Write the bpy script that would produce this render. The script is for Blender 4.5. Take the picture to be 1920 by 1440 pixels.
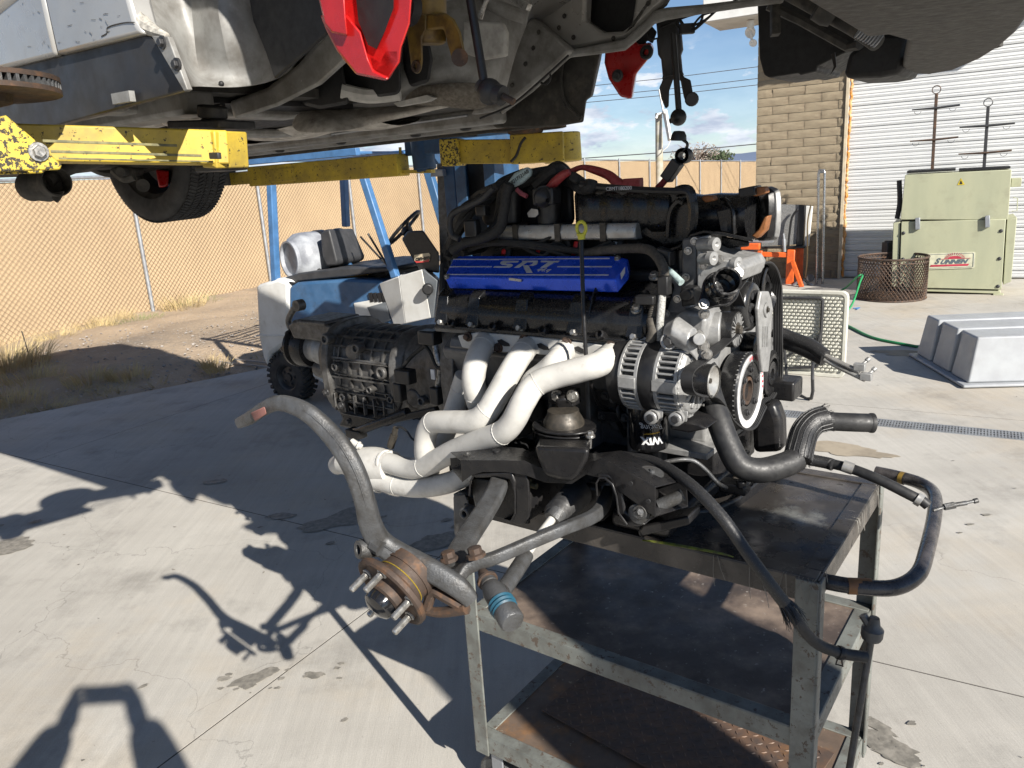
import bpy, bmesh, math, random
from mathutils import Vector, Matrix, noise
random.seed(7)
SC = bpy.context.scene
for o_ in list(bpy.data.objects): bpy.data.objects.remove(o_)
COL = SC.collection
V = Vector
PI = math.pi
R = math.radians

# ---------------------------------------------------------------- camera, world, sun, exposure
FPX, CX, CY = 1440.0, 960.0, 720.0
CH = 1.7
PITCH, ROLL = R(14.955), R(3.680)
AX = V((0.99794, -0.01656, -0.06201)); AY = V((-0.06418, -0.25753, -0.96414)); AZ = V((0, math.cos(PITCH), -math.sin(PITCH)))
_c, _s = math.cos(ROLL), math.sin(ROLL)
_d0 = V((0, -math.sin(PITCH), -math.cos(PITCH)))
AX = _c * V((1, 0, 0)) + _s * _d0
AY = -_s * V((1, 0, 0)) + _c * _d0
CAM = V((0, 0, CH))
cd = bpy.data.cameras.new('camera'); cam = bpy.data.objects.new('camera', cd); COL.objects.link(cam)
cd.sensor_width = 36; cd.lens = 27.0; cd.clip_start = 0.02; cd.clip_end = 9000
M_ = Matrix.Identity(4)
for i in range(3):
    M_[i][0] = AX[i]; M_[i][1] = -AY[i]; M_[i][2] = -AZ[i]; M_[i][3] = CAM[i]
cam.matrix_world = M_
SC.camera = cam
SUN_AZ, SUN_EL = R(148.0), R(30.3)
sd = V((math.sin(SUN_AZ) * math.cos(SUN_EL), math.cos(SUN_AZ) * math.cos(SUN_EL), math.sin(SUN_EL)))
sl = bpy.data.lights.new('sun', 'SUN'); sl.energy = 4.6; sl.angle = R(0.55); sl.color = (1, .945, .86)
so = bpy.data.objects.new('sun', sl); COL.objects.link(so)
so.rotation_euler = sd.to_track_quat('Z', 'Y').to_euler(); so.location = (5, -8, 9)
W = bpy.data.worlds.new('World'); SC.world = W; W.use_nodes = True
nt = W.node_tree; N = nt.nodes; L = nt.links; N.clear()
wo = N.new('ShaderNodeOutputWorld'); bg = N.new('ShaderNodeBackground'); sky = N.new('ShaderNodeTexSky')
sky.sky_type = 'NISHITA'; sky.sun_disc = False; sky.sun_elevation = SUN_EL; sky.sun_rotation = SUN_AZ
sky.altitude = 1800; sky.air_density = 1.0; sky.dust_density = .15; sky.ozone_density = 3.2
geo = N.new('ShaderNodeTexCoord'); sep = N.new('ShaderNodeSeparateXYZ'); L.new(geo.outputs['Generated'], sep.inputs[0])
def wmath(op, a, b=None, clamp=False):
    n = N.new('ShaderNodeMath'); n.operation = op; n.use_clamp = clamp
    for i, x in enumerate((a, b)):
        if x is None: continue
        if isinstance(x, (int, float)): n.inputs[i].default_value = x
        else: L.new(x, n.inputs[i])
    return n.outputs[0]
def wnoise(sx, sy, sz, scale, det, off=(0, 0, 0)):
    m = N.new('ShaderNodeMapping'); m.inputs['Scale'].default_value = (sx, sy, sz); m.inputs['Location'].default_value = off
    L.new(geo.outputs['Generated'], m.inputs[0])
    n = N.new('ShaderNodeTexNoise'); n.inputs['Scale'].default_value = scale; n.inputs['Detail'].default_value = det; n.inputs['Roughness'].default_value = .62
    L.new(m.outputs[0], n.inputs['Vector']); return n.outputs['Fac']
def wramp(x, lo, hi):
    m = N.new('ShaderNodeMapRange'); m.inputs[1].default_value = lo; m.inputs[2].default_value = hi; m.interpolation_type = 'SMOOTHSTEP'
    L.new(x, m.inputs[0]); return m.outputs[0]
zz = sep.outputs['Z']
wisp = wmath('MULTIPLY', wramp(wnoise(.7, .7, 6, 2.3, 6, (3, 0, 1)), .52, .80), .65)
puffband = wmath('MULTIPLY', wramp(zz, .005, .03), wmath('SUBTRACT', 1.0, wramp(zz, .10, .16)))
puff = wmath('MULTIPLY', wramp(wnoise(1, 1, 2.6, 9, 7, (1.2, .4, .2)), .49, .58), puffband)
hz = wmath('SUBTRACT', 1.0, wramp(zz, -.02, .22))
hz = wmath('MULTIPLY', hz, .24)
msk = wmath('MAXIMUM', wmath('MAXIMUM', wisp, puff), hz, True)
shade = wramp(wnoise(1, 1, 3.4, 14, 4, (5, 2, 1)), .3, .65)
cc = N.new('ShaderNodeMix'); cc.data_type = 'RGBA'; cc.inputs[6].default_value = (4.8, 5.5, 6.9, 1); cc.inputs[7].default_value = (8.6, 9.1, 9.8, 1); L.new(shade, cc.inputs[0])
mx = N.new('ShaderNodeMix'); mx.data_type = 'RGBA'; L.new(msk, mx.inputs[0]); L.new(sky.outputs[0], mx.inputs[6]); L.new(cc.outputs[2], mx.inputs[7])
L.new(mx.outputs[2], bg.inputs[0]); bg.inputs[1].default_value = .052; L.new(bg.outputs[0], wo.inputs[0])
SC.view_settings.view_transform = 'Standard'; SC.view_settings.look = 'None'; SC.view_settings.gamma = 1
SC.view_settings.use_curve_mapping = False; SC.view_settings.exposure = 1.08

# ---------------------------------------------------------------- geometry helpers
def ray(px, py): return AX * ((px - CX) / FPX) + AY * ((py - CY) / FPX) + AZ
def G(px, py, z=0.0):
    r = ray(px, py); return CAM + r * ((z - CH) / r.z)
def D(px, py, d): return CAM + ray(px, py) * d
EO = V((.547, 1.28, 0)); EU = V((-.7986, .6018, 0)); EV = V((.6018, .7986, 0)); EZ = V((0, 0, 1))
def E(u, v, z): return EO + EU * u + EV * v + EZ * z
def Q(px, py, v):
    r = ray(px, py); return CAM + r * (((EO - CAM).dot(EV) + v) / r.dot(EV))
def U(px, py, u):
    r = ray(px, py); return CAM + r * (((EO - CAM).dot(EU) + u) / r.dot(EU))
def pl(px, py, pt, n):
    r = ray(px, py); return CAM + r * ((pt - CAM).dot(n) / r.dot(n))
def catmull(pts, n=8):
    if len(pts) < 3: return list(pts)
    P = [pts[0] * 2 - pts[1]] + list(pts) + [pts[-1] * 2 - pts[-2]]
    out = []
    for i in range(1, len(P) - 2):
        a, b, c, d = P[i - 1], P[i], P[i + 1], P[i + 2]
        for k in range(n):
            t = k / n
            out.append(.5 * ((2 * b) + (c - a) * t + (2 * a - 5 * b + 4 * c - d) * t * t + (3 * b - a - 3 * c + d) * t ** 3))
    out.append(P[-2].copy() if hasattr(P[-2], 'copy') else P[-2]); return out
class MB:
    def __init__(s): s.v = []; s.f = []; s.m = []; s.mi = 0
    def add(s, vs, fs):
        n = len(s.v); s.v += [V(x) for x in vs]
        for f in fs: s.f.append([i + n for i in f]); s.m.append(s.mi)
        return s
    def box(s, c, h, ax=None):
        ax = ax or (V((1, 0, 0)), V((0, 1, 0)), V((0, 0, 1))); c = V(c)
        vs = [c + ax[0] * (h[0] * i) + ax[1] * (h[1] * j) + ax[2] * (h[2] * k) for i in (-1, 1) for j in (-1, 1) for k in (-1, 1)]
        return s.add(vs, [(0, 1, 3, 2), (4, 6, 7, 5), (0, 4, 5, 1), (2, 3, 7, 6), (0, 2, 6, 4), (1, 5, 7, 3)])
    def beam(s, a, b, w, h, up=None):
        a = V(a); b = V(b); d = (b - a); l = d.length; d = d / l; up = V(up or (0, 0, 1))
        if abs(d.dot(up)) > .98: up = V((1, 0, 0))
        x = d.cross(up).normalized(); y = x.cross(d)
        return s.box((a + b) / 2, (l / 2, w / 2, h / 2), (d, x, y))
    def prism(s, A, B):
        n = len(A); return s.add(list(A) + list(B), [list(range(n))[::-1], list(range(n, 2 * n))] + [(i, (i + 1) % n, n + (i + 1) % n, n + i) for i in range(n)])
    def ext(s, A, off):
        off = V(off); return s.prism(A, [V(p) + off for p in A])
    def loft(s, rings, cap=True, close=True):
        n = len(rings[0]); vs = [p for r in rings for p in r]; fs = []
        for k in range(len(rings) - 1):
            for i in range(n if close else n - 1):
                j = (i + 1) % n; fs.append((k * n + i, k * n + j, (k + 1) * n + j, (k + 1) * n + i))
        if cap and close: fs.append(list(range(n))[::-1]); fs.append([(len(rings) - 1) * n + i for i in range(n)])
        return s.add(vs, fs)
    def tube(s, pts, r, n=10, sub=0, cap=True, flat=None):
        pts = [V(p) for p in pts]
        rs = list(r) if isinstance(r, (list, tuple)) else [r] * len(pts)
        if sub:
            k = catmull([V((p.x, p.y, p.z, q)) for p, q in zip(pts, rs)], sub); pts = [V(p[:3]) for p in k]; rs = [p[3] for p in k]
        rings = []; up = None
        for i, p in enumerate(pts):
            t = (pts[min(i + 1, len(pts) - 1)] - pts[max(i - 1, 0)]).normalized()
            if up is None:
                up = V((0, 0, 1)) if abs(t.z) < .9 else V((1, 0, 0))
            x = t.cross(up)
            if x.length < 1e-6: x = t.orthogonal()
            x.normalize(); up = x.cross(t).normalized()
            fy = flat or 1
            rings.append([p + x * (math.cos(a) * rs[i]) + up * (math.sin(a) * rs[i] * fy) for a in [2 * PI * k / n for k in range(n)]])
        return s.loft(rings, cap)
    def lathe(s, c, ax, prof, n=28, cap=False, ph=0):
        c = V(c); ax = V(ax).normalized(); x = ax.orthogonal().normalized(); y = ax.cross(x)
        return s.loft([[c + ax * h + x * (math.cos(a) * r) + y * (math.sin(a) * r) for a in [ph + 2 * PI * k / n for k in range(n)]] for r, h in prof], cap)
    def cyl(s, a, b, r, n=16, r2=None):
        a = V(a); b = V(b); return s.lathe(a, b - a, [(r, 0), (r2 or r, (b - a).length)], n, True)
    def bolt(s, c, ax, r=.008, h=.007):
        c = V(c); ax = V(ax).normalized()
        s.lathe(c, ax, [(r * 1.5, -.002), (r * 1.5, h * .3), (r * 1.45, h * .35)], 14, True)
        return s.lathe(c, ax, [(r, h * .3), (r, h), (r * .85, h * 1.15)], 6, True)
    def grid(s, rows):
        return s.loft(rows, False, False)
    def ball(s, c, r, n=12, m=8, sc=(1, 1, 1)):
        c = V(c); rings = []
        for j in range(m + 1):
            t = PI * (j + .02) / (m + .04); rings.append([c + V((sc[0] * r * math.sin(t) * math.cos(a), sc[1] * r * math.sin(t) * math.sin(a), sc[2] * r * math.cos(t))) for a in [2 * PI * k / n for k in range(n)]])
        return s.loft(rings, True)
    def mesh(s, name, org=V((0, 0, 0)), smooth=38):
        me = bpy.data.meshes.new(name); me.from_pydata([tuple(p - org) for p in s.v], [], s.f)
        me.polygons.foreach_set('material_index', s.m); me.validate(); me.update()
        b = bmesh.new(); b.from_mesh(me); bmesh.ops.recalc_face_normals(b, faces=b.faces); b.to_mesh(me); b.free()
        if smooth:
            me.polygons.foreach_set('use_smooth', [True] * len(me.polygons)); me.set_sharp_from_angle(angle=R(smooth))
        return me
SPLITN = set('bracket_web arm_groove block_rib flange_opening stand_brace guard_roof cover_stripe top_rail cover_rib seat_belt insulation_scrap pipe_coil flood_lamp arm_yoke tunnel liner_edge loom_clip gearbox_connector basket_rim orange_tape lever side_fitting manifold_rib loom_connector ignition_module through_bolt floor_rail block_bracket starter_motor apron_gusset brake_line liner_hole skirt_bolt oil_pan engine_stand_frame coil_plug crimp_sleeve bracket_boss stand_frame clamp_hardware support_bar heat_plate cradle_body mast_channel folding_leg front_frame_tube drain_slot base_plate_bolt alternator_bracket guard_post vent_slot pinch_weld lower_tray rear_subframe transmission_tunnel_box'.split())
def split_mb(mb):
    n = len(mb.v); par = list(range(n))
    def find(a):
        while par[a] != a: par[a] = par[par[a]]; a = par[a]
        return a
    for f in mb.f:
        r = find(f[0])
        for i in f[1:]: par[find(i)] = r
    out = {}
    for k, f in enumerate(mb.f): out.setdefault(find(f[0]), []).append(k)
    res = []
    for fs in out.values():
        m = MB(); mp = {}
        for k in fs:
            g = []
            for i in mb.f[k]:
                if i not in mp: mp[i] = len(m.v); m.v.append(mb.v[i])
                g.append(mp[i])
            m.f.append(g); m.m.append(mb.m[k])
        res.append(m)
    return res
def obj(name, mb, mats, parent=None, **k):
    if name in SPLITN and parent is not None and k.get('kind') is None:
        o = None
        for m in split_mb(mb):
            q = obj1(name, m, mats, parent, **k); o = o or q
        return o
    return obj1(name, mb, mats, parent, **k)
def obj1(name, mb, mats, parent=None, label=None, bevel=0, solid=0, sub=0, smooth=38, kind=None, seg=2, org=None):
    if parent is not None: org = parent_org(parent)
    if org is None: org = V((0, 0, 0))
    me = mb.mesh(name, org, smooth)
    for m in (mats if isinstance(mats, (list, tuple)) else [mats]): me.materials.append(m)
    o = bpy.data.objects.new(name, me); COL.objects.link(o)
    if parent is not None: o.parent = parent
    else: o.location = org
    if solid: k = o.modifiers.new('s', 'SOLIDIFY'); k.thickness = solid; k.offset = 0
    if sub: k = o.modifiers.new('u', 'SUBSURF'); k.levels = sub; k.render_levels = sub
    if bevel:
        k = o.modifiers.new('b', 'BEVEL'); k.width = bevel; k.segments = seg; k.limit_method = 'ANGLE'; k.angle_limit = R(35); k.harden_normals = False
    if label: o['label'] = label
    if kind: o['kind'] = kind
    return o
def parent_org(p):
    o = V((0, 0, 0))
    while p is not None: o += p.location; p = p.parent
    return o
def thing(name, label, cat, loc, group=None):
    o = bpy.data.objects.new(name, None); COL.objects.link(o); o.location = V(loc); o.empty_display_size = .1
    o['label'] = label; o['category'] = cat
    if group: o['group'] = group
    return o
def tag(o, label, cat, group=None):
    o['label'] = label; o['category'] = cat
    if group: o['group'] = group
    return o
def inst(src, name, parent, loc, rot=None):
    o = src.copy(); COL.objects.link(o); o.name = name; o.parent = parent; o.location = loc
    if rot is not None: o.rotation_euler = rot
    return o
def text_mb(s, size, o, x, y, n, depth=.001, shear=0, bold=0, mb=None, align='CENTER', flatonly=False):
    """lettering as real thin geometry: o = centre, x right, y up, n outward"""
    c = bpy.data.curves.new('lettering', 'FONT'); c.body = s; c.size = size; c.shear = shear; c.offset = bold; c.extrude = depth / 2; c.resolution_u = 3
    c.align_x = align; c.align_y = 'CENTER'
    t = bpy.data.objects.new('lettering', c); COL.objects.link(t)
    bpy.context.view_layer.update()
    me = t.to_mesh()
    mb = mb or MB()
    mb.add([o + x * p.co.x + y * p.co.y + n * p.co.z for p in me.vertices], [list(f.vertices) for f in me.polygons])
    t.to_mesh_clear(); bpy.data.objects.remove(t); bpy.data.curves.remove(c)
    return mb

# ---------------------------------------------------------------- materials
def lin(c):
    if isinstance(c, (int, float)): c = (c, c, c)
    return (c[0], c[1], c[2], 1)
FS = [1.0]
def mat(name, col, rough=.5, metal=0, col2=None, scale=8, det=5, lo=.4, hi=.65, chip=None, chip_s=20, chip_lo=.6, chip_hi=.63, chip_rough=.8,
        bump=.15, bscale=60, grime=None, g_s=3, g_lo=.5, g_hi=.75, spec=.5, stretch=(1, 1, 1), rvar=.12, coat=0, bstretch=None, bd=None):
    bd = bd or (.002 if FS[0] < 2.5 else .0007)
    scale *= FS[0]; chip_s *= FS[0] ** .6; g_s *= FS[0] ** .9
    m = bpy.data.materials.new(name); m.use_nodes = True; t = m.node_tree; n = t.nodes; l = t.links; n.clear()
    out = n.new('ShaderNodeOutputMaterial'); p = n.new('ShaderNodeBsdfPrincipled'); l.new(p.outputs[0], out.inputs[0])
    p.inputs['Metallic'].default_value = metal; p.inputs['Specular IOR Level'].default_value = spec
    if coat: p.inputs['Coat Weight'].default_value = coat; p.inputs['Coat Roughness'].default_value = .08
    tc = n.new('ShaderNodeTexCoord')
    def noi(sc, d, st=(1, 1, 1), r=.6):
        mp = n.new('ShaderNodeMapping'); mp.inputs['Scale'].default_value = st; mp.inputs['Location'].default_value = (random.random() * 9, random.random() * 9, random.random() * 9); l.new(tc.outputs['Object'], mp.inputs[0])
        q = n.new('ShaderNodeTexNoise'); q.inputs['Scale'].default_value = sc; q.inputs['Detail'].default_value = d; q.inputs['Roughness'].default_value = r; l.new(mp.outputs[0], q.inputs['Vector']); return q.outputs['Fac']
    def ramp(x, a, b, o0=0, o1=1):
        q = n.new('ShaderNodeMapRange'); q.inputs[1].default_value = a; q.inputs[2].default_value = b; q.inputs[3].default_value = o0; q.inputs[4].default_value = o1; l.new(x, q.inputs[0]); return q.outputs[0]
    def mix(f, a, b):
        q = n.new('ShaderNodeMix'); q.data_type = 'RGBA'; l.new(f, q.inputs[0])
        for i, x in ((6, a), (7, b)):
            if isinstance(x, tuple): q.inputs[i].default_value = x
            else: l.new(x, q.inputs[i])
        return q.outputs[2]
    c = lin(col); c2 = lin(col2) if col2 is not None else tuple([x * .72 for x in c[:3]] + [1])
    base = mix(ramp(noi(scale, det, stretch), lo, hi), c, c2)
    ro = ramp(noi(scale * 2.3, 4), .3, .7, max(rough - rvar, .02), min(rough + rvar, 1))
    if grime is not None:
        gm = ramp(noi(g_s, 6, (1, 1, 1), .7), g_lo, g_hi); base = mix(gm, base, lin(grime))
    if chip is not None:
        cm = ramp(noi(chip_s, 6, (1, 1, 1), .72), chip_lo, chip_hi); base = mix(cm, base, lin(chip))
        q = n.new('ShaderNodeMix'); q.data_type = 'FLOAT'; l.new(cm, q.inputs[0]); l.new(ro, q.inputs[2]); q.inputs[3].default_value = chip_rough; ro = q.outputs[0]
    l.new(base, p.inputs['Base Color']); l.new(ro, p.inputs['Roughness'])
    if bump:
        b = n.new('ShaderNodeBump'); b.inputs['Strength'].default_value = bump; b.inputs['Distance'].default_value = bd
        l.new(noi(bscale, 6, bstretch or (1, 1, 1)), b.inputs['Height']); l.new(b.outputs[0], p.inputs['Normal'])
    m['p'] = 1
    return m
def concrete_mat():
    m = mat('concrete', (.455, .435, .395), .8, col2=(.375, .355, .32), scale=1.1, det=10, lo=.34, hi=.68, grime=(.45, .38, .285), g_s=.55, g_lo=.5, g_hi=.8, chip=(.26, .24, .21), chip_s=42, chip_lo=.66, chip_hi=.72, bump=.4, bscale=190, bstretch=(1, .10, 1), spec=.3)
    t = m.node_tree; n = t.nodes; l = t.links; p = [x for x in n if x.type == 'BSDF_PRINCIPLED'][0]; src = p.inputs['Base Color'].links[0].from_socket; tc = [x for x in n if x.type == 'TEX_COORD'][0]
    def nz(sc, det, st, rot=0, loc=(3, 7, 1)):
        mp = n.new('ShaderNodeMapping'); mp.inputs['Scale'].default_value = st; mp.inputs['Rotation'].default_value = (0, 0, rot); mp.inputs['Location'].default_value = loc; l.new(tc.outputs['Object'], mp.inputs[0]); q = n.new('ShaderNodeTexNoise'); q.inputs['Scale'].default_value = sc; q.inputs['Detail'].default_value = det; q.inputs['Roughness'].default_value = .7; l.new(mp.outputs[0], q.inputs['Vector']); return q.outputs['Fac']
    def rg(x, a, b, c, d): q = n.new('ShaderNodeMapRange'); q.inputs[1].default_value = a; q.inputs[2].default_value = b; q.inputs[3].default_value = c; q.inputs[4].default_value = d; l.new(x, q.inputs[0]); return q.outputs[0]
    def mul(a, b): q = n.new('ShaderNodeMath'); q.operation = 'MULTIPLY'; l.new(a, q.inputs[0]); l.new(b, q.inputs[1]); return q.outputs[0]
    f = rg(nz(1.0, 9, (30, 1.2, 1), R(31.5)), .3, .7, .91, 1.07)                 # broom strokes
    f = mul(f, rg(nz(1.0, 6, (.25, 2.2, 1), R(31.5), (9, 2, 4)), .35, .7, .92, 1.04))   # trowel swirls and traffic
    f = mul(f, rg(nz(230, 3, (1, 1, 1)), .3, .7, .88, 1.10))                       # grit
    f = mul(f, rg(nz(2.6, 8, (1, 1, 1), 0, (1, 5, 2)), .52, .72, 1, .74))          # soaked-in dirt
    v = n.new('ShaderNodeTexVoronoi'); v.feature = 'DISTANCE_TO_EDGE'; v.inputs['Scale'].default_value = .42
    mp = n.new('ShaderNodeMapping'); l.new(tc.outputs['Object'], mp.inputs[0]); wn_ = n.new('ShaderNodeTexNoise'); wn_.inputs['Scale'].default_value = 1.6; wn_.inputs['Detail'].default_value = 8; l.new(tc.outputs['Object'], wn_.inputs['Vector'])
    ad = n.new('ShaderNodeVectorMath'); ad.operation = 'ADD'; l.new(mp.outputs[0], ad.inputs[0]); l.new(wn_.outputs['Color'], ad.inputs[1]); l.new(ad.outputs[0], v.inputs['Vector'])
    f = mul(f, rg(v.outputs['Distance'], 0, .0016, .72, 1.0))                      # hairline cracks
    hs = n.new('ShaderNodeMix'); hs.data_type = 'RGBA'; hs.blend_type = 'MULTIPLY'; hs.inputs[0].default_value = 1; l.new(src, hs.inputs[6]); l.new(f, hs.inputs[7]); l.new(hs.outputs[2], p.inputs['Base Color']); return m
M = {}
M['concrete'] = concrete_mat()
M['joint'] = mat('joint filler', (.05, .045, .04), .95)
M['dirt'] = mat('dry dirt', (.42, .32, .22), .95, col2=(.29, .225, .16), scale=.7, det=10, chip=(.42, .39, .35), chip_s=16, chip_lo=.6, chip_hi=.66, grime=(.17, .145, .12), g_s=.5, bump=1, bscale=30, bd=.03)
M['stone'] = mat('pebble', (.34, .31, .28), .9, col2=(.2, .18, .16), scale=3)
M['straw'] = mat('dry grass', (.50, .39, .20), .9, col2=(.36, .27, .13), scale=6, bump=0)
M['weed'] = mat('green weed', (.13, .17, .055), .9, col2=(.2, .2, .08), scale=6, bump=0)
M['screen'] = mat('tan privacy screen', (.435, .325, .205), .9, col2=(.40, .298, .19), scale=1.4, bump=.05, spec=.2)
M['wire'] = mat('galvanised wire', (.17, .12, .07), .6, metal=.3, bump=0)
M['galv'] = mat('galvanised steel', (.36, .38, .40), .5, metal=.6, col2=(.27, .28, .3), scale=10)
M['brick'] = mat('split face block', (.31, .255, .175), .95, col2=(.24, .19, .13), scale=2.5, det=8, chip=(.16, .13, .1), chip_s=35, chip_lo=.62, chip_hi=.7, bump=1, bscale=45, bd=.01)
M['mortar'] = mat('mortar', (.34, .30, .235), .95, bump=.4)
M['doorwhite'] = mat('white ribbed door', (.62, .63, .63), .45, col2=(.55, .56, .57), scale=1.2, grime=(.42, .41, .38), g_s=1.2, g_lo=.6, g_hi=.9, bump=.05)
M['foam'] = mat('orange foam', (.50, .19, .03), .95, col2=(.55, .38, .2), scale=14, bump=1, bscale=50, bd=.01)
M['white'] = mat('white paint', (.66, .66, .64), .5, col2=(.55, .55, .53), scale=5)
M['black'] = mat('black plastic', (.009, .009, .010), .42, col2=(.016, .016, .016), scale=40, bump=.12)
M['rubber'] = mat('black rubber', (.014, .014, .015), .55, col2=(.026, .026, .026), scale=50, grime=(.06, .055, .05), g_s=18, g_lo=.6, g_hi=.95, bump=.15, bscale=90)
M['tyre'] = mat('tyre rubber', (.022, .022, .023), .8, col2=(.04, .04, .04), scale=12, bump=.3)
M['hill'] = mat('far hill', (.13, .17, .26), .95, bump=0)
M['foliage'] = mat('dark foliage', (.05, .07, .03), .95, bump=0)
M['twig'] = mat('bare twig', (.22, .18, .15), .95, bump=0)
M['cable'] = mat('power line', (.06, .06, .065), .7, bump=0)
M['polewood'] = mat('weathered pole', (.42, .40, .36), .9, col2=(.3, .28, .2), scale=3)
M['stain'] = mat('oil stain', (.15, .14, .12), .55, col2=(.27, .25, .215), scale=30, bump=.1, spec=.4)
M['dstain'] = mat('dry brown stain', (.33, .28, .21), .85, bump=.3)
M['steel_dk'] = mat('dark steel', (.06, .06, .062), .5, metal=.5, bump=.2)

# ---------------------------------------------------------------- ground
BR = R(121.5)
GA = V((math.sin(BR), math.cos(BR), 0)); GB = V((-GA.y, GA.x, 0))
def gp(t, n, z=0): return GA * t + GB * n + V((0, 0, z))
pad0 = G(0, 787); pad1 = G(500, 690); padd = (pad1 - pad0).normalized(); padn = V((-padd.y, padd.x, 0))   # dirt side
mb = MB(); b_ = 4000
mb.add([(-b_, -b_, -.09), (b_, -b_, -.09), (b_, b_, -.09), (-b_, b_, -.09)], [(0, 1, 2, 3)])
g_ = obj('ground', mb, M['dirt'], kind='structure')
rows = []
for j in range(150):
    y = 3 + j * .17 * (1 + j * .004); row = []
    for i in range(120):
        x = -15 + i * .15
        p = V((x, y, 0)); s = (p - pad0).dot(padn)
        z = -.06
        if s > 0:
            k = min(s / 1.2, 1)
            z = -.035 + k * (.05 + .10 * noise.noise(p * .35) + .05 * noise.noise(p * 1.3) + .025 * noise.noise(p * 5)) + min(s, 6) * .012
        row.append(V((x, y, z)))
    rows.append(row)
mb = MB(); mb.grid(rows); obj('dirt_bank', mb, M['dirt'], kind='structure', smooth=80)
pave = bpy.data.objects.new('pavement', None); COL.objects.link(pave); pave['kind'] = 'structure'
def slab(t0, t1, n0, n1):
    g = .0035
    me = bpy.data.meshes.new('slab'); b = bmesh.new()
    A = [gp(t0 + g, n0 + g), gp(t1 - g, n0 + g), gp(t1 - g, n1 - g), gp(t0 + g, n1 - g)]
    f = b.faces.new([b.verts.new(p) for p in A])
    r = bmesh.ops.bisect_plane(b, geom=b.verts[:] + b.edges[:] + b.faces[:], plane_co=pad0, plane_no=padn, clear_outer=True)
    if not b.faces: b.free(); return
    e = bmesh.ops.extrude_face_region(b, geom=b.faces[:]); vs = [q for q in e['geom'] if isinstance(q, bmesh.types.BMVert)]
    bmesh.ops.translate(b, verts=vs, vec=(0, 0, -.11)); bmesh.ops.recalc_face_normals(b, faces=b.faces)
    b.to_mesh(me); b.free(); me.materials.append(M['concrete'])
    o = bpy.data.objects.new('concrete_slab', me); COL.objects.link(o); o.parent = pave
    pass
ns = [-7.9, -4.4, -.9, 2.6, 5.25, None, 5.40, 5.66, 9.0, 12.4, 15.8]
for i in range(len(ns) - 1):
    if ns[i] is None or ns[i + 1] is None: continue
    for k in range(-5, 4):
        slab(-2.06 + 3.5 * k, -2.06 + 3.5 * (k + 1), ns[i], ns[i + 1])
mb = MB(); q_ = [pad0 - padd * 6 - padn * .01, pad0 + padd * 13 - padn * .01]; mb.add([V((p.x, p.y, -.0015)) for p in (q_[0], q_[1], q_[1] - padn * 22, q_[0] - padn * 22)], [(0, 1, 2, 3)]); obj('joint_filler', mb, M['joint'], pave)
mb = MB()
for n_ in (5.2525, 5.3975): mb.box(gp(2, n_, -.004), (9, .006, .008), (GA, GB, EZ))
obj('drain_frame', mb, M['galv'], pave)
mb = MB()
for k in range(560): mb.box(gp(-2.2 + k * .0175, 5.325, -.0005), (.0045, .066, .0028), (GA, GB, EZ))
mb.box(gp(2.7, 5.325, -.0006), (4.9, .006, .0031), (GA, GB, EZ))
mb.box(gp(2.7, 5.285, -.0006), (4.9, .004, .0031), (GA, GB, EZ)); mb.box(gp(2.7, 5.365, -.0006), (4.9, .004, .0031), (GA, GB, EZ))
obj('drain_grate', mb, M['galv'], pave, kind='stuff')
# stains: thin irregular pools lying on the concrete
def blot(c, r, asp=1.0, ang=0, m='stain', seed=0, z=.003):
    rnd = random.Random(seed); mb = MB(); n = 36; pts = []
    for i in range(n):
        a = 2 * PI * i / n; q = r * (1 + .45 * noise.noise(V((math.cos(a) * 1.7 + seed, math.sin(a) * 1.7, seed * .7))) + .2 * noise.noise(V((math.cos(a) * 5, math.sin(a) * 5, seed))))
        x, y = q * math.cos(a) * asp, q * math.sin(a)
        pts.append(c + V((x * math.cos(ang) - y * math.sin(ang), x * math.sin(ang) + y * math.cos(ang), z)))
    mb.add([p + EZ * (seed % 7) * .0002 for p in pts], [list(range(n))]); return mb
allm = MB(); 
for s, (px, py, r, a, an) in enumerate([(478, 1272, .045, 2.2, .6), (467, 1288, .02, 1.5, .4), (415, 1273, .012, 1.6, 0), (430, 1266, .01, 1.5, 0), (420, 1274, .018, 1.8, .3), (414, 1292, .01, 1.4, 0), (520, 1291, .01, 1.5, 0), (588, 1267, .025, 2.2, 0), (640, 1245, .01, 1.5, 0), (632, 1254, .01, 1.5, 0), (637, 1273, .008, 1.5, 0), (646, 1351, .01, 1.6, .5), (268, 1288, .012, 2.2, .7),
        (635, 975, .11, 2.2, .5), (530, 968, .05, 2, 0), (402, 904, .045, 2, 0), (820, 1014, .10, 2.0, .4), (0, 1030, .13, 1.5, .5), (1655, 1395, .05, 2.5, -.8), (1640, 1360, .03, 3, -.9), (1685, 1420, .035, 2.5, -.7), (1620, 1350, .02, 2, 0), (1850, 966, .014, 2, 0), (1819, 984, .012, 2, 0), (1800, 1000, .008, 2, 0)]):
    b = blot(G(px, py), r * .78, a, an, seed=s + 3.3); allm.add(b.v, b.f)
    if r > .03:
        for q in range(5):
            c = G(px, py) + V((random.uniform(-1, 1), random.uniform(-1, 1), 0)) * r * 2.6; b = blot(c, r * random.uniform(.06, .2), 1.5, .4, seed=s * 7 + q, z=.0035); allm.add(b.v, b.f)
obj('oil_spots', allm, M['stain'], pave, kind='stuff')
for s, (px, py, r, a, an) in enumerate([(1590, 845, .10, 2.6, -.5), (1720, 664, .12, 2.6, -.5)]):
    obj('damp_patch', blot(G(px, py), r, a, an, seed=s + 90.1, z=.0025), M['dstain'], pave)
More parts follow.
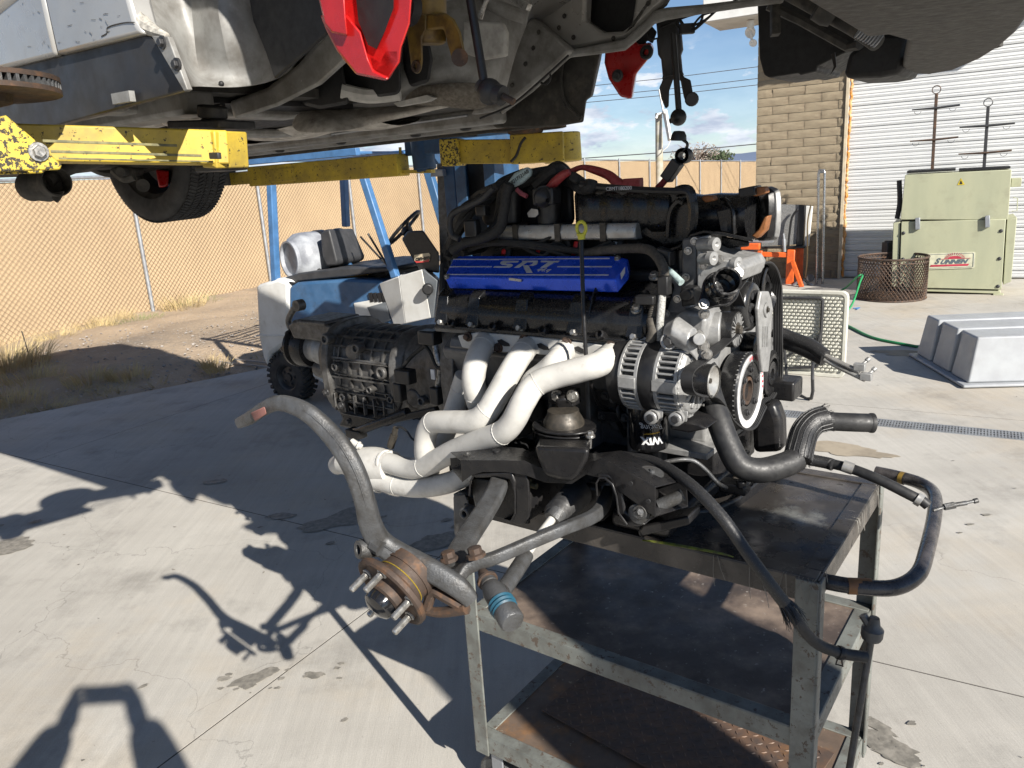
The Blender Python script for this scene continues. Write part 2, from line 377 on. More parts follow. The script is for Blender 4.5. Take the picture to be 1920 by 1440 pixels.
# thin yellow-brown scratch line and leaf litter on the pavement
mb = MB(); rnd = random.Random(3)
for k in range(170):
    p = V((rnd.uniform(-4, 5), rnd.uniform(1.6, 9), .004)); 
    if (p - pad0).dot(padn) > -.1: continue
    s_ = rnd.uniform(.003, .011); a = rnd.uniform(0, 6); x = V((math.cos(a), math.sin(a), 0)); y = V((-x.y, x.x, 0))
    mb.add([p - x * s_, p + y * s_ * .5, p + x * s_ + EZ * .004, p - y * s_ * .5], [(0, 1, 2, 3)])
obj('litter_flecks', mb, M['stain'], pave, kind='stuff')

# pebbles + dry grass on the dirt
rnd = random.Random(11); mb = MB()
for k in range(5200):
    a = rnd.random() ** .6 * 11; b = rnd.random() ** 1.1 * 3.6
    p = pad0 - padd * 3.5 + padd * a * 1.2 + padn * (b + .03)
    s = .006 + .016 * rnd.random() ** 3; z = -.03 + min(b / 1.2, 1) * .05 + b * .012 + .10 * min(b / 1.2, 1) * noise.noise(V((p.x, p.y, 0)) * .35)
    c = V((p.x, p.y, z + s * .3)); q = [c + V((rnd.uniform(.6, 1.2) * s * math.cos(t), rnd.uniform(.6, 1.2) * s * math.sin(t), rnd.uniform(-.3, .3) * s)) for t in (0, 1.3, 2.5, 3.8, 5)]
    mb.add(q + [c + EZ * s * .6, c - EZ * s * .6], [(i, (i + 1) % 5, 5) for i in range(5)] + [((i + 1) % 5, i, 6) for i in range(5)])
obj('pebbles', mb, M['stone'], kind='stuff', smooth=0)
def tuft(mb, c, r, n, h, rnd, lean=.5):
    for k in range(n):
        a = rnd.uniform(0, 2 * PI); rr = r * rnd.random() ** .7; p = c + V((math.cos(a) * rr, math.sin(a) * rr, 0)); hh = h * rnd.uniform(.35, 1)
        d = V((math.cos(a) * lean * rnd.uniform(.2, 1.3), math.sin(a) * lean * rnd.uniform(.2, 1.3), 1)).normalized(); w = V((-math.sin(a + 1), math.cos(a + 1), 0)) * rnd.uniform(.0015, .004)
        m = p + d * hh * .55; t = p + d * hh + V((d.x, d.y, -.2)) * hh * .35
        mb.add([p - w, p + w, m + w * .8, m - w * .8, t], [(0, 1, 2, 3), (3, 2, 4)])
mb = MB(); rnd = random.Random(5)
for k in range(230):
    a = rnd.uniform(-3, 5.6); b = abs(rnd.gauss(.1, .42)) + .1; p = pad0 + padd * (a - 2) + padn * b
    if a > 3.0 and rnd.random() < .85: continue
    tuft(mb, V((p.x, p.y, -.03)), .13, 26, rnd.uniform(.06, .19), rnd, 1.4)
for px, py, r, n, h in [(14, 700, .40, 800, .50), (60, 722, .3, 300, .3), (10, 760, .35, 350, .22), (170, 722, .22, 300, .24), (245, 712, .2, 220, .2), (410, 697, .12, 120, .2), (110, 640, .25, 260, .25), (210, 610, .3, 350, .3), (180, 622, .25, 240, .26), (345, 585, .3, 380, .42), (390, 690, .08, 100, .2), (700, 490, .5, 300, .6), (560, 535, .4, 200, .3)]:
    p = G(px, py); tuft(mb, V((p.x, p.y, 0)), r, n, h, rnd, .55)
obj('dry_grass', mb, M['straw'], kind='stuff')
mb = MB()
for px, py, r, n, h in [(255, 606, .35, 500, .16), (235, 612, .3, 300, .14), (365, 578, .35, 260, .34), (470, 568, .3, 200, .15)]:
    p = G(px, py); tuft(mb, V((p.x, p.y, 0)), r, n, h, rnd, .9)
obj('green_weeds', mb, M['weed'], kind='stuff')
tw = MB(); p = G(63, 690); tw.tube([p, p + V((-.02, 0, .2)), p + V((-.05, .02, .42))], .006, 5)
tag(obj('rod', tw, M['steel_dk']), 'thin rusty stake standing in the dry weeds by the pavement edge', 'stake')

# ---------------------------------------------------------------- fence
fence = thing('chain_link_fence', 'long tan screened chain link fence with galvanised posts behind the yard', 'fence', (-5.46, 11.8, 0))
fd1 = V((math.sin(R(28.6)), math.cos(R(28.6)), 0)); P1 = V((-5.46, 11.8, 0)); fs = 2.5
posts = [(P1 + fd1 * (fs * k), 2.085 + .011 * k) for k in range(-6, 8)]
cor = posts[-1][0]; fd2 = V((math.sin(R(37.2)), math.cos(R(37.2)), 0))
k0 = len(posts)
posts += [(cor + fd2 * (2.45 * k), 2.16 - .055 * k) for k in range(1, 11)]
def fnorm(i):
    d = (posts[min(i + 1, len(posts) - 1)][0] - posts[max(i, 0)][0]).normalized() if i < len(posts) - 1 else fd2
    return V((d.y, -d.x, 0)), d
rail = MB(); mesh_ = MB(); 
for i, (p, h) in enumerate(posts):
    nrm, d = fnorm(i); m = MB(); m.cyl(p + nrm * .035 - EZ * .05, p + nrm * .035 + EZ * (h + .02), .03, 12); m.lathe(p + nrm * .035 + EZ * (h + .02), EZ, [(.036, 0), (.033, .025), (.001, .045)], 12)
    obj('fence_post', m, M['galv'], fence)
    if i + 1 < len(posts):
        q, h2 = posts[i + 1]; rail.tube([p + EZ * h, q + EZ * h2], .022, 8)
        s = MB(); s.grid([[p + (q - p) * t + nrm * (-.018 + .004 * math.sin(t * 21 + i)) + EZ * (z0) for t in [k / 14 for k in range(15)]] for z0 in (-.02, h * .5, (h + h2) / 2 - .03)])
        obj('privacy_screen', s, M['screen'], fence, smooth=80)
        # woven wire, both diagonals
        Lb = (q - p).length; st = .078; hh = (h + h2) / 2 - .02; k = -int(hh / st) - 1
        while k * st < Lb:
            for sgn in (1, -1):
                x0 = k * st; x1 = x0 + hh; z0 = 0.0; z1 = hh
                a0, a1 = max(x0, 0), min(x1, Lb)
                if a1 > a0:
                    za, zb = a0 - x0, a1 - x0
                    if sgn < 0: za, zb = hh - za, hh - zb
                    A = p + d * a0 + nrm * (.012 + sgn * .0025) + EZ * za; B = p + d * a1 + nrm * (.012 + sgn * .0025) + EZ * zb
                    mesh_.tube([A, B], (.0028 if sgn > 0 else .0021), 3, cap=False)
            k += 1
obj('top_rail', rail, M['galv'], fence); obj('wire_mesh', mesh_, M['wire'], fence, kind='stuff')

# ---------------------------------------------------------------- building
BC = G(1413, 521); BD = G(1577, 522); wd = (BD - BC).normalized(); wn = V((wd.y, -wd.x, 0))
if wn.y > 0: wn = -wn
WL = (BD - BC).length; WH = 4.3
bld = thing('shop_building', 'tan split face block building with a big white roll up door and white eave', 'building', BC)
m = MB(); m.box(BC + wd * (WL / 2 - .01) - wn * .115 + EZ * WH / 2, (WL / 2 - .02, .11, WH / 2), (wd, wn, EZ)); m.box(BC - wn * 3.2 + wd * .1 + EZ * WH / 2, (.08, 3.0, WH / 2), (wd, wn, EZ))
obj('wall_core', m, M['mortar'], bld)
bvar = []
for k in range(7):
    rnd = random.Random(k + 40); mb = MB(); nx, nz = 6, 3; rows = []
    for j in range(nz + 1):
        rows.append([V((x, 0, z)) + V((0, 1, 0)) * ((.013 if 0 < i < nx and 0 < j < nz else .005) + rnd.uniform(-.006, .008)) for i in range(nx + 1) for x, z in [(-.5 + i / nx, -.5 + j / nz)]])
    mb.grid(rows); n0 = len(mb.v)
    per = [rows[0][i] for i in range(nx + 1)] + [rows[j][nx] for j in range(1, nz + 1)] + [rows[nz][i] for i in range(nx - 1, -1, -1)] + [rows[j][0] for j in range(nz - 1, 0, -1)]
    mb.loft([per, [V((p.x, -.03, p.z)) for p in per]], False)
    me = mb.mesh('block', smooth=20); me.materials.append(M['brick']); bvar.append(me)
rw = Matrix(((wd.x, wn.x, 0), (wd.y, wn.y, 0), (0, 0, 1)))
rh = .1175; bl = .44; nb = 0
for r_ in range(int(WH / rh)):
    x = -(.0 if r_ % 2 else bl / 2)
    while x < WL - .02:
        a, b = max(x, 0), min(x + bl, WL - .03)
        if b - a > .05:
            o = bpy.data.objects.new('brick', bvar[random.randrange(7)]); COL.objects.link(o); o.parent = bld
            o.matrix_local = Matrix.Translation(wd * ((a + b) / 2) + EZ * (r_ * rh + rh / 2)) @ rw.to_4x4() @ Matrix.Diagonal((b - a - .008, random.choice((.8, 1, 1.2)), rh - .008, 1)); nb += 1
        x += bl
# side returning away from the camera, coarse
# roll-up door
DW = 6.2; slat = MB()
prof = [(0, 0), (.006, .018), (-.003, .020), (.003, .024), (.0, .045), (-.006, .047), (.006, .051), (.006, .082), (-.022, .084), (-.022, .094)]
rd = [[V((x, y, z)) for x in (0, DW / 2, DW)] for y, z in prof]
slat.grid([[V((x, y, z)) for x in (0, DW)] for y, z in prof])
sme = slat.mesh('slat', smooth=20); sme.materials.append(M['doorwhite'])
prof2 = [(0, 0), (.006, .018), (-.002, .020), (.003, .024), (.0, .045), (-.006, .047), (.006, .051), (.006, .082), (-.006, .085), (-.006, .094)]
slat = MB(); slat.grid([[V((x, y, z)) for x in (0, DW)] for y, z in prof2]); sme2 = slat.mesh('slat', smooth=20); sme2.materials.append(M['doorwhite'])
for k in range(45):
    o = bpy.data.objects.new('door_slat', sme if k % 3 == 0 else sme2); COL.objects.link(o); o.parent = bld
    o.matrix_local = Matrix.Translation(wd * (WL + .0) - wn * .05 + EZ * (k * .094 + .02)) @ rw.to_4x4()
m = MB(); m.box(BD + wd * (DW / 2) - wn * .1 + EZ * 2.15, (DW / 2, .02, 2.15), (wd, wn, EZ)); m.box(BD + wd * (DW + .6) - wn * .1 + EZ * 2.15, (.6, .12, 2.15), (wd, wn, EZ)); obj('door_backing', m, M['mortar'], bld)
m = MB(); rnd = random.Random(2); pts = []; z = 0.02
while z < 3.3: pts.append((BD + wd * (.012 + rnd.uniform(-.008, .01)) + wn * rnd.uniform(-.015, .015) + EZ * z, rnd.uniform(.010, .026))); z += rnd.uniform(.02, .05)
m.tube([p for p, r in pts], [r for p, r in pts], 7); obj('foam_strip', m, M['foam'], bld)
m = MB(); m.box(BD - wd * .028 + wn * .015 + EZ * 2.1, (.022, .02, 2.1), (wd, wn, EZ)); obj('door_jamb', m, mat('cream trim', (.55, .47, .34), .7), bld, bevel=.004)
# eave and flood lamps
ev = pl(1409, 45, BC, wn)
m = MB(); m.box(ev + wd * 2.2 - wd * .45 + wn * .25 + EZ * .16, (2.25, .45, .16), (wd, wn, EZ)); obj('eave', m, M['white'], bld, bevel=.01)
fl = pl(1407, 58, BC + wn * .35, wn)
lamp = MB(); lamp.cyl(fl + EZ * .03, fl + EZ * .13, .05, 16); lamp.lathe(fl - EZ * .02, -wd * .3 + wn * .9 - EZ * .4, [(.02, -.09), (.05, -.05), (.075, .0), (.075, .015), (.06, .012), (.03, .0), (.001, .0)], 20); lamp.lathe(fl + wd * .04 - EZ * .16, wn - EZ * .6, [(.02, -.06), (.04, -.02), (.055, .0), (.05, .01), (.001, .004)], 18); lamp.tube([fl, fl + wd * .03 - EZ * .16], .018, 8)
obj('flood_lamp', lamp, M['white'], bld)

# ---------------------------------------------------------------- far things: pole, lines, trees, hill
pd_ = 30.0
def T(px, py, d): return D(px, py, d)
pole = thing('utility_pole', 'pale utility pole with a slanted white bracket beyond the fence', 'utility pole', (T(1238, 350, 30).x, T(1238, 350, 30).y, 0))
a = T(1235, 212, 30); b_ = V((a.x, a.y, 0))
m = MB(); m.tube([b_, V((a.x, a.y, a.z))], [.17, .13], 14); obj('pole_shaft', m, M['polewood'], pole)
m = MB(); m.beam(T(1236, 168, 29.8), T(1254, 264, 29.8), .06, .05); m.beam(T(1247, 208, 29.7), T(1256, 262, 29.7), .10, .16); obj('bracket', m, M['white'], pole)
m = MB(); m.tube([T(1230, 222, 29.8), T(1233, 214, 29.8), T(1243, 212, 29.8), T(1248, 209, 29.8)], .045, 8); m.tube([T(1258, 262, 29.8), T(1252, 275, 29.9), T(1243, 283, 30)], .02, 5); m.cyl(T(1248, 209, 29.9), T(1248, 209, 29.5), .08, 10); obj('insulator_wire', m, M['white'], pole)
for k, (y0, y1, yl) in enumerate([(163, 124, 'highest thin power line crossing the blue sky'), (183, 146, 'second power line from the top, just above its twin'), (193, 158, 'third power line, close below its twin'), (297, 269, 'lowest dark power line just above the fence top')]):
    m = MB(); A = T(1090, y0 + .0, 33); B = T(1430, y1, 31); d = B - A
    m.tube([A - d * 3 + EZ * .5 * 0, A, A + d * .5 - EZ * .04, B, B + d * 3], .021 if k == 3 else .014, 5)
    tag(obj('power_line', m, M['cable']), yl, 'power line')
m = MB(); pk = [(0, 398, 0), (200, 380, 0)]
hp = []
for i in range(140):
    an = R(-60 + i * 1.0); d = 3400; hgt = 40 + 38 * noise.noise(V((i * .11, 0, 0))) + 8 * noise.noise(V((i * .5, 3, 0)))
    hgt *= (.35 if i < 72 else 1)
    pxb = math.degrees(an); hp.append((V((math.sin(an) * d, math.cos(an) * d, -20)), V((math.sin(an) * (d + 300), math.cos(an) * (d + 300), max(hgt, 2)))))
top = T(1410, 287, 3600).z
hp2 = []
for i, (a, b) in enumerate(hp):
    an = -60 + i; w = math.exp(-((an - 22) / 5.0) ** 2); hp2.append((a, V((b.x, b.y, b.z * (1 - w) + w * (top + 6)))))
m.grid([[a for a, b in hp2], [b for a, b in hp2], [b * 1.08 - EZ * 40 for a, b in hp2]]); obj('hills', m, M['hill'], kind='structure', smooth=80)
def leafy(name, c, rx, rz, n, s, mt, lab, trunk):
    t = thing(name, lab, 'tree', (c.x, c.y, 0)); m = MB(); rnd = random.Random(int(c.x * 10)); m.tube([V((c.x, c.y, 0)), V((c.x, c.y, c.z))], .12, 6)
    for k in range(14 if trunk else 4):
        a = rnd.uniform(0, 6.28); e = c + V((math.cos(a) * rx * rnd.uniform(.4, 1), math.sin(a) * rx, rz * rnd.uniform(-.2, 1))); m.tube([V((c.x, c.y, c.z - rz * .8)), (c + e) / 2 - EZ * .1 * rz, e], [.06, .035, .01], 4)
    obj('trunk', m, M['twig'], t); m = MB()
    for k in range(n):
        q = V((rnd.gauss(0, .42), rnd.gauss(0, .42), rnd.gauss(0, .45)));
        if q.length > 1.2: continue
        p = c + V((q.x * rx, q.y * rx, q.z * rz)); a = V((rnd.uniform(-1, 1), rnd.uniform(-1, 1), rnd.uniform(-1, 1))).normalized() * s; b = a.orthogonal().normalized() * s * .6
        m.add([p - a, p + b, p + a, p - b], [(0, 1, 2, 3)])
    obj('crown', m, mt, t)
leafy('bare_tree', T(1308, 292, 48), 1.6, .75, 700, .09, M['twig'], 'bare brown winter tree peeking over the fence left of the evergreen', True)
leafy('evergreen_tree', T(1345, 297, 48), 1.0, .45, 900, .11, M['foliage'], 'small dark evergreen tree peeking over the fence near the hill', False)
# ================================================================= car on the lift
FS[0] = 3.0
M['silver'] = mat('silver paint', (.40, .40, .39), .32, metal=.35, col2=(.34, .33, .31), scale=1, grime=(.22, .18, .14), g_s=2.2, g_lo=.55, g_hi=.9, chip=(.07, .06, .06), chip_s=55, chip_lo=.71, chip_hi=.73, bump=.03, coat=.3)
M['primer'] = mat('dusty grey underbody paint', (.26, .26, .25), .5, metal=.1, col2=(.16, .155, .145), scale=5, det=8, grime=(.10, .09, .075), g_s=4, g_lo=.48, g_hi=.8, chip=(.36, .35, .33), chip_s=40, chip_lo=.66, chip_hi=.72, bump=.25, bscale=70)
M['under'] = mat('dark underbody', (.028, .027, .025), .75, col2=(.055, .052, .046), scale=5, grime=(.13, .115, .09), g_s=5, g_lo=.5, g_hi=.85, bump=.3)
M['skirt'] = mat('black side skirt', (.022, .022, .024), .5, col2=(.032, .03, .028), scale=3, grime=(.12, .10, .08), g_s=3.5, g_lo=.6, g_hi=.95, bump=.04)
M['void'] = mat('black plastic and shade', (.012, .012, .013), .6, bump=.1)  # black plastic parts, also the panels that paint in shade
M['tray'] = mat('scuffed undertray', (.03, .028, .026), .75, col2=(.085, .075, .062), scale=7, stretch=(1.2, 14, 1), lo=.45, hi=.7, bump=.4, bstretch=(1, 6, 1))
M['red'] = mat('red caliper paint', (.42, .010, .010), .3, col2=(.33, .008, .008), scale=5, grime=(.08, .01, .01), g_s=7, g_lo=.6, g_hi=.85, coat=.5, bump=.03)
M['yellow'] = mat('worn yellow paint', (.60, .43, .035), .5, col2=(.5, .36, .04), scale=5, grime=(.26, .19, .04), g_s=2.4, g_lo=.38, g_hi=.72, chip=(.035, .03, .025), chip_s=34, chip_lo=.60, chip_hi=.62, bump=.25, bscale=50)
M['yellow_chip'] = mat('heavily chipped yellow paint', (.58, .43, .04), .5, col2=(.42, .32, .05), scale=5, chip=(.035, .03, .025), chip_s=48, chip_lo=.50, chip_hi=.53, bump=.3)
M['ochre'] = mat('ochre coated steel', (.24, .155, .03), .5, col2=(.12, .08, .03), scale=8, grime=(.05, .03, .015), g_s=9, g_lo=.5, g_hi=.75, bump=.3)
M['rust'] = mat('rusty iron', (.070, .048, .037), .7, col2=(.15, .078, .04), scale=12, lo=.48, hi=.66, grime=(.045, .034, .028), g_s=9, g_lo=.42, g_hi=.7, metal=.3, bump=.5, chip=(.20, .17, .14), chip_s=60, chip_lo=.66, chip_hi=.7, bscale=160, bd=.001)
M['iron'] = mat('grey cast iron', (.095, .098, .102), .45, metal=.4, col2=(.06, .058, .055), scale=10, grime=(.11, .075, .05), g_s=5, g_lo=.6, g_hi=.85, bump=.7, bscale=260, chip=(.17, .17, .17), chip_s=50, chip_lo=.66, chip_hi=.7, chip_rough=.4, bd=.0016)
M['shield'] = mat('embossed heat shield', (.55, .52, .47), .6, metal=.1, col2=(.33, .3, .26), scale=7, grime=(.13, .11, .09), g_s=6, g_lo=.5, g_hi=.8, bump=1, bscale=140, bstretch=(1, .3, 1))
M['blue_lift'] = mat('blue lift paint', (.022, .07, .15), .45, col2=(.014, .045, .10), scale=4, grime=(.03, .035, .04), g_s=6, g_lo=.55, g_hi=.8, bump=.1)
M['bolt'] = mat('zinc bolt', (.45, .44, .42), .35, metal=.8, col2=(.25, .24, .22), scale=30, bump=.1)
M['dkbolt'] = mat('dark bolt', (.07, .07, .072), .45, metal=.6, bump=.2)
NV, FV = -.48, 1.40
car = thing('car', 'silver car raised on the yellow lift, its underbody and stripped front end overhead', 'car', E(2.3, .45, 1.9))
def QP(pts, v): return [Q(x, y, v) for x, y in pts]
def part(name, pts, v, th, m, par=None, bevel=.006, **k):
    b = MB(); b.ext(QP(pts, v), EV * th); return obj(name, b, m, par or car, bevel=bevel, **k)
part('door_panel', [(-500, -260), (22, -260), (80, 0), (103, 104), (0, 129), (-500, 252)], NV, .05, M['silver'], bevel=.008)
part('fender_panel', [(26, -260), (222, -260), (240, 0), (250, 36), (266, 63), (107, 103), (84, 0)], NV, .05, M['silver'], bevel=.008)
b = MB(); b.tube(QP([(215, -260), (238, -60), (243, 0), (262, 40), (288, 58), (313, 67)], NV + .02), [.02, .02, .018, .018, .012, .006], 8, sub=3); obj('arch_lip', b, mat('pale dusty lip', (.45, .43, .38), .7, col2=(.2, .19, .17), scale=30), car)
b = MB(); b.prism(QP([(-500, 254), (0, 131), (107, 105), (268, 65), (283, 66), (350, 163), (348, 170), (122, 231), (-500, 420)], NV + .015), [p for p in QP([(-500, 254), (0, 131), (107, 105), (268, 65), (283, 66), (350, 163), (350, 172), (150, 228), (-500, 400)], NV + .12)])
rk = obj('side_skirt', b, M['skirt'], car, bevel=.008)
b = MB(); b.ext(QP([(283, 67), (314, 68), (351, 168), (345, 172)], NV + .0), EV * .012); obj('skirt_end_plate', b, M['primer'], rk, bevel=.002)
b = MB(); b.bolt(Q(305, 80, NV), -EV, .008, .008); b.bolt(Q(332, 121, NV), -EV, .008, .008); obj('skirt_bolt', b, M['dkbolt'], rk)
b = MB(); b.beam(Q(215, 186, NV + .0), Q(248, 180, NV + .0), .02, .012, EV); obj('skirt_clip', b, M['primer'], rk)
# wheelhouse liner: relief surface
def surf(rows, name, m, par=None, solid=.006, sub=2, **k):
    b = MB(); b.grid([[Q(*p) for p in r] for r in rows]); return obj(name, b, m, par or car, solid=solid, sub=sub, smooth=80, **k)
surf([[(200, -160, -.42), (300, -160, -.30), (380, -160, -.24), (450, -160, -.22), (520, -160, -.10), (620, -160, .05)],
      [(243, 0, -.43), (300, 0, -.33), (360, 0, -.26), (400, 0, -.30), (460, 0, -.22), (600, 0, .05)],
      [(262, 40, -.44), (320, 40, -.34), (362, 45, -.26), (410, 45, -.31), (480, 45, -.2), (605, 35, .05)],
      [(300, 66, -.44), (330, 95, -.36), (362, 100, -.26), (420, 100, -.30), (500, 95, -.18), (612, 60, .05)],
      [(338, 125, -.44), (350, 140, -.36), (366, 140, -.27), (430, 140, -.27), (512, 132, -.16), (570, 105, .0)],
      [(350, 166, -.44), (362, 164, -.38), (385, 163, -.32), (445, 167, -.27), (500, 158, -.15), (540, 140, -.05)]], 'wheelhouse_liner', M['primer'])
b = MB(); b.ball(Q(415, 157, -.29), .006); b.ball(Q(380, 30, -.27), .006); obj('liner_hole', b, M['void'], car)
b = MB(); b.ext(QP([(452, -80), (604, -80), (612, 62), (548, 118), (514, 148), (498, 100), (474, 40)], -.235), EV * .01); obj('wheelhouse_shade_panel', b, M['void'], car, bevel=.003)  # black panel paints a cast shadow over part of the wheelhouse
# floor: base pan + rails, tunnel, shields
def EP(u, v, z): return E(u, v, z)
b = MB(); b.box(E(3.0, .42, 1.965), (1.55, .86, .012), (EU, EV, EZ)); obj('floor_pan', b, M['under'], car)
b = MB()
for v0 in (-.40, -.18): b.box(E(2.95, v0, 1.93), (1.5, .045, .03), (EU, EV, EZ))
for v0 in (1.05, 1.26): b.box(E(2.9, v0, 1.93), (1.45, .045, .03), (EU, EV, EZ))
obj('floor_rail', b, M['primer'], car, bevel=.012)
b = MB(); b.box(E(2.8, 1.395, 1.915), (1.36, .01, .022), (EU, EV, EZ)); b.box(E(2.8, 1.36, 1.935), (1.36, .03, .022), (EU, EV, EZ)); b.box(E(3.05, -.43, 1.93), (1.6, .01, .03), (EU, EV, EZ)); obj('pinch_weld', b, M['under'], car, bevel=.004)
b = MB()
for i in range(9): b.box(E(1.6 + i * .27, 1.383, 1.912), (.02, .004, .009), (EU, EV, EZ))
obj('drain_slot', b, M['void'], car)
b = MB(); b.box(E(2.9, .42, 1.948), (1.3, .16, .006), (EU, EV, EZ)); b.box(E(1.75, .1, 1.945), (.22, .3, .007), (EU, EV, EZ)); obj('tunnel', b, M['void'], car)
for u0, v0, w in ((2.2, .85, .16), (3.1, .85, .14), (2.3, -.02, .09)):
    b = MB(); rows = []
    for i in range(10):
        t = i / 9; rows.append([E(u0 - .42 + .84 * t, v0 + w * s * (1 + .15 * math.sin(t * 9)), 1.952 - .035 * (1 - s * s) - .008 * math.sin(t * 11)) for s in (-1, -.6, -.2, .2, .6, 1)])
    b.grid(rows); obj('heat_shield', b, M['shield'], car, solid=.003, sub=1, smooth=80)
for i, (u0, v0, u1, v1) in enumerate([(1.7, -.38, 1.7, .3), (2.35, -.38, 2.35, 1.3), (3.1, -.38, 3.1, 1.3)]):
    b = MB(); b.beam(E(u0, v0, 1.935), E(u1, v1, 1.935), .09, .03); obj('crossmember', b, M['primer'], car, bevel=.01)
# heat shield seen in the middle (lumpy foil)
surf([[(545, 232, .25), (560, 205, .3), (600, 196, .35), (650, 205, .4), (700, 200, .45), (760, 196, .5), (810, 182, .55), (848, 182, .6)],
      [(550, 245, .22), (580, 225, .24), (620, 222, .27), (660, 225, .36), (710, 215, .40), (770, 210, .45), (815, 196, .5), (850, 195, .56)],
      [(565, 250, .22), (600, 250, .24), (640, 248, .28), (680, 240, .38), (720, 228, .42), (775, 218, .47), (820, 205, .52), (845, 202, .58)]], 'foil_shield', M['shield'], solid=.003)
surf([[(295, 216, -.05), (330, 206, -.05), (375, 203, -.02)], [(300, 232, -.07), (340, 226, -.07), (385, 222, -.04)], [(310, 238, -.05), (350, 240, -.05), (395, 236, -.02)]], 'small_foil_shield', M['shield'], solid=.003)
# longitudinal front rail rising forwards, near side
b = MB(); b.loft([[Q(x, y, v0) for x, y, v0 in r] for r in ([(430, 190, -.05), (440, 225, -.05), (445, 225, .12), (435, 190, .12)], [(500, 165, -.05), (520, 200, -.05), (525, 198, .12), (505, 162, .12)], [(560, 120, -.05), (600, 160, -.05), (604, 158, .12), (565, 118, .12)], [(610, 60, -.05), (655, 110, -.05), (660, 108, .12), (615, 58, .12)], [(640, -40, -.05), (690, 20, -.05), (695, 18, .12), (645, -42, .12)])]); obj('front_rail', b, M['primer'], car, bevel=.01)
# firewall area: several pressed panels
surf([[(690, -120, .3), (780, -120, .5), (850, -120, .6), (950, -120, .7), (1010, -120, .8)],
      [(700, 20, .3), (770, 10, .5), (850, 0, .55), (940, 0, .65), (1000, 20, .85)],
      [(720, 120, .3), (780, 90, .4), (850, 70, .5), (930, 60, .6), (985, 60, .8)],
      [(740, 180, .4), (790, 150, .4), (860, 140, .45), (930, 120, .55), (960, 120, .7)],
      [(750, 205, .5), (800, 190, .5), (850, 190, .5), (900, 200, .55), (950, 190, .7)]], 'firewall', M['primer'])
part('firewall_patch', [(868, 38), (940, 42), (948, 60), (946, 105), (905, 112), (866, 100)], .42, .02, mat('pale dusty panel', (.38, .37, .34), .6, col2=(.27, .26, .24), scale=12), bevel=.006)
surf([[(740, 165, .45), (800, 160, .42), (870, 150, .45), (930, 160, .5)], [(745, 190, .45), (800, 180, .40), (870, 175, .42), (925, 195, .5)], [(760, 200, .5), (810, 196, .46), (860, 205, .48), (900, 208, .52)]], 'toe_board', mat('sound deadener', (.12, .105, .085), .95, col2=(.2, .18, .15), scale=30, bump=.8), solid=.006)
b = MB()
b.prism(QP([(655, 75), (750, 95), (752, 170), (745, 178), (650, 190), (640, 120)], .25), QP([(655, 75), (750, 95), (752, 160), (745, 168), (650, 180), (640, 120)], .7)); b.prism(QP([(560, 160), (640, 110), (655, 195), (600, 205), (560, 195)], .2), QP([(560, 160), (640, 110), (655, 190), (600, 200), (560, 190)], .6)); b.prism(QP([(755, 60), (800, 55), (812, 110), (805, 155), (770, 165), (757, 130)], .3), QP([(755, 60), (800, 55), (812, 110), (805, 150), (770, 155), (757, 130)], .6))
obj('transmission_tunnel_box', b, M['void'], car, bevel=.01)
b = MB(); b.tube([Q(640, 170, .2), Q(690, 180, .25), Q(750, 175, .3)], .02, 8, sub=4); b.ext(QP([(738, 193), (800, 178), (812, 183), (800, 190), (745, 200)], .4), EV * .02); obj('insulation_scrap', b, mat('white insulation', (.5, .49, .46), .9), car)
# far apron and rail
b = MB(); b.ext(QP([(948, 74), (997, 32), (1069, 94), (1020, 140), (940, 205), (880, 215), (905, 180), (938, 150)], .95), EV * .05); obj('apron_gusset', b, M['primer'], car, bevel=.01)
b = MB()
b.ext(QP([(985, -150), (1110, -150), (1098, 0), (1096, 38), (1130, 60), (1165, 58), (1183, 45), (1190, 0), (1200, -150), (1330, -150), (1240, 8), (1228, 18), (1172, 72), (1069, 93), (997, 30), (975, 0)], 1.02), EV * .05); obj('apron_panel', b, M['silver'], car, bevel=.012)
b = MB(); b.ext(QP([(1080, -150), (1220, -150), (1200, 20), (1170, 66), (1120, 66), (1088, 40)], 1.10), EV * .03); obj('apron_opening', b, M['void'], car)
b = MB(); b.loft([[Q(x, y0, .98), Q(x, y0, 1.1), Q(x, y1, 1.1), Q(x, y1, .98)] for x, y0, y1 in ((940, 205, 216), (1000, 158, 172), (1069, 93, 108), (1120, 84, 102), (1172, 73, 95), (1200, 48, 72), (1228, 20, 45), (1250, 14, 38), (1320, 8, 26), (1400, -2, 14), (1470, -12, 6))]); obj('lower_rail', b, M['primer'], car, bevel=.012)
b = MB(); b.lathe(Q(1022, 145, .975), -EV, [(.018, 0), (.022, .004), (.026, .002), (.026, 0)], 16); obj('rail_slot', b, M['void'], car)
b = MB(); b.prism(QP([(905, 214), (1000, 162), (1080, 100), (1126, 94), (1122, 112), (1108, 180), (1098, 188), (1094, 229), (1040, 238), (930, 240)], 1.15), QP([(905, 214), (1000, 162), (1080, 100), (1130, 94), (1127, 112), (1112, 180), (1100, 188), (1094, 229), (1040, 238), (930, 240)], 1.5)); obj('far_wheelhouse', b, M['under'], car, bevel=.006)
b = MB(); b.tube(QP([(1058, 105), (1052, 150), (1060, 190), (1090, 225)], 1.14), .006, 6, sub=5); b.bolt(Q(1058, 197, 1.14), -EV, .008); b.bolt(Q(1086, 220, 1.14), -EV, .008); obj('liner_edge', b, M['under'], car)
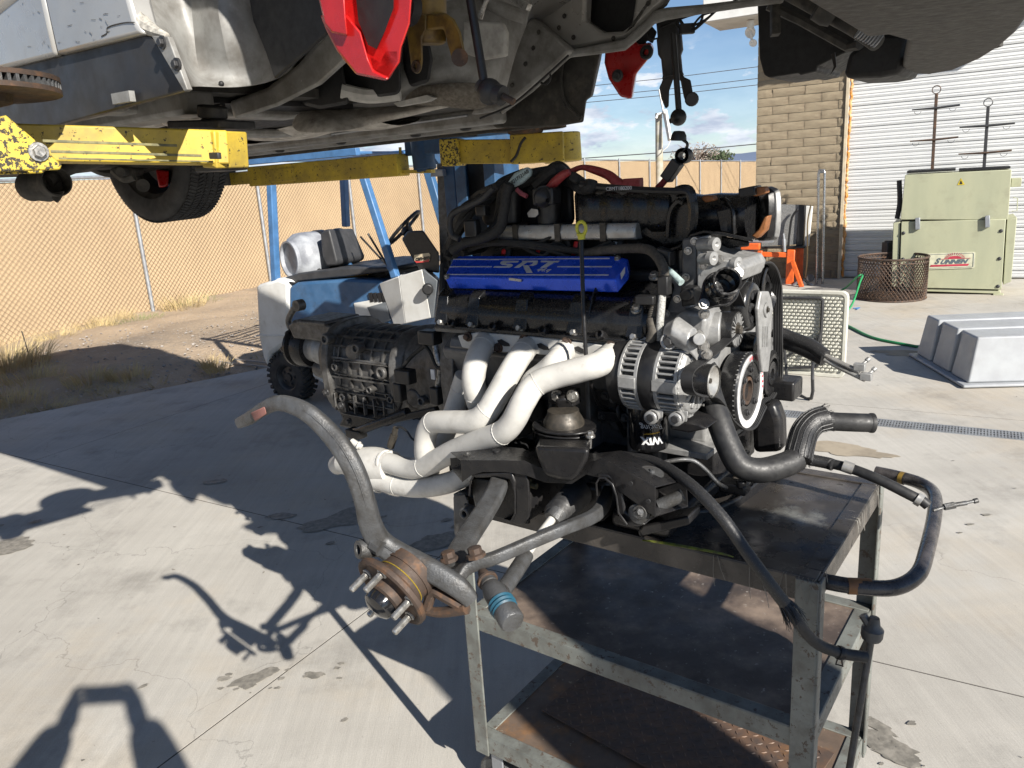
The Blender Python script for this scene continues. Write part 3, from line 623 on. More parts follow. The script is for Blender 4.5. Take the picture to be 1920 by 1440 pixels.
# white tube (drain/brake line) near firewall
b = MB(); b.tube([Q(910, -20, .6), Q(920, 5, .6), Q(950, 20, .62), Q(985, 32, .66)], .020, 10, sub=5); obj('white_duct', b, M['primer'], car)
b = MB(); b.tube([Q(918, -15, .45), Q(906, 15, .45), Q(900, 33, .45)], .007, 8); b.cyl(Q(903, 22, .45), Q(899, 34, .45), .009, 8); b.beam(Q(960, -5, .5), Q(992, 14, .5), .02, .016); obj('brake_line', b, M['bolt'], car)
# front ducts, undertray
part('air_deflector', [(1418, -60), (1420, 16), (1424, 110), (1432, 140), (1442, 146), (1497, 137), (1500, 141), (1530, 134), (1533, 124), (1585, 98), (1612, 60), (1600, -60)], 1.25, .28, M['void'], bevel=.02)
part('air_deflector', [(1590, 100), (1582, 135), (1584, 148), (1650, 145), (1690, 138), (1703, 78), (1690, 60), (1640, 62)], 1.1, .25, M['void'], bevel=.015)
b = MB(); b.tube([Q(1562, 100, 1.2), Q(1566, 125, 1.2), Q(1557, 140, 1.2)], [.012, .008, .001], 6, flat=.4); obj('torn_flap', b, M['void'], car)
b = MB(); tr = [G(x, y, 1.925) for x, y in [(1575, 40), (1625, 70), (1660, 66), (1703, 78), (1690, 138), (1740, 140), (1790, 131), (1838, 111), (1872, 90), (1905, 62), (1928, 32), (1948, -20)]] + [E(-.34, -.12, 1.925), E(-.30, -.30, 1.925), E(-.12, -.42, 1.925), E(.02, -.42, 1.925)]
b.prism(tr, [p + EZ * .03 for p in tr]); obj('undertray', b, M['tray'], car, bevel=.008)
b = MB(); b.tube([D(1470, -20, 2.1), D(1540, 18, 2.05), D(1600, 50, 2.0), D(1645, 80, 1.95)], .022, 12, sub=5); b.lathe(D(1552, 22, 2.0), D(1600, 48, 2) - D(1552, 22, 2), [(.034, -.03), (.036, 0), (.03, .02)], 14, True); obj('oil_cooler_pipe', b, M['under'], car)
b = MB()
for k in range(8): b.lathe(D(1612 + k * 5, 55 + k * 2.6, 1.9), AX * .8 + AY * .5, [(.020, 0), (.022, .002), (.020, .004)], 12)
obj('pipe_coil', b, M['galv'], car)
b = MB(); b.tube([D(1440, 10, 2.2), D(1500, 38, 2.2), D(1590, 88, 2.15), D(1612, 84, 2.1)], .014, 6); b.ext([D(x, y, 2.15) for x, y in [(1448, -30), (1462, -30), (1464, 62), (1448, 64)]], AZ * .02); obj('front_frame_tube', b, M['under'], car)
b = MB(); b.ext([D(x, y, 2.05) for x, y in [(1480, -40), (1640, -40), (1700, 60), (1640, 60), (1560, 10), (1500, 12)]], EZ * .02); obj('front_frame_plate', b, M['under'], car, bevel=.01)
for u0, v0, z1 in ((-.22, -.2, 2.14), (-.24, .2, 2.18), (-.24, .7, 2.18), (-.1, 1.15, 2.18), (.0, -.35, 2.14), (.12, 1.25, 2.2)):
    b = MB(); b.beam(E(u0, v0, 1.95), E(u0 + .02, v0, z1 + .05), .03, .012); obj('tray_bracket', b, M['under'], car, bevel=.002)
# body shell out of sight above (fenders, hood, cabin) as one closed loft
sec = [(-.34, .25, 2.16, 2.42), (-.28, .72, 2.1, 2.6), (.0, .90, 2.12, 2.72), (.8, .94, 2.36, 2.80), (1.55, .95, 2.1, 2.86), (2.2, .95, 2.02, 3.2), (3.0, .95, 2.02, 3.3), (3.9, .95, 2.3, 3.15), (4.5, .92, 2.1, 2.95), (4.85, .7, 2.2, 2.8)]
b = MB(); rings = []
for u0, w, z0, z1 in sec:
    zb = 2.15 + .75 * 0; m_ = min(z1, 2.78)
    rings.append([E(u0, .46 + x * w, z) for x, z in ((-.9, z0), (-1, z0 + .06), (-1, (z0 + m_) / 2), (-.96, m_ - .08), (-.75, m_ + (z1 - m_) * .9), (-.4, z1), (.4, z1), (.75, m_ + (z1 - m_) * .9), (.96, m_ - .08), (1, (z0 + m_) / 2), (1, z0 + .06), (.9, z0))])
b.loft(rings); obj('body_shell', b, M['silver'], car, bevel=.01)
# marks and small fittings under the body
rnd = random.Random(31); b = MB()
for k in range(34):
    x, y = rnd.uniform(0, 235), rnd.uniform(0, 110)
    if y > 126 - x * .24 or abs(x - 80 - y * .24) < 5: continue
    a = rnd.uniform(-.3, 1.2) if rnd.random() < .8 else rnd.uniform(0, 3); l = rnd.uniform(3, 9); pts = [Q(x + l * t * math.cos(a), y + l * t * math.sin(a) + rnd.uniform(-1, 1), NV - .0012) for t in (0, .5, 1)]
    if x + l * math.cos(a) < 238: b.tube(pts, rnd.uniform(.00025, .0006), 4)
b.tube([Q(x, y, NV - .0012) for x, y in ((190, 68), (200, 62), (201, 52), (216, 46), (236, 42), (252, 42))], .001, 5, sub=4)
obj('scratch_mark', b, M['iron'], car, kind='stuff')
for pts, r, m_ in (([(1.55, .98, 1.935), (2.1, .98, 1.93), (2.7, 1.0, 1.93), (3.6, .98, 1.93)], .005, M['galv']), ([(1.55, 1.01, 1.935), (2.1, 1.01, 1.93), (2.8, 1.03, 1.93), (3.6, 1.01, 1.93)], .005, M['under']), ([(1.5, -.08, 1.93), (2.0, -.06, 1.925), (2.7, -.08, 1.93)], .006, M['void'])):
    b = MB(); b.tube([E(*p) for p in pts], r, 8, sub=4); obj('brake_line_pipe', b, m_, car)
for u0, v0 in ((1.7, 1.15), (2.0, 1.18), (2.4, 1.12), (2.9, 1.17), (1.85, -.26), (2.3, -.27), (2.75, -.24), (2.05, .72), (2.6, .70)):
    b = MB(); b.lathe(E(u0, v0, 1.952 if abs(v0) < .9 else 1.9), -EZ, [(.001, .006), (.014, .006), (.022, .002), (.024, -.004)], 18); obj('floor_plug', b, M['void'], car)
for x, y, v_ in ((1022, 10, 1.015), (1048, 52, 1.015), (1075, 70, 1.015), (1215, 6, 1.015), (1010, 60, .945), (985, 120, .945), (960, 160, .945), (955, 95, .945), (1000, 90, .945), (1150, 72, 1.015), (1058, 30, 1.015)):
    b = MB(); b.lathe(Q(x, y, v_), -EV, [(.001, .003), (.006, .003), (.008, 0)], 12); obj('apron_plug', b, M['under'], car)
b = MB(); b.tube([Q(x, y, 1.012) for x, y in ((998, 32), (1030, 62), (1068, 95))], .004, 6); obj('panel_seam', b, M['void'], car)
b = MB(); b.tube([Q(x, y, .935) for x, y in ((1066, 104), (1015, 150), (960, 196), (900, 222))], .004, 6, sub=3); obj('panel_seam', b, M['void'], car)
# ---- brake calipers, strut forks, sway bar links
def caliper(prs, v, name, hole=None, bolts=()):
    b = MB()
    for pts, v0, v1 in prs: b.prism(QP(pts, v0), [Q(x + 3, y - 2, v1) for x, y in pts])
    if hole: b.lathe(Q(hole[0], hole[1], v - .03), -EV, [(.016, -.05), (.016, .03), (.028, .03), (.03, .0), (.03, -.04)], 18)
    o = obj(name, b, M['red'], car, bevel=.008); b = MB()
    for x, y, r in bolts: b.bolt(Q(x, y, v - .045), -EV, r, .01)
    if bolts: obj('caliper_bolt', b, M['dkbolt'], o)
    return o
nc = caliper([([(596, -60), (600, 0), (616, 58), (642, 110), (668, 138), (726, 151), (749, 117), (752, 90), (768, 45), (776, -60)], -.30, -.20), ([(594, -60), (598, 0), (608, 45), (622, 62), (652, 68), (648, 30), (642, -60)], -.34, -.26), ([(600, 28), (612, 58), (632, 96), (668, 140), (724, 152), (730, 146), (700, 132), (690, 110), (676, 60), (650, 28)], -.33, -.24), ([(690, 100), (700, 142), (728, 150), (748, 116), (747, 92), (722, 92), (712, 112)], -.30, -.22), ([(706, 112), (722, 60), (760, 20), (772, -40), (755, -60), (730, 20), (712, 60)], -.27, -.2)], -.3, 'brake_caliper')
b = MB(); b.prism(QP([(662, -60), (740, -60), (738, 15), (722, 58), (706, 92), (690, 84), (672, 40)], -.306), QP([(662, -60), (740, -60), (738, 15), (722, 58), (706, 92), (690, 84), (672, 40)], -.1)); b.lathe(Q(753, 12, -.24), -EV, [(.001, .01), (.012, .01), (.013, .004), (.03, .0), (.032, -.02)], 18); b.tube(QP([(672, 20), (690, 42), (712, 20), (716, -30)], -.235), .014, 8, sub=4); obj('piston_cavity_shade', b, M['void'], nc)  # black prism paints the shade of the caliper cavity; round fittings are piston detail
caliper([([(1135, 91), (1133, 118), (1141, 148), (1163, 182), (1184, 186), (1190, 150), (1191, 140), (1222, 102), (1224, 92), (1218, 80), (1196, 84), (1178, 60), (1170, 70)], 1.18, 1.26)], 1.2, 'brake_caliper', None, ((1158, 142, .014),))
b = MB(); b.prism(QP([(1186, 70), (1215, 40), (1232, 60), (1224, 82), (1214, 76), (1200, 96), (1190, 96)], 1.2), QP([(1186, 70), (1215, 40), (1232, 60), (1224, 82), (1214, 76), (1200, 96), (1190, 96)], 1.24)); b.lathe(Q(1213, 98, 1.18), -EV, [(.010, 0), (.010, .012), (.022, .012), (.024, 0)], 16); obj('caliper_bracket', b, M['void'], car, bevel=.004)
# near fork
f_ = bpy.data.objects.new('strut_fork', None); 
b = MB(); ax_ = (Q(803, 30, -.1) - Q(800, -60, -.1)).normalized(); b.lathe(Q(800, -80, -.1), ax_, [(.036, 0), (.036, .12), (.033, .125), (.033, .15), (.03, .155)], 24, True)
for A in ([(772, 22), (766, 44), (763, 62), (768, 100), (772, 132), (782, 140), (790, 134), (793, 112), (792, 70), (800, 58), (800, 26)], [(800, 26), (800, 58), (832, 54), (840, 84), (848, 112), (856, 126), (872, 118), (874, 106), (864, 60), (852, 36), (836, 24)]):
    b.prism(QP(A, -.135), QP(A, -.075))
fo = obj('strut_fork', b, M['ochre'], car, bevel=.008)
b = MB(); b.lathe(Q(781, 125, -.136), -EV, [(.006, .0), (.006, .004), (.011, .004), (.012, 0)], 14); obj('fork_eye', b, M['rust'], fo)
b = MB(); b.cyl(Q(862, 108, -.15), Q(862, 108, -.10), .016, 14); obj('fork_bush', b, M['rust'], fo)
b = MB(); b.cyl(Q(872, -60, -.15), Q(908, 158, -.15), .0085, 12); l1 = obj('sway_bar_link', b, M['black'], car)
b = MB(); b.ball(Q(918, 172, -.15), .024, 16, 10); b.cyl(Q(925, 174, -.15), Q(943, 180, -.15), .018, 14); b.cyl(Q(900, 158, -.15), Q(915, 172, -.15), .014, 12); obj('link_joint', b, M['rubber'], l1)
b = MB(); b.cyl(Q(940, 179, -.15), Q(963, 191, -.15), .0065, 10); obj('link_stud', b, M['rust'], l1)
# far strut
b = MB(); a0, a1 = Q(1250, 20, 1.1), Q(1262, 145, 1.1); ax_ = (a1 - a0).normalized(); Ls = (a1 - a0).length
b.lathe(a0, ax_, [(.036, 0), (.036, Ls * .35), (.040, Ls * .4), (.040, Ls * .62), (.032, Ls * .7), (.032, Ls * .95), (.036, Ls)], 18, True)
for A in ([(1246, 138), (1240, 156), (1236, 164), (1240, 186), (1248, 204), (1254, 200), (1255, 170), (1262, 150), (1270, 138)], [(1262, 138), (1276, 152), (1282, 182), (1288, 198), (1296, 196), (1300, 178), (1295, 150), (1282, 144), (1278, 132)]): b.prism(QP(A, 1.08), QP(A, 1.12))
b.cyl(Q(1297, 186, 1.05), Q(1297, 186, 1.13), .022, 14)
st = obj('rear_strut_fork', b, M['steel_dk'], car, bevel=.004)
b = MB(); b.cyl(Q(1262, 62, 1.03), Q(1273, 212, 1.03), .0095, 12); b.ball(Q(1272, 220, 1.03), .026, 14, 10); b.cyl(Q(1268, 224, 1.03), Q(1256, 227, 1.03), .008, 8); obj('rear_link', b, M['black'], st)
b = MB(); rnd = random.Random(4)
for k in range(5): b.tube(QP([(1268 + rnd.uniform(-4, 4), 30), (1276 + rnd.uniform(-6, 10), 48 + rnd.uniform(-8, 8)), (1300 + rnd.uniform(-8, 8), 56 + rnd.uniform(-10, 4)), (1320 + rnd.uniform(-5, 5), 34 + rnd.uniform(-8, 8)), (1318 + rnd.uniform(-5, 30), 20)], 1.05), .0035, 6, sub=5)
b.tube(QP([(1240, 52), (1290, 30), (1356, 14), (1392, -10)], 1.06), .004, 6, sub=5); b.box(Q(1288, 54, 1.05), (.022, .012, .014)); b.tube(QP([(1214, 62), (1220, 74), (1232, 72)], 1.06), .003, 6, sub=4); obj('sensor_wiring', b, M['void'], car)
# ---- rear: wheel, muffler pipe, suspension bits
def wheel(c, axis, parent, name='wheel'):
    prof = [(.235, -.11), (.27, -.125), (.315, -.128), (.345, -.115), (.356, -.095), (.358, -.06), (.358, .06), (.356, .095), (.345, .115), (.315, .128), (.27, .125), (.235, .11)]; prof = [(r * 1.06, h * 1.15) for r, h in prof]
    b = MB(); b.lathe(c, axis, prof, 56); w = obj(name, b, M['tyre'], parent, smooth=50)
    x = axis.orthogonal().normalized(); y = axis.cross(x); b = MB()
    for k in range(110):
        a = 2 * PI * k / 110; d = x * math.cos(a) + y * math.sin(a); t = -x * math.sin(a) + y * math.cos(a)
        for h, w_, sk in ((-.085, .022, .35), (-.04, .017, -.4), (.0, .014, .5), (.04, .017, .4), (.085, .022, -.35)):
            dd = (axis + t * sk).normalized(); b.box(c + axis * h * 1.15 + d * .381, (w_, .0068, .004), (dd, dd.cross(d).normalized(), d))
    obj('tread', b, M['tyre'], w, kind='stuff')
    b = MB(); b.lathe(c, axis, [(.250, -.125), (.258, -.130), (.25, -.115), (.225, -.09), (.215, .06), (.24, .112)], 44); b.lathe(c, axis, [(.21, .075), (.08, .09), (.05, .085), (.001, .085)], 30)
    obj('rim', b, M['under'], w)
    b = MB(); b.lathe(c, axis, [(.17, -.02), (.17, .005), (.05, .01), (.05, .04)], 40, True); obj('brake_disc', b, M['iron'], w)
    return w
wax = (EV + EZ * .03 + EU * .10).normalized()
wc = D(306, 286, 4.40)
wheel(wc, wax, car, 'rear_wheel')
b = MB(); b.prism([D(x, y, 4.35) for x, y in [(292, 318), (318, 320), (315, 350), (298, 352)]], [D(x, y, 4.45) for x, y in [(292, 318), (318, 320), (315, 350), (298, 352)]]); obj('rear_caliper', b, M['red'], car, bevel=.01)
b = MB(); b.tube([D(150, 300, 4.2), D(200, 322, 4.2), D(250, 318, 4.25), D(330, 300, 4.4)], .055, 10, sub=4, flat=.5); b.tube([D(250, 305, 4.2), D(262, 340, 4.2), D(275, 350, 4.2)], .02, 8, sub=3); b.cyl(D(268, 348, 4.1), D(268, 348, 4.3), .035, 12); b.tube([D(215, 318, 4.0), D(232, 332, 4.0), D(250, 328, 4.0)], .03, 8, sub=4); b.cyl(D(225, 322, 3.9), D(262, 322, 4.2), .022); obj('rear_suspension_arm', b, M['under'], car)
b = MB(); b.tube([D(62, 350, 3.2), D(70, 349, 3.2), D(98, 345, 3.2)], [.05, .062, .062], 20, cap=False); b.lathe(D(94, 345, 3.2), AX * .75 - AZ * .6, [(.066, -.05), (.062, .0), (.06, .07), (.054, .07), (.056, -.02), (.001, -.02)], 26); b.tube([D(88, 340, 3.2), D(110, 325, 3.25), D(140, 312, 3.3), D(190, 300, 3.4)], .028, 10, sub=4)
b.ball(D(60, 349, 3.2), .062, 18, 10)
ex = obj('exhaust_pipe', b, M['under'], car)
b = MB(); b.ext([D(x, y, 3.17) for x, y in [(92, 362), (120, 358), (112, 374), (106, 380), (100, 376)]], AZ * .008); obj('exhaust_flange', b, M['under'], ex, bevel=.002)
b = MB(); b.beam(E(3.9, -.3, 1.93), E(3.9, 1.2, 1.93), .35, .1); b.beam(E(3.3, .2, 1.93), E(4.5, .3, 1.93), .2, .12); b.box(E(4.55, .5, 1.98), (.3, .5, .09), (EU, EV, EZ)); obj('rear_subframe', b, M['under'], car, bevel=.03)
b = MB(); b.box(E(3.6, .45, 1.945), (.55, .75, .02), (EU, EV, EZ)); obj('fuel_tank', b, M['under'], car, bevel=.02)

# ================================================================= lift
lift = thing('vehicle_lift', 'blue two post vehicle lift with worn yellow arms holding up the silver car', 'car lift', E(2.35, 2.2, 0))
def post(uc, vc, sg):
    b = MB(); z = 1.55
    b.box(E(uc, vc, z), (.15, .008, z), (EU, EV, EZ))
    for s in (-1, 1): b.box(E(uc + s * .15, vc - sg * .12, z), (.008, .128, z), (EU, EV, EZ)); b.box(E(uc + s * .115, vc - sg * .245, z), (.042, .007, z), (EU, EV, EZ))
    p = obj('lift_post', b, M['blue_lift'], lift, bevel=.004)
    b = MB(); b.box(E(uc, vc - sg * .10, 1.1), (.13, .05, 1.05), (EU, EV, EZ)); obj('post_interior', b, M['void'], p)
    b = MB(); b.box(E(uc, vc, .012), (.25, .22, .012), (EU, EV, EZ)); obj('base_plate', b, M['blue_lift'], p, bevel=.003)
    return p
_pu = (Q(940, 400, 2.75) - EO).dot(EU); post(_pu, 2.75, 1); post(_pu, -1.9, -1)
def oriented(a, b): return (b - a).normalized()
# far carriage with its two arms
b = MB(); b.cyl(Q(790, 262, 1.85), Q(797, 318, 1.85), .062, 22); b.beam(Q(770, 276, 1.86), Q(835, 270, 1.86), .1, .09); b.beam(Q(800, 285, 2.0), Q(960, 272, 2.55), .12, .14); b.beam(Q(770, 262, 1.87), Q(1000, 240, 1.9), .1, .03); b.cyl(Q(796, 312, 1.85), Q(798, 322, 1.85), .05, 16)
obj('arm_carriage', b, M['blue_lift'], lift, bevel=.006)
b = MB(); b.beam(Q(748, 322, 1.8), Q(812, 321, 1.85), .05, .018); b.cyl(Q(750, 276, 1.8), Q(753, 324, 1.8), .008, 8); obj('arm_restraint', b, M['yellow'], lift)
def arm(a, b_, w, h, m, outer=None, w2=0, h2=0, m2=None):
    q = MB(); q.beam(a, b_, w, h); o = obj('lift_arm', q, m, lift, bevel=.004)
    if outer:
        q = MB(); q.beam(outer[0], outer[1], w2, h2); obj('arm_outer_tube', q, m2 or m, o, bevel=.005)
    return o
a1 = arm(Q(415, 337, 1.62), Q(560, 326, 1.68), .07, .075, M['yellow'], (Q(478, 331, 1.66), Q(756, 309, 1.80)), .11, .115)
b = MB(); b.beam(Q(412, 333, 1.6), Q(432, 332, 1.6), .09, .1); obj('arm_end_cap', b, M['under'], a1, bevel=.004)
a2 = arm(Q(835, 285, 1.45), Q(1000, 284, 1.6), .09, .105, M['yellow'], (Q(962, 281, 1.56), Q(1060, 275, 1.66)), .14, .125)
b = MB(); b.beam(Q(832, 287, 1.43), Q(866, 285, 1.46), .11, .118); obj('arm_end_cap', b, M['yellow_chip'], a2, bevel=.006)
b = MB(); b.cyl(Q(1052, 250, 1.70), Q(1056, 304, 1.70), .085, 26); obj('arm_pivot', b, M['yellow'], a2, bevel=.006)
b = MB(); b.tube(QP([(985, 258), (976, 270), (968, 292), (958, 303)], 1.485), .006, 6, sub=4); obj('arm_weld', b, M['void'], a2)
b = MB(); b.cyl(Q(880, 232, 1.45), Q(881, 256, 1.45), .035, 16); b.beam(Q(845, 244, 1.44), Q(925, 240, 1.44), .1, .02); obj('lift_pad', b, M['rubber'], a2, bevel=.004)
# near arm
n0, n1 = D(-260, 268, 1.34), Q(424, 282, -.24)
a3 = arm(D(-40, 268, 1.56), n1 + EZ * .004, .10, .073, M['yellow'], None)
b = MB(); nd = (n1 - n0).normalized(); P_ = [D(-420, 250, 1.2), D(-30, 222, 1.52), D(8, 215, 1.55), D(62, 262, 1.62), D(114, 308, 1.68), D(108, 318, 1.68), D(-20, 322, 1.55), D(-420, 322, 1.2)]
nrm = -nd.cross(EZ).normalized()
if nrm.dot(CAM - n1) < 0: nrm = -nrm
P_ = [pl(x, y, n1 + nrm * .056, nrm) for x, y in [(-420, 232), (-30, 228), (8, 216), (62, 262), (114, 310), (110, 319), (-20, 323), (-420, 330)]]; b.ext(P_, nrm * .012); b.ext([p - nrm * .118 for p in P_], -nrm * .012)
yk = obj('arm_yoke', b, M['yellow_chip'], a3, bevel=.003)
b = MB(); b.bolt(pl(72, 285, n1 + nrm * .068, nrm), nrm, .012, .012); obj('yoke_bolt', b, M['bolt'], yk)
nrm = -nd.cross(EZ).normalized()
if nrm.dot(CAM - n1) < 0: nrm = -nrm
b = MB()
for x0, y0, x1, y1 in ((80, 264, 332, 273), (95, 284, 378, 292), (110, 297, 400, 303)):
    pp = n1 + nrm * .0505; b.beam(pl(x0, y0, pp, nrm), pl(x1, y1, pp, nrm), .002, .0055 if y0 != 297 else .0035, EZ)
obj('arm_groove', b, mat('dull olive steel', (.10, .095, .05), .6, col2=(.2, .18, .08), scale=20), a3, bevel=.0015)
b = MB(); b.beam(Q(408, 280, -.25), Q(436, 281, -.24), .106, .081); c_ = obj('arm_end_cap', b, M['yellow'], a3, bevel=.004)
b = MB(); b.beam(Q(392, 318, -.25), Q(440, 314, -.23), .09, .012); b.beam(Q(395, 292, -.315), Q(412, 292, -.315), .01, .014); obj('end_latch', b, M['steel_dk'], a3, bevel=.002)
b = MB(); b.cyl(Q(398, 198, -.2), Q(399, 222, -.2), .034, 16); b.beam(Q(350, 236, -.2), Q(446, 234, -.17), .12, .02); b.cyl(Q(398, 222, -.2), Q(400, 246, -.2), .026, 14); obj('lift_pad', b, M['rubber'], a3, bevel=.004)
ye = (P_[0] + P_[-1]) / 2 - nrm * .06; pe = E(_pu, -1.74, ye.z)
b = MB(); b.beam(ye - (ye - pe).normalized() * -.02, pe, .13, .10); b.beam(pe - EU * .26, pe + EU * .26, .12, .16); b.cyl(ye - EZ * .09, ye + EZ * .09, .06, 22); obj('arm_carriage', b, M['blue_lift'], lift, bevel=.006)
# vented rotors lying on the arms
def rotor(c, ax, r, lab):
    b = MB(); b.lathe(c, ax, [(r * .55, 0), (r, 0), (r, .009), (r * .55, .009)], 56); b.lathe(c, ax, [(r * .55, .022), (r, .022), (r, .031), (r * .45, .031)], 56); x = ax.orthogonal().normalized(); y = ax.cross(x)
    t = thing('brake_rotor', lab, 'brake rotor', c)
    b.lathe(c, ax, [(.001, -.02), (r * .3, -.02), (r * .42, -.015), (r * .45, .0), (r * .56, .0)], 40)
    obj('disc', b, M['rust'], t); b = MB()
    for k in range(64):
        a = 2 * PI * k / 64; d = x * math.cos(a) + y * math.sin(a); b.box(c + d * r * .8 + ax * .0155, (r * .195, .003, .0068), (d, ax.cross(d), ax))
    obj('vane', b, M['iron'], t, kind='stuff'); return t
rotor(Q(-52, 178, -.70), (EZ + EV * .02).normalized(), .15, 'rusty vented brake rotor lying on the near lift arm at the left edge')
rotor(Q(985, 243, 1.55), EZ, .18, 'rusty vented brake rotor lying on the far yellow arm above the engine')
# ================================================================= forklift
FS[0] = 1.5
M['fwhite'] = mat('scuffed white forklift paint', (.62, .62, .60), .5, col2=(.52, .51, .48), scale=4, grime=(.25, .21, .17), g_s=5, g_lo=.62, g_hi=.9, chip=(.06, .045, .035), chip_s=30, chip_lo=.71, chip_hi=.73)
M['fblue'] = mat('faded blue forklift paint', (.032, .095, .20), .45, col2=(.055, .13, .25), scale=5, grime=(.03, .04, .06), g_s=5, g_lo=.55, g_hi=.85, chip=(.35, .36, .38), chip_s=40, chip_lo=.71, chip_hi=.73)
M['fguard'] = mat('blue guard paint', (.06, .16, .34), .45, col2=(.045, .12, .25), scale=9, chip=(.4, .4, .4), chip_s=40, chip_lo=.7, chip_hi=.72)
M['tank'] = mat('grey gas tank', (.19, .20, .225), .4, col2=(.36, .38, .41), scale=5, bump=.05)
M['vinyl'] = mat('black vinyl', (.03, .031, .034), .55, col2=(.045, .045, .048), scale=8, bump=.1)
M['greypaint'] = mat('grey paint', (.14, .155, .17), .5, col2=(.11, .12, .13), scale=6)
FH = V((.866, -.5, 0)); FLf = V((.5, .866, 0)); FR = V((-1.88, 6.27, 0))
def FQ(px, py, w): return pl(px, py, FR + FLf * w, FLf)
def FP(a, w, z): return FR + FH * a + FLf * w + EZ * z
fk = thing('forklift', 'small blue and white forklift with an empty black seat and a grey gas tank', 'forklift', FP(.6, .4, 0))
def fpart(name, pts, w0, w1, m, par=None, bevel=.012):
    b = MB(); A = [FQ(x, y, w0) for x, y in pts]; b.ext(A, FLf * (w1 - w0)); return obj(name, b, m, par or fk, bevel=bevel)
cw = fpart('counterweight', [(479, 535), (520, 522), (541, 528), (541, 600), (541, 626), (602, 636), (612, 650), (604, 655), (560, 646), (530, 648), (508, 664), (500, 690), (492, 670), (484, 632)], -.02, .95, M['fwhite'], bevel=.03)
b = MB(); b.beam(FQ(482, 629, -.025), FQ(541, 630, -.025), .012, .012); obj('seam_trim', b, M['fwhite'], cw, bevel=.003)
fpart('chassis', [(560, 640), (640, 650), (760, 640), (800, 660), (780, 735), (700, 735), (610, 722), (586, 706), (583, 676), (570, 655)], .03, .9, M['fwhite'])
fpart('hood', [(542, 538), (556, 530), (650, 524), (716, 527), (732, 566), (745, 615), (742, 650), (650, 652), (608, 636), (542, 624)], -.01, .93, M['fblue'], bevel=.02)
b = MB(); b.ext([FQ(x, y, -.015) for x, y in [(664, 568), (688, 564), (716, 558), (722, 612), (672, 612)]], FLf * -.006); vp_ = obj('vent_panel', b, M['fwhite'], fk, bevel=.003)
b = MB(); b.ext([FQ(x, y, -.022) for x, y in [(689, 576), (724, 566), (733, 600), (704, 612)]], FLf * -.006); obj('step_plate', b, M['greypaint'], fk, bevel=.003)
b = MB()
for k in range(4): b.beam(FQ(694 + k * 8, 549, -.02), FQ(698 + k * 8, 566, -.02), .03, .012, FLf)
obj('vent_slot', b, M['void'], vp_, kind='stuff')
def FQp(pts, w): return [FQ(x, y, w) for x, y in pts]
# engine deck, seat cushion, backrest
fpart('engine_deck', [(521, 524), (560, 512), (640, 502), (735, 501), (738, 508), (640, 520), (540, 530)], .05, .85, M['vinyl'])
fpart('seat_cushion', [(622, 522), (632, 508), (700, 506), (728, 508), (733, 522), (700, 536), (640, 538), (624, 532)], .22, .62, M['vinyl'], bevel=.04)
b = MB(); c0 = FP(.42, .2, 0)
A = [(600, 437), (609, 431), (630, 429), (662, 427), (676, 440), (685, 476), (683, 487), (640, 498), (612, 500), (604, 480)]
b.prism(FQp([(600, 437), (608, 431), (617, 429), (632, 490), (630, 498), (612, 500), (604, 480)], .16), FQp([(640, 436), (650, 431), (662, 428), (685, 480), (683, 487), (668, 494), (650, 480)], .60))
obj('seat_backrest', b, M['vinyl'], fk, bevel=.03, seg=3)
b = MB(); b.beam(FQ(650, 494, .4), FQ(668, 520, .4), .06, .02); b.cyl(FQ(655, 495, .4), FQ(668, 512, .4), .02, 10); obj('seat_spring', b, M['blue_lift'], fk)
b = MB(); b.tube([FQ(x, y, .15) for x, y in [(622, 518), (650, 528), (700, 524), (726, 512)]], .02, 8, sub=5); b.tube([FQ(x, y, .18) for x, y in [(668, 512), (682, 504), (690, 516), (700, 532)]], .008, 6, sub=5); obj('seat_belt', b, M['black'], fk)
b = MB(); b.ext(FQp([(636, 514), (660, 508), (690, 508), (690, 516), (650, 522)], .14), FLf * .1); obj('strap_bundle', b, M['ochre'], fk, bevel=.01)
# tank
ta = FQ(541, 487, .10); tdir = FLf * .95 + FH * .30; tdir.normalize()
b = MB(); b.lathe(ta, tdir, [(.001, .03), (.13, .03), (.135, 0), (.15, -.0), (.152, .03), (.175, .05), (.200, .09), (.205, .14), (.205, .48), (.18, .56), (.08, .60), (.001, .60)], 40); tk = obj('gas_tank', b, M['tank'], fk)
b = MB(); b.lathe(ta, tdir, [(.209, .26), (.212, .27), (.212, .33), (.209, .34)], 40); obj('tank_strap', b, M['black'], tk)
b = MB(); b.lathe(ta - EZ * .002, tdir, [(.209, .46), (.212, .47), (.212, .50), (.209, .51)], 40); obj('tank_band', b, M['black'], tk)
b = MB(); b.beam(FQ(560, 522, .2), FQ(570, 508, .3), .1, .02); b.box(ta + tdir * .3 - EZ * .24, (.22, .1, .03), (FH, FLf, EZ)); b.tube([FQ(595, 505, .2), FQ(608, 512, .2), FQ(622, 506, .25)], .02, 8, sub=4); obj('tank_bracket', b, M['black'], fk, bevel=.005)
b = MB(); b.tube([FQ(520, 536, .0), FQ(535, 530, .0), FQ(556, 532, .02), FQ(570, 530, .05)], .012, 6, sub=4); obj('rear_hose', b, M['black'], fk)
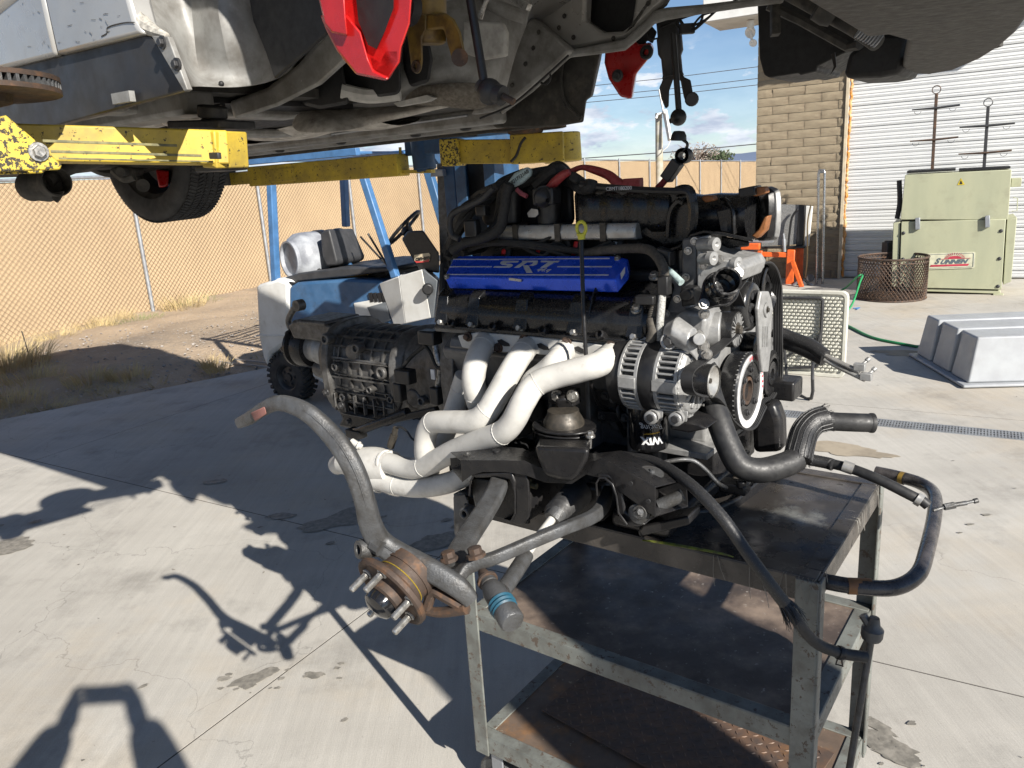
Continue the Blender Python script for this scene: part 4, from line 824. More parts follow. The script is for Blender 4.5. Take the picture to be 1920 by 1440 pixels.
# cowl, console, steering wheel
b = MB(); b.prism([FQ(711, 532, -.03), FQ(748, 518, -.10), FQ(760, 607, -.10), FQ(739, 611, -.03)], [FQ(740, 520, .3), FQ(760, 510, .3), FQ(770, 600, .3), FQ(750, 605, .3)]); 
b.prism([FQ(748, 518, -.10), FQ(791, 505, -.12), FQ(808, 596, -.12), FQ(760, 607, -.10)], [FQ(760, 512, .3), FQ(812, 505, .3), FQ(822, 594, .3), FQ(768, 604, .3)])
cowl = obj('front_cowl', b, M['fwhite'], fk, bevel=.006)
b = MB(); b.prism([FQ(792, 505, -.115), FQ(820, 526, -.12), FQ(812, 596, -.12), FQ(808, 597, -.118)], [FQ(800, 500, .2), FQ(826, 524, .2), FQ(820, 594, .2), FQ(812, 595, .2)]); obj('cowl_side', b, M['greypaint'], cowl, bevel=.004)
b = MB(); b.cyl(FQ(802, 541, -.13), FQ(802, 543, -.17), .04, 14); obj('cowl_light', b, M['black'], cowl, bevel=.01)
b = MB(); b.prism(FQp([(753, 448), (764, 433), (794, 432), (823, 474), (824, 512), (788, 507), (776, 490)], .0), FQp([(758, 446), (766, 434), (794, 432), (823, 474), (824, 512), (790, 507), (780, 490)], .3)); con = obj('dash_console', b, M['black'], fk, bevel=.012)
b = MB(); b.ext(FQp([(777, 478), (804, 474), (807, 478), (806, 488), (803, 491), (781, 493), (777, 488)], -.003), FLf * -.002); stk = obj('sticker', b, mat('cream sticker', (.55, .47, .33), .5), con)
b = MB(); b.ext(FQp([(777, 489), (790, 490), (805, 486), (804, 491), (781, 493)], -.006), FLf * -.001); obj('sticker_stripe', b, mat('red print', (.5, .05, .05), .5), stk)
fx = (FQ(804, 481, -.006) - FQ(779, 484, -.006)).normalized()
obj('sticker_text', text_mb('can-am', .043, FQ(792, 484, -.008), fx, EZ, -FLf, .001, .15, .0015), M['black'], stk)
sc_ = FQ(757, 427, .28); sax = (FH * -.55 - FLf * .25 + EZ * .65).normalized(); sx = sax.orthogonal().normalized(); sy = sax.cross(sx)
b = MB(); b.tube([sc_ + sx * (.165 * math.cos(a)) + sy * (.165 * math.sin(a)) for a in [2 * PI * k / 36 for k in range(37)]], .014, 8)
for k in range(3):
    a = 2 * PI * k / 3 + .4; b.tube([sc_ - sax * .03, sc_ + (sx * math.cos(a) + sy * math.sin(a)) * .16], .011, 7)
b.lathe(sc_ - sax * .06, sax, [(.035, 0), (.05, .03), (.03, .06), (.001, .065)], 16); obj('steering_wheel', b, M['black'], fk)
b = MB(); b.cyl(sc_ - sax * .05, FQ(770, 445, .2), .025, 12); obj('steering_column', b, M['black'], fk)
b = MB(); b.cyl(FQ(690, 438, .0), FQ(735, 512, .0), .008, 8); b.cyl(FQ(676, 444, .3), FQ(728, 500, .3), .008, 8); obj('lever', b, M['black'], fk)
# overhead guard
b = MB(); b.beam(FQ(514, 340, .0), FQ(514, 300, .0), .06, .06)
b = MB(); b.beam(FQ(507, 310, .02), FQ(518, 538, .02), .055, .06, FLf); obj('guard_post', b, M['fguard'], fk, bevel=.008)
b = MB(); b.beam(FQ(643, 300, .85), FQ(649, 425, .85), .055, .06, FLf); obj('guard_post', b, M['fguard'], fk, bevel=.008)
b = MB(); b.beam(FQ(672, 300, -.02), FQ(742, 520, -.04), .055, .055, FLf); b.ext(FQp([(722, 500), (742, 512), (748, 519), (735, 519)], -.06), FLf * .02); obj('guard_post', b, M['fguard'], fk, bevel=.008)
b = MB(); b.beam(FQ(800, 310, .85), FQ(832, 420, .8), .07, .06, FLf); obj('guard_post', b, M['fblue'], fk, bevel=.008)
zt = FQ(600, 296, .4).z
b = MB()
for k in range(9): b.beam(FP(-.05 + k * .115, .05, zt + .0), FP(-.05 + k * .115, .85, zt + .0), .035, .02)
b.beam(FP(-.12, .03, zt), FP(1.0, .03, zt), .05, .05); b.beam(FP(-.12, .87, zt), FP(1.0, .87, zt), .05, .05); obj('guard_roof', b, M['fguard'], fk, bevel=.004)
# mast
b = MB()
for w in (.15, .62):
    b.beam(FP(1.72, w, .1), FP(1.72, w, 1.98), .09, .11, FLf)
mp0 = FQ(848, 300, .15)
obj('mast_channel', b, M['blue_lift'], fk, bevel=.004)
def fb(x0, x1, y0, y1, w, th, m, name, par=fk):
    b = MB(); b.ext(FQp([(x0, y0), (x1, y0), (x1 + (y1 - y0) * .035, y1), (x0 + (y1 - y0) * .035, y1)], w), FLf * th); return obj(name, b, m, par, bevel=.004)
ms = fb(838, 870, 295, 620, .12, .1, M['steel_dk'], 'mast_rail'); fb(818, 834, 290, 640, .10, .06, M['iron'], 'mast_cylinder'); fb(870, 880, 300, 640, .1, .04, M['iron'], 'mast_edge')
b = MB(); b.box(FQ(823, 325, .08), (.05, .03, .02), (FH, FLf, EZ)); b.beam(FQ(806, 320, .1), FQ(836, 320, .1), .04, .02); obj('mast_bracket', b, M['galv'], fk)
stm = MB(); stm.ext(FQp([(836, 347), (854, 348), (857, 395), (840, 396)], .117), FLf * -.002); sk = obj('warning_sticker', stm, mat('orange tan decal', (.50, .30, .17), .6), ms)
stm = MB()
for cy in (363, 386):
    c = FQ(847, cy, .113); stm.lathe(c, -FLf, [(.020, 0), (.020, .001), (.024, .001), (.024, 0)], 20); stm.box(c, (.004, .001, .018), (FH, FLf, EZ)); stm.box(c - EZ * .004, (.014, .001, .0025), (FH, FLf, EZ))
obj('decal_symbol', stm, mat('dark red print', (.25, .06, .04), .6), sk, kind='stuff')
# wheels
def fwheel(c, r, w):
    b = MB(); b.lathe(c, FLf, [(.55 * r, -w * .45), (.8 * r, -w * .5), (.93 * r, -w * .46), (r * .97, -w * .35), (r * .97, w * .35), (.93 * r, w * .46), (.8 * r, w * .5), (.55 * r, w * .45)], 40); o = obj('wheel', b, M['tyre'], fk); b = MB()
    for k in range(26):
        a = 2 * PI * k / 26; d = FH * math.cos(a) + EZ * math.sin(a); t = FLf.cross(d)
        for s in (-1, 1): b.beam(c + d * r * .985 + t * .02 * s, c + d * r * .985 + FLf * (s * w * .5) + t * (.02 * s + .03), .028, .03, d)
    obj('tyre_lug', b, M['tyre'], o, kind='stuff'); b = MB()
    b.lathe(c, -FLf, [(.001, w * .35), (r * .16, w * .35), (r * .18, w * .25), (r * .42, w * .2), (r * .5, w * .38), (r * .56, w * .42)], 28)
    for k in range(5): a = 2 * PI * k / 5; b.bolt(c + (FH * math.cos(a) + EZ * math.sin(a)) * r * .3 - FLf * w * .22, -FLf, .012, .012)
    obj('rim', b, M['steel_dk'], o, smooth=30)
fwheel(FP(0, .06, .205), .205, .15); fwheel(FP(0, .82, .205), .205, .15); fwheel(FP(1.38, .0, .24), .24, .18); fwheel(FP(1.38, .78, .24), .24, .18)

# ================================================================= things by the building
M['putty'] = mat('weathered beige-green enamel', (.37, .375, .255), .5, col2=(.33, .34, .235), scale=3, grime=(.24, .23, .16), g_s=2.5, g_lo=.55, g_hi=.9, chip=(.28, .17, .06), chip_s=7, chip_lo=.72, chip_hi=.8, chip_rough=.6, bump=.05, stretch=(1, 1, .25))
M['tubgrey'] = mat('grey moulded plastic', (.33, .345, .36), .45, col2=(.29, .30, .315), scale=4, grime=(.25, .24, .22), g_s=3, g_lo=.6, g_hi=.9, bump=.1)
M['tablew'] = mat('off white blow moulded plastic', (.55, .54, .47), .5, col2=(.47, .46, .40), scale=8, grime=(.2, .18, .14), g_s=6, g_lo=.58, g_hi=.85)
M['orange'] = mat('orange hoist paint', (.65, .115, .02), .4, col2=(.5, .09, .02), scale=9, chip=(.1, .06, .04), chip_s=40, chip_lo=.68, chip_hi=.71)
M['mesh'] = mat('grey fin core', (.17, .17, .165), .6, metal=.3, col2=(.27, .27, .26), scale=60, lo=.45, hi=.6, chip=(.5, .5, .48), chip_s=90, chip_lo=.62, chip_hi=.66)
M['chrome'] = mat('dull chrome tube', (.42, .43, .44), .25, metal=.9, bump=0)
M['hose'] = mat('green garden hose', (.02, .26, .09), .45, bump=0)
M['crimson'] = mat('crimson print', (.45, .04, .07), .5); M['slate'] = mat('slate print', (.09, .12, .14), .5)
cf = G(1872, 553)
def CQ(x, y, off=0): return pl(x, y, cf + wn * off, wn)
def cpart(name, pts, off, th, m, par, bevel=.006):
    b = MB(); b.ext([CQ(x, y, off) for x, y in pts], -wn * th); return obj(name, b, m, par, bevel=bevel)
cab = thing('parts_washer', 'beige green steel parts washer cabinet with a red sun logo plate by the white door', 'parts washer', cf)
up = cpart('upper_cabinet', [(1697, 328), (1897, 318), (1890, 412), (1688, 412)], .0, .75, M['putty'], cab); lo_ = cpart('lower_cabinet', [(1690, 416), (1886, 411), (1878, 543), (1686, 539)], .02, .75, M['putty'], cab)
cpart('side_panel', [(1675, 418), (1688, 416), (1684, 538), (1671, 538)], .0, .7, M['putty'], cab); cpart('side_panel', [(1888, 412), (1907, 408), (1896, 528), (1881, 534)], -.02, .7, M['putty'], cab)
cpart('plinth', [(1690, 540), (1876, 545), (1876, 551), (1690, 545)], .0, .6, M['putty'], cab); cpart('cabinet_foot', [(1862, 551), (1882, 551), (1881, 560), (1861, 560)], .03, .08, M['putty'], cab)
b = MB(); b.tube([CQ(1686, 338, -.1), CQ(1687, 380, -.1), CQ(1682, 410, -.1)], .03, 8, sub=3); obj('side_duct', b, M['void'], cab)
for x, y in ((1721, 424), (1852, 420)):
    b = MB(); b.ext([CQ(x - 5, y - 15, .06), CQ(x + 4, y - 16, .06), CQ(x + 4, y + 6, .06), CQ(x - 5, y + 7, .06)], -wn * .05); obj('door_latch', b, M['galv'], cab, bevel=.004)
for x, y in ((1694, 437), (1693, 486), (1877, 433), (1874, 485), (1693, 534), (1871, 537)):
    b = MB(); b.bolt(CQ(x, y, .022), wn, .014, .01); obj('panel_bolt', b, M['dkbolt'], lo_)
b = MB(); b.box(CQ(1905, 342, -.2), (.05, .06, .05), (wd, wn, EZ)); b.tube([CQ(1900, 370, -.2), CQ(1908, 372, -.2), CQ(1907, 395, -.2), CQ(1897, 396, -.2)], .006, 5); obj('side_fitting', b, M['putty'], cab, bevel=.004)
b = MB(); b.ext([CQ(1802, 334, .002), CQ(1809, 346, .002), CQ(1795, 347, .002)], wn * .002); wsn = obj('warning_sign', b, mat('yellow sign', (.6, .45, .03), .5), cab)
b = MB(); b.ext([CQ(1802, 338, .006), CQ(1805, 345, .006), CQ(1799, 345, .006)], wn * .001); obj('warning_symbol', b, M['void'], wsn)
pc = CQ(1781.5, 489, .03); px_ = (CQ(1825, 487, .03) - CQ(1738, 490, .03)); pw = px_.length / 2 * 1.06; px_ = px_.normalized(); pu = wn.cross(px_).normalized(); pu = pu if pu.z > 0 else -pu; ph = (CQ(1781, 474, .03) - CQ(1781, 504, .03)).length / 2
def rrect(c, w, h, r, x, y, n=5):
    out = []
    for sx_, sy_, a0 in ((1, 1, 0), (-1, 1, 90), (-1, -1, 180), (1, -1, 270)):
        for k in range(n): a = R(a0 + 90 * k / (n - 1)); out.append(c + x * (sx_ * (w - r) + r * math.cos(a)) + y * (sy_ * (h - r) + r * math.sin(a)))
    return out
b = MB(); b.ext(rrect(pc - wn * .008, pw, ph, .02, px_, pu), wn * .008); lp = obj('logo_plate', b, mat('cream plate', (.58, .57, .42), .45), cab)
b = MB(); A = rrect(pc, pw * .94, ph * .88, .015, px_, pu); B = rrect(pc, pw * .915, ph * .84, .012, px_, pu); b.loft([[p + wn * .0015 for p in A], [p + wn * .0015 for p in B]], False); obj('plate_border', b, M['slate'], lp, solid=.001)
b = MB(); text_mb('S', ph * .95, pc - px_ * pw * .56 - pu * ph * .02 + wn * .002, px_, pu, wn, .001, .45, .004, b); text_mb('UNNEN', ph * .66, pc + px_ * pw * .12 - pu * ph * .14 + wn * .002, px_ * 1.22, pu, wn, .001, .45, .004, b); obj('logo_lettering', b, M['slate'], lp)
b = MB(); b.ext([pc + px_ * (pw * x) + pu * (ph * y) + wn * .002 for x, y in ((-.84, -.68), (.72, -.68), (.78, -.44), (-.78, -.44))], wn * .001)
b.ext([pc + px_ * (pw * .18) + px_ * (math.cos(a) * pw * .28) + pu * (ph * .24 + math.sin(a) * ph * .36) + wn * .002 for a in [PI * k / 14 for k in range(15)]], wn * .001)
b.ext([pc + px_ * (pw * x) + pu * (ph * y) + wn * .002 for x, y in ((-.38, .22), (.82, .22), (.82, .27), (-.38, .27))], wn * .001)
for k in range(13):
    a = PI * (k + .5) / 13; d = px_ * math.cos(a) * 1.5 + pu * math.sin(a); c = pc + px_ * (pw * .18) + pu * ph * .24 + wn * .0025; e = .004; t = px_ * (-math.sin(a)) + pu * math.cos(a); b.ext([c + d * ph * .42 - t * .001, c + d * ph * .42 + t * .001, c + d * ph * .75 + t * e, c + d * ph * .75 - t * e], wn * .001)
obj('sun_emblem', b, M['crimson'], lp)
for x0, x1, y in ((1702, 1792, 321), (1798, 1893, 317)):
    b = MB(); b.beam(CQ(x0, y + 1, -.3), CQ(x1, y - 4, -.3), .4, .03); obj('lid_edge', b, M['black'], cab, bevel=.006)
def rack(bx, by, tx, ty, bars, lab, mt):
    t = thing('parts_rack', lab, 'rack', CQ(bx, by, -.3), 'racks standing on the parts washer'); b = MB(); b.beam(CQ(bx, by, -.3), CQ(tx, ty, -.3), .035, .03, wn); obj('rack_post', b, mt, t, bevel=.004)
    b = MB(); c = CQ(tx, ty - 8, -.3); r = .045; b.tube([c + wd * r * math.cos(a) + EZ * r * math.sin(a) for a in [2 * PI * k / 18 for k in range(19)]], .006, 5); obj('lifting_ring', b, mt, t)
    for i, (xa, ya, xb, yb) in enumerate(bars):
        b = MB(); b.tube([CQ(xa, ya, -.28), CQ((xa + xb) / 2, (ya + yb) / 2 + 1, -.28), CQ(xb, yb, -.28)], [.009, .016, .012], 6); o = obj('rack_arm', b, M['rust'] if i else M['steel_dk'], t)
        b = MB()
        for f in (.12, .85): c = CQ(xa + (xb - xa) * f, ya + (yb - ya) * f + 4, -.28); b.tube([c + wd * .035 * math.cos(a) + EZ * .035 * math.sin(a) for a in [PI + PI * k / 8 for k in range(9)]], .003, 4)
        obj('rack_hook', b, M['steel_dk'], o, kind='stuff')
    return t
rack(1748, 318, 1756, 176, [(1710, 206, 1800, 197), (1706, 265, 1797, 257)], 'taller left cross-armed steel rack with a ring on top of the parts washer', M['rust'])
rack(1845, 315, 1853, 200, [(1799, 239, 1903, 231), (1797, 289, 1897, 282)], 'shorter right cross-armed grey rack on top of the parts washer', M['steel_dk'])
b = MB(); b.cyl(G(1662, 540), G(1662, 540) + EZ * .62, .06, 14); b.box(G(1662, 540) + EZ * .3, (.06, .08, .3)); tag(obj('waste_bin', b, M['steel_dk'], bevel=.01), 'narrow dark metal bin between the wire basket and the washer', 'bin')
# wire basket
bc = G(1670, 558); br = .385; bh = .50
wb = thing('wire_basket', 'round rusty expanded metal basket standing on the concrete by the washer', 'basket', bc)
b = MB()
for z, r in ((.01, .012), (bh, .014)): b.tube([bc + V((br * math.cos(a), br * math.sin(a), z)) for a in [2 * PI * k / 48 for k in range(49)]], r, 6)
b.tube([bc + V((br * math.cos(a), br * math.sin(a), bh * .9)) for a in [2 * PI * k / 48 for k in range(49)]], .008, 6); obj('basket_rim', b, M['rust'], wb)
b = MB(); n_ = 58
for s in (1, -1):
    for k in range(n_):
        a0 = 2 * PI * k / n_; b.tube([bc + V((br * math.cos(a0 + s * t * .95), br * math.sin(a0 + s * t * .95), .01 + t * bh)) for t in [q / 6 for q in range(7)]], .0055, 3, cap=False)
for k in range(-12, 13):
    w = math.sqrt(max(br * br - (k * .03) ** 2, 0)); b.tube([bc + V((k * .03, -w, .02)), bc + V((k * .03, w, .02))], .004, 3); b.tube([bc + V((-w, k * .03, .02)), bc + V((w, k * .03, .02))], .004, 3)
obj('basket_mesh', b, M['rust'], wb, kind='stuff')
# hose
b = MB(); b.tube([G(x, y, z) for x, y, z in [(1560, 600, .0), (1580, 590, .02), (1598, 570, .1), (1612, 530, .28), (1617, 516, .33), (1606, 520, .30), (1585, 540, .1), (1560, 552, .02), (1540, 556, .012)]], .012, 8, sub=6)
b.tube([G(x, y, .013) for x, y in [(1560, 596), (1594, 613), (1640, 634), (1720, 650)]], .013, 8, sub=6); tag(obj('garden_hose', b, M['hose'], smooth=60), 'green garden hose looping over the concrete between basket and grey tub', 'hose')
b = MB(); b.tube([G(1600, 578, .01), G(1612, 577, .012), G(1606, 580, .01)], .008, 5); tag(obj('nozzle', b, M['fguard']), 'small blue hose fitting lying on the concrete by the basket', 'hose fitting')
# upside down tub
ba, bb = G(1703, 668), G(1806, 730); e1 = (ba - bb).normalized(); e2 = (G(1950, 726) - bb); e2.z = 0; e2.normalize(); Lt = (ba - bb).length; Wt = 1.0; Ht = .37
tb = thing('plastic_tub', 'large grey ribbed plastic tub upside down on the concrete at right', 'tub', bb)
def TP(a, c, z): return bb + e1 * a + e2 * c + EZ * z
b = MB(); b.loft([[TP(0, 0, .006), TP(Lt, 0, .006), TP(Lt, Wt, .006), TP(0, Wt, .006)], [TP(0, 0, .03), TP(Lt, 0, .03), TP(Lt, Wt, .03), TP(0, Wt, .03)]]); obj('tub_rim', b, M['tubgrey'], tb, bevel=.01)
seg_ = [(0.05, .325), (.36, .655), (.69, .96)]
b = MB()
for s0, s1 in seg_:
    b.loft([[TP(Lt * s0 + .0, .05, .03), TP(Lt * s1, .05, .03), TP(Lt * s1, Wt - .05, .03), TP(Lt * s0, Wt - .05, .03)], [TP(Lt * s0 + .03, .105, Ht), TP(Lt * s1 - .02, .105, Ht), TP(Lt * s1 - .02, Wt - .1, Ht), TP(Lt * s0 + .03, Wt - .1, Ht)]])
b.loft([[TP(.07, .085, .03), TP(Lt - .07, .085, .03), TP(Lt - .07, Wt - .09, .03), TP(.07, Wt - .09, .03)], [TP(.1, .135, Ht - .012), TP(Lt - .1, .135, Ht - .012), TP(Lt - .1, Wt - .13, Ht - .012), TP(.1, Wt - .13, Ht - .012)]])
obj('tub_body', b, M['tubgrey'], tb, bevel=.014, seg=3)
# folding table on its side
t0, t1 = G(1466, 699), G(1584, 709); tx = (t1 - t0).normalized(); tn = V((tx.y, -tx.x, 0)); tn = tn if tn.dot(CAM - t1) > 0 else -tn; tt = t1 + EZ * .005
ttb = thing('folding_table', 'off white plastic folding table standing on edge, moulded underside facing out', 'folding table', t1)
def TQ(x, y, o=0): return pl(x, y, t1 + tn * o, tn)
tw_ = 1.0; th_ = (TQ(1593, 545) - TQ(1583, 708)).length
trr = TQ(1588, 626); tz = EZ
b = MB(); cc_ = t1 - tx * (tw_ / 2) + EZ * (th_ / 2); A = rrect(cc_, tw_ / 2, th_ / 2, .05, tx, EZ); Bi = rrect(cc_, tw_ / 2 - .03, th_ / 2 - .03, .035, tx, EZ)
b.loft([[p - tn * .02 for p in A], [p + tn * .018 for p in A], [p + tn * .018 for p in Bi], [p for p in Bi]], False); b.add([p for p in Bi], [list(range(len(Bi)))]); b.add([p - tn * .02 for p in A], [list(range(len(A)))]); obj('table_top', b, M['tablew'], ttb, bevel=.006)
b = MB(); nx, nz = 26, 22
for i in range(nx):
    for j in range(nz):
        c = cc_ + tx * ((i + .5 + (.5 if j % 2 else 0) - nx / 2) * (tw_ - .1) / nx) + EZ * ((j + .5 - nz / 2) * (th_ - .09) / nz); w, h = .0145, .0095
        b.loft([[c + tx * (x * w) + EZ * (y * h) + tn * .0 for x, y in ((-1, -.6), (-.4, -1), (.4, -1), (1, -.6), (1, .6), (.4, 1), (-.4, 1), (-1, .6))], [c + tx * (x * w * .7) + EZ * (y * h * .7) + tn * .018 for x, y in ((-1, -.6), (-.4, -1), (.4, -1), (1, -.6), (1, .6), (.4, 1), (-.4, 1), (-1, .6))]])
obj('moulded_bump', b, M['tablew'], ttb, kind='stuff')
b = MB(); b.tube([TQ(x, y, .03) for x, y in [(1400, 557), (1470, 558), (1538, 559), (1543, 562), (1541, 600), (1536, 680), (1530, 688), (1470, 690), (1400, 690)]], .013, 8); obj('leg_frame', b, M['steel_dk'], ttb)
lg = G(1521, 752); b = MB(); b.tube([TQ(1530, 640, .04), lg + EZ * .25, lg + EZ * .02, G(1490, 738) + EZ * .012, G(1478, 734) + EZ * .012, TQ(1470, 640, .04)], .012, 8, sub=3); b.tube([TQ(1440, 690, .04), TQ(1535, 632, .06)], .009, 6); b.tube([TQ(1540, 620, .05), TQ(1528, 660, .08)], .01, 6); obj('folding_leg', b, M['steel_dk'], ttb)
# ---- engine hoist / stand, condensers, chrome tubes, rod
oc = G(1475, 532)
def OQ(x, y, o=0): return pl(x, y, oc + wn * o, wn)
hs = thing('engine_stand', 'orange steel stand with casters half hidden behind the engine', 'stand', oc)
b = MB(); b.beam(OQ(1484, 468), OQ(1480, 545), .11, .08, wn); b.beam(OQ(1400, 476), OQ(1478, 478), .06, .07); b.beam(OQ(1390, 462, .2), OQ(1425, 462, .2), .09, .09); b.beam(OQ(1425, 470, .1), OQ(1424, 530, .1), .07, .05, wn); obj('stand_frame', b, M['orange'], hs, bevel=.01)
b = MB(); b.beam(OQ(1486, 490, .05), OQ(1503, 538, .3), .06, .05, wn); b.beam(OQ(1500, 465, -.2), OQ(1498, 535, -.2), .1, .03, wn); obj('stand_brace', b, M['orange'], hs, bevel=.008)
b = MB(); b.lathe(OQ(1402, 477, .2), wn, [(.03, 0), (.03, .03), (.018, .035)], 12, True); b.cyl(OQ(1471, 472, .1), OQ(1470, 448, .1), .022, 12); b.cyl(OQ(1470, 448, .1), OQ(1469, 438, .1), .012, 10); b.beam(OQ(1405, 452, .1), OQ(1450, 453, .1), .1, .02); obj('clamp_hardware', b, M['galv'], hs)
cs = thing('caster_dolly', 'small grey caster dolly lying on the ground beside the orange stand', 'dolly', OQ(1505, 530, .1))
b = MB(); b.tube([OQ(1488, 535, .1), OQ(1500, 528, .1), OQ(1518, 532, .1), OQ(1526, 538, .1)], .05, 8, sub=3, flat=.5); obj('dolly_frame', b, M['galv'], cs); 
for x, y in ((1519, 521), (1507, 534)):
    b = MB(); b.cyl(OQ(x, y, .12), OQ(x, y, .17), .055, 18); obj('caster_wheel', b, M['iron'], cs, bevel=.008)
cn = thing('radiator_core', 'grey finned radiator core leaning upright behind the orange stand', 'radiator', OQ(1470, 465, -.2))
b = MB(); b.ext([OQ(x, y, -.15) for x, y in [(1428, 383), (1498, 384), (1494, 458), (1428, 462)]], -wn * .05); obj('fin_core', b, M['mesh'], cn)
b = MB(); b.ext([OQ(x, y, -.12) for x, y in [(1498, 384), (1510, 385), (1505, 464), (1492, 466)]], -wn * .08); b.beam(OQ(1430, 464, -.1), OQ(1510, 463, -.1), .12, .03); b.tube([OQ(1496, 392, -.08), OQ(1485, 408, -.08), OQ(1480, 440, -.08), OQ(1478, 462, -.08)], .018, 6, sub=4); obj('core_side_tank', b, M['black'], cn, bevel=.01)
b = MB(); b.ext([OQ(x, y, -.16) for x, y in [(1511, 386), (1524, 387), (1516, 462), (1508, 463)]], -wn * .05); tag(obj('side_strip', b, M['white'], bevel=.006), 'pale plastic strip leaning against the right side of the radiator core', 'plastic strip')
b = MB(); b.tube([OQ(1520, 386, -.1), OQ(1514, 420, -.1), OQ(1514, 480, -.05), OQ(1510, 523, .05)], .010, 6, sub=4); tag(obj('wooden_stick', b, mat('yellowed stick', (.5, .36, .16), .7)), 'thin yellowish stick leaning beside the radiator core and chrome frame', 'stick')
b = MB(); b.tube([OQ(1531, 548), OQ(1535, 325), OQ(1537, 319), OQ(1545, 319), OQ(1546, 325), OQ(1542, 548)], .017, 10); b.beam(OQ(1534, 322), OQ(1546, 322), .03, .04); tag(obj('tube_frame', b, M['chrome']), 'tall narrow frame of two chrome tubes standing before the block wall', 'tube frame')
# ================================================================= shop cart
FS[0] = 3.0
M['cartgreen'] = mat('worn grey green paint', (.17, .18, .165), .5, col2=(.11, .115, .105), scale=4, grime=(.075, .066, .056), g_s=7, g_lo=.46, g_hi=.8, chip=(.085, .065, .05), chip_s=24, chip_lo=.575, chip_hi=.60, bump=.25, stretch=(1, 1, .6))
M['sheet'] = mat('oily brown steel sheet', (.085, .064, .052), .45, metal=.1, col2=(.26, .20, .155), scale=2.4, det=10, lo=.44, hi=.66, grime=(.045, .037, .033), g_s=1.6, g_lo=.45, g_hi=.7, chip=(.36, .33, .30), chip_s=30, chip_lo=.61, chip_hi=.70, chip_rough=.5, bump=.2)
M['toprubber'] = mat('black greasy top coating', (.030, .027, .025), .3, col2=(.10, .088, .076), scale=2.2, det=9, lo=.45, hi=.68, grime=(.20, .205, .19), g_s=1.3, g_lo=.56, g_hi=.72, chip=(.02, .018, .016), chip_s=14, chip_lo=.62, chip_hi=.66, bump=.5, bscale=30, rvar=.18)
M['ruststeel'] = mat('rust bloomed sheet', (.16, .115, .085), .6, metal=.2, col2=(.27, .14, .06), scale=4, det=8, lo=.5, hi=.68, grime=(.09, .07, .055), g_s=4, g_lo=.45, g_hi=.75, chip=(.36, .30, .22), chip_s=18, chip_lo=.62, chip_hi=.68, bump=.3)
M['diamond'] = mat('rusty tread plate', (.085, .06, .047), .6, metal=.1, col2=(.15, .085, .05), scale=7, det=7, grime=(.30, .14, .03), g_s=2.4, g_lo=.62, g_hi=.8, bump=.3)
M['handleblk'] = mat('chipped black handle paint', (.025, .024, .026), .25, col2=(.06, .055, .055), scale=12, chip=(.30, .13, .03), chip_s=9, chip_lo=.69, chip_hi=.695, bump=.1)
cart = thing('shop_cart', 'three shelf steel shop cart with chipped grey green legs carrying the engine', 'cart', E(.45, .27, 0))
CU, CVv = .885, .545; ZT, ZM, ZB = .94, .602, .222
def shelf(z, lip, m, name, lm):
    b = MB(); n = 10; b.box(E(CU / 2, CVv / 2, z - .004), (CU / 2 - .004, CVv / 2 - .004, .003), (EU, EV, EZ)); s = obj(name, b, m, cart)
    for a, c_, d_ in ((E(0, 0, 0), E(CU, 0, 0), EV), (E(0, CVv, 0), E(CU, CVv, 0), -EV), (E(0, 0, 0), E(0, CVv, 0), EU), (E(CU, 0, 0), E(CU, CVv, 0), -EU)):
        b = MB(); t = (c_ - a).normalized(); q = .0425
        b.box((a + c_) / 2 + d_ * .002 + EZ * (z - lip / 2), ((c_ - a).length / 2 - q * .1, .0025, lip / 2), (t, d_, EZ)); hor = abs(t.dot(EU)) > .5; b.box((a + c_) / 2 + d_ * (.018 if hor else .0185) + EZ * (z + (.0005 if hor else .0002)), ((c_ - a).length / 2 - (.004 if hor else .0375), .018, .0022), (t, d_, EZ)); obj('shelf_edge', b, lm, s, bevel=.0018)
    return s
top = shelf(ZT, .05, M['toprubber'], 'top_shelf', M['toprubber']); shelf(ZM, .045, M['sheet'], 'middle_shelf', M['cartgreen']); shelf(ZB, .05, M['ruststeel'], 'bottom_shelf', M['cartgreen'])
for uu, vv, su, sv in ((0, 0, 1, 1), (CU, 0, -1, 1), (0, CVv, 1, -1), (CU, CVv, -1, -1)):
    b = MB(); zc = (ZT - .002 + .165) / 2; hz_ = (ZT - .002 - .165) / 2
    b.box(E(uu + su * .019, vv - sv * .003, zc), (.022, .003, hz_), (EU, EV, EZ)); b.box(E(uu - su * .0035, vv + sv * .012, zc), (.003, .015, hz_), (EU, EV, EZ)); obj('leg', b, M['cartgreen'], cart, bevel=.002)
    b = MB(); c = E(uu + su * .05, vv + sv * .05, 0); b.box(c + EZ * .165, (.035, .03, .004), (EU, EV, EZ)); b.box(c + EZ * .10 + EV * .03, (.02, .003, .06), (EU, EV, EZ)); b.box(c + EZ * .10 - EV * .03, (.02, .003, .06), (EU, EV, EZ)); cs_ = obj('caster', b, M['galv'], cart, bevel=.003)
    b = MB(); b.lathe(c - EV * .02 + EZ * .065 + EU * .015, EV, [(.001, .0), (.03, 0), (.034, .004), (.058, 0), (.064, .006), (.064, .034), (.058, .04), (.034, .036), (.03, .04), (.001, .04)], 30); b.cyl(c - EV * .04 + EZ * .065 + EU * .015, c + EV * .04 + EZ * .065 + EU * .015, .008, 8); obj('caster_wheel', b, M['iron'], cs_)
b = MB(); HP = [G(x, y, .905) for x, y in [(1540, 1089), (1600, 1099), (1675, 1102)]] + [G(1720, 1078, .91), G(1737, 1035, .915), G(1752, 965, .92), G(1750, 925, .92), G(1722, 905, .92), G(1680, 893, .92), G(1642, 885, .92)]
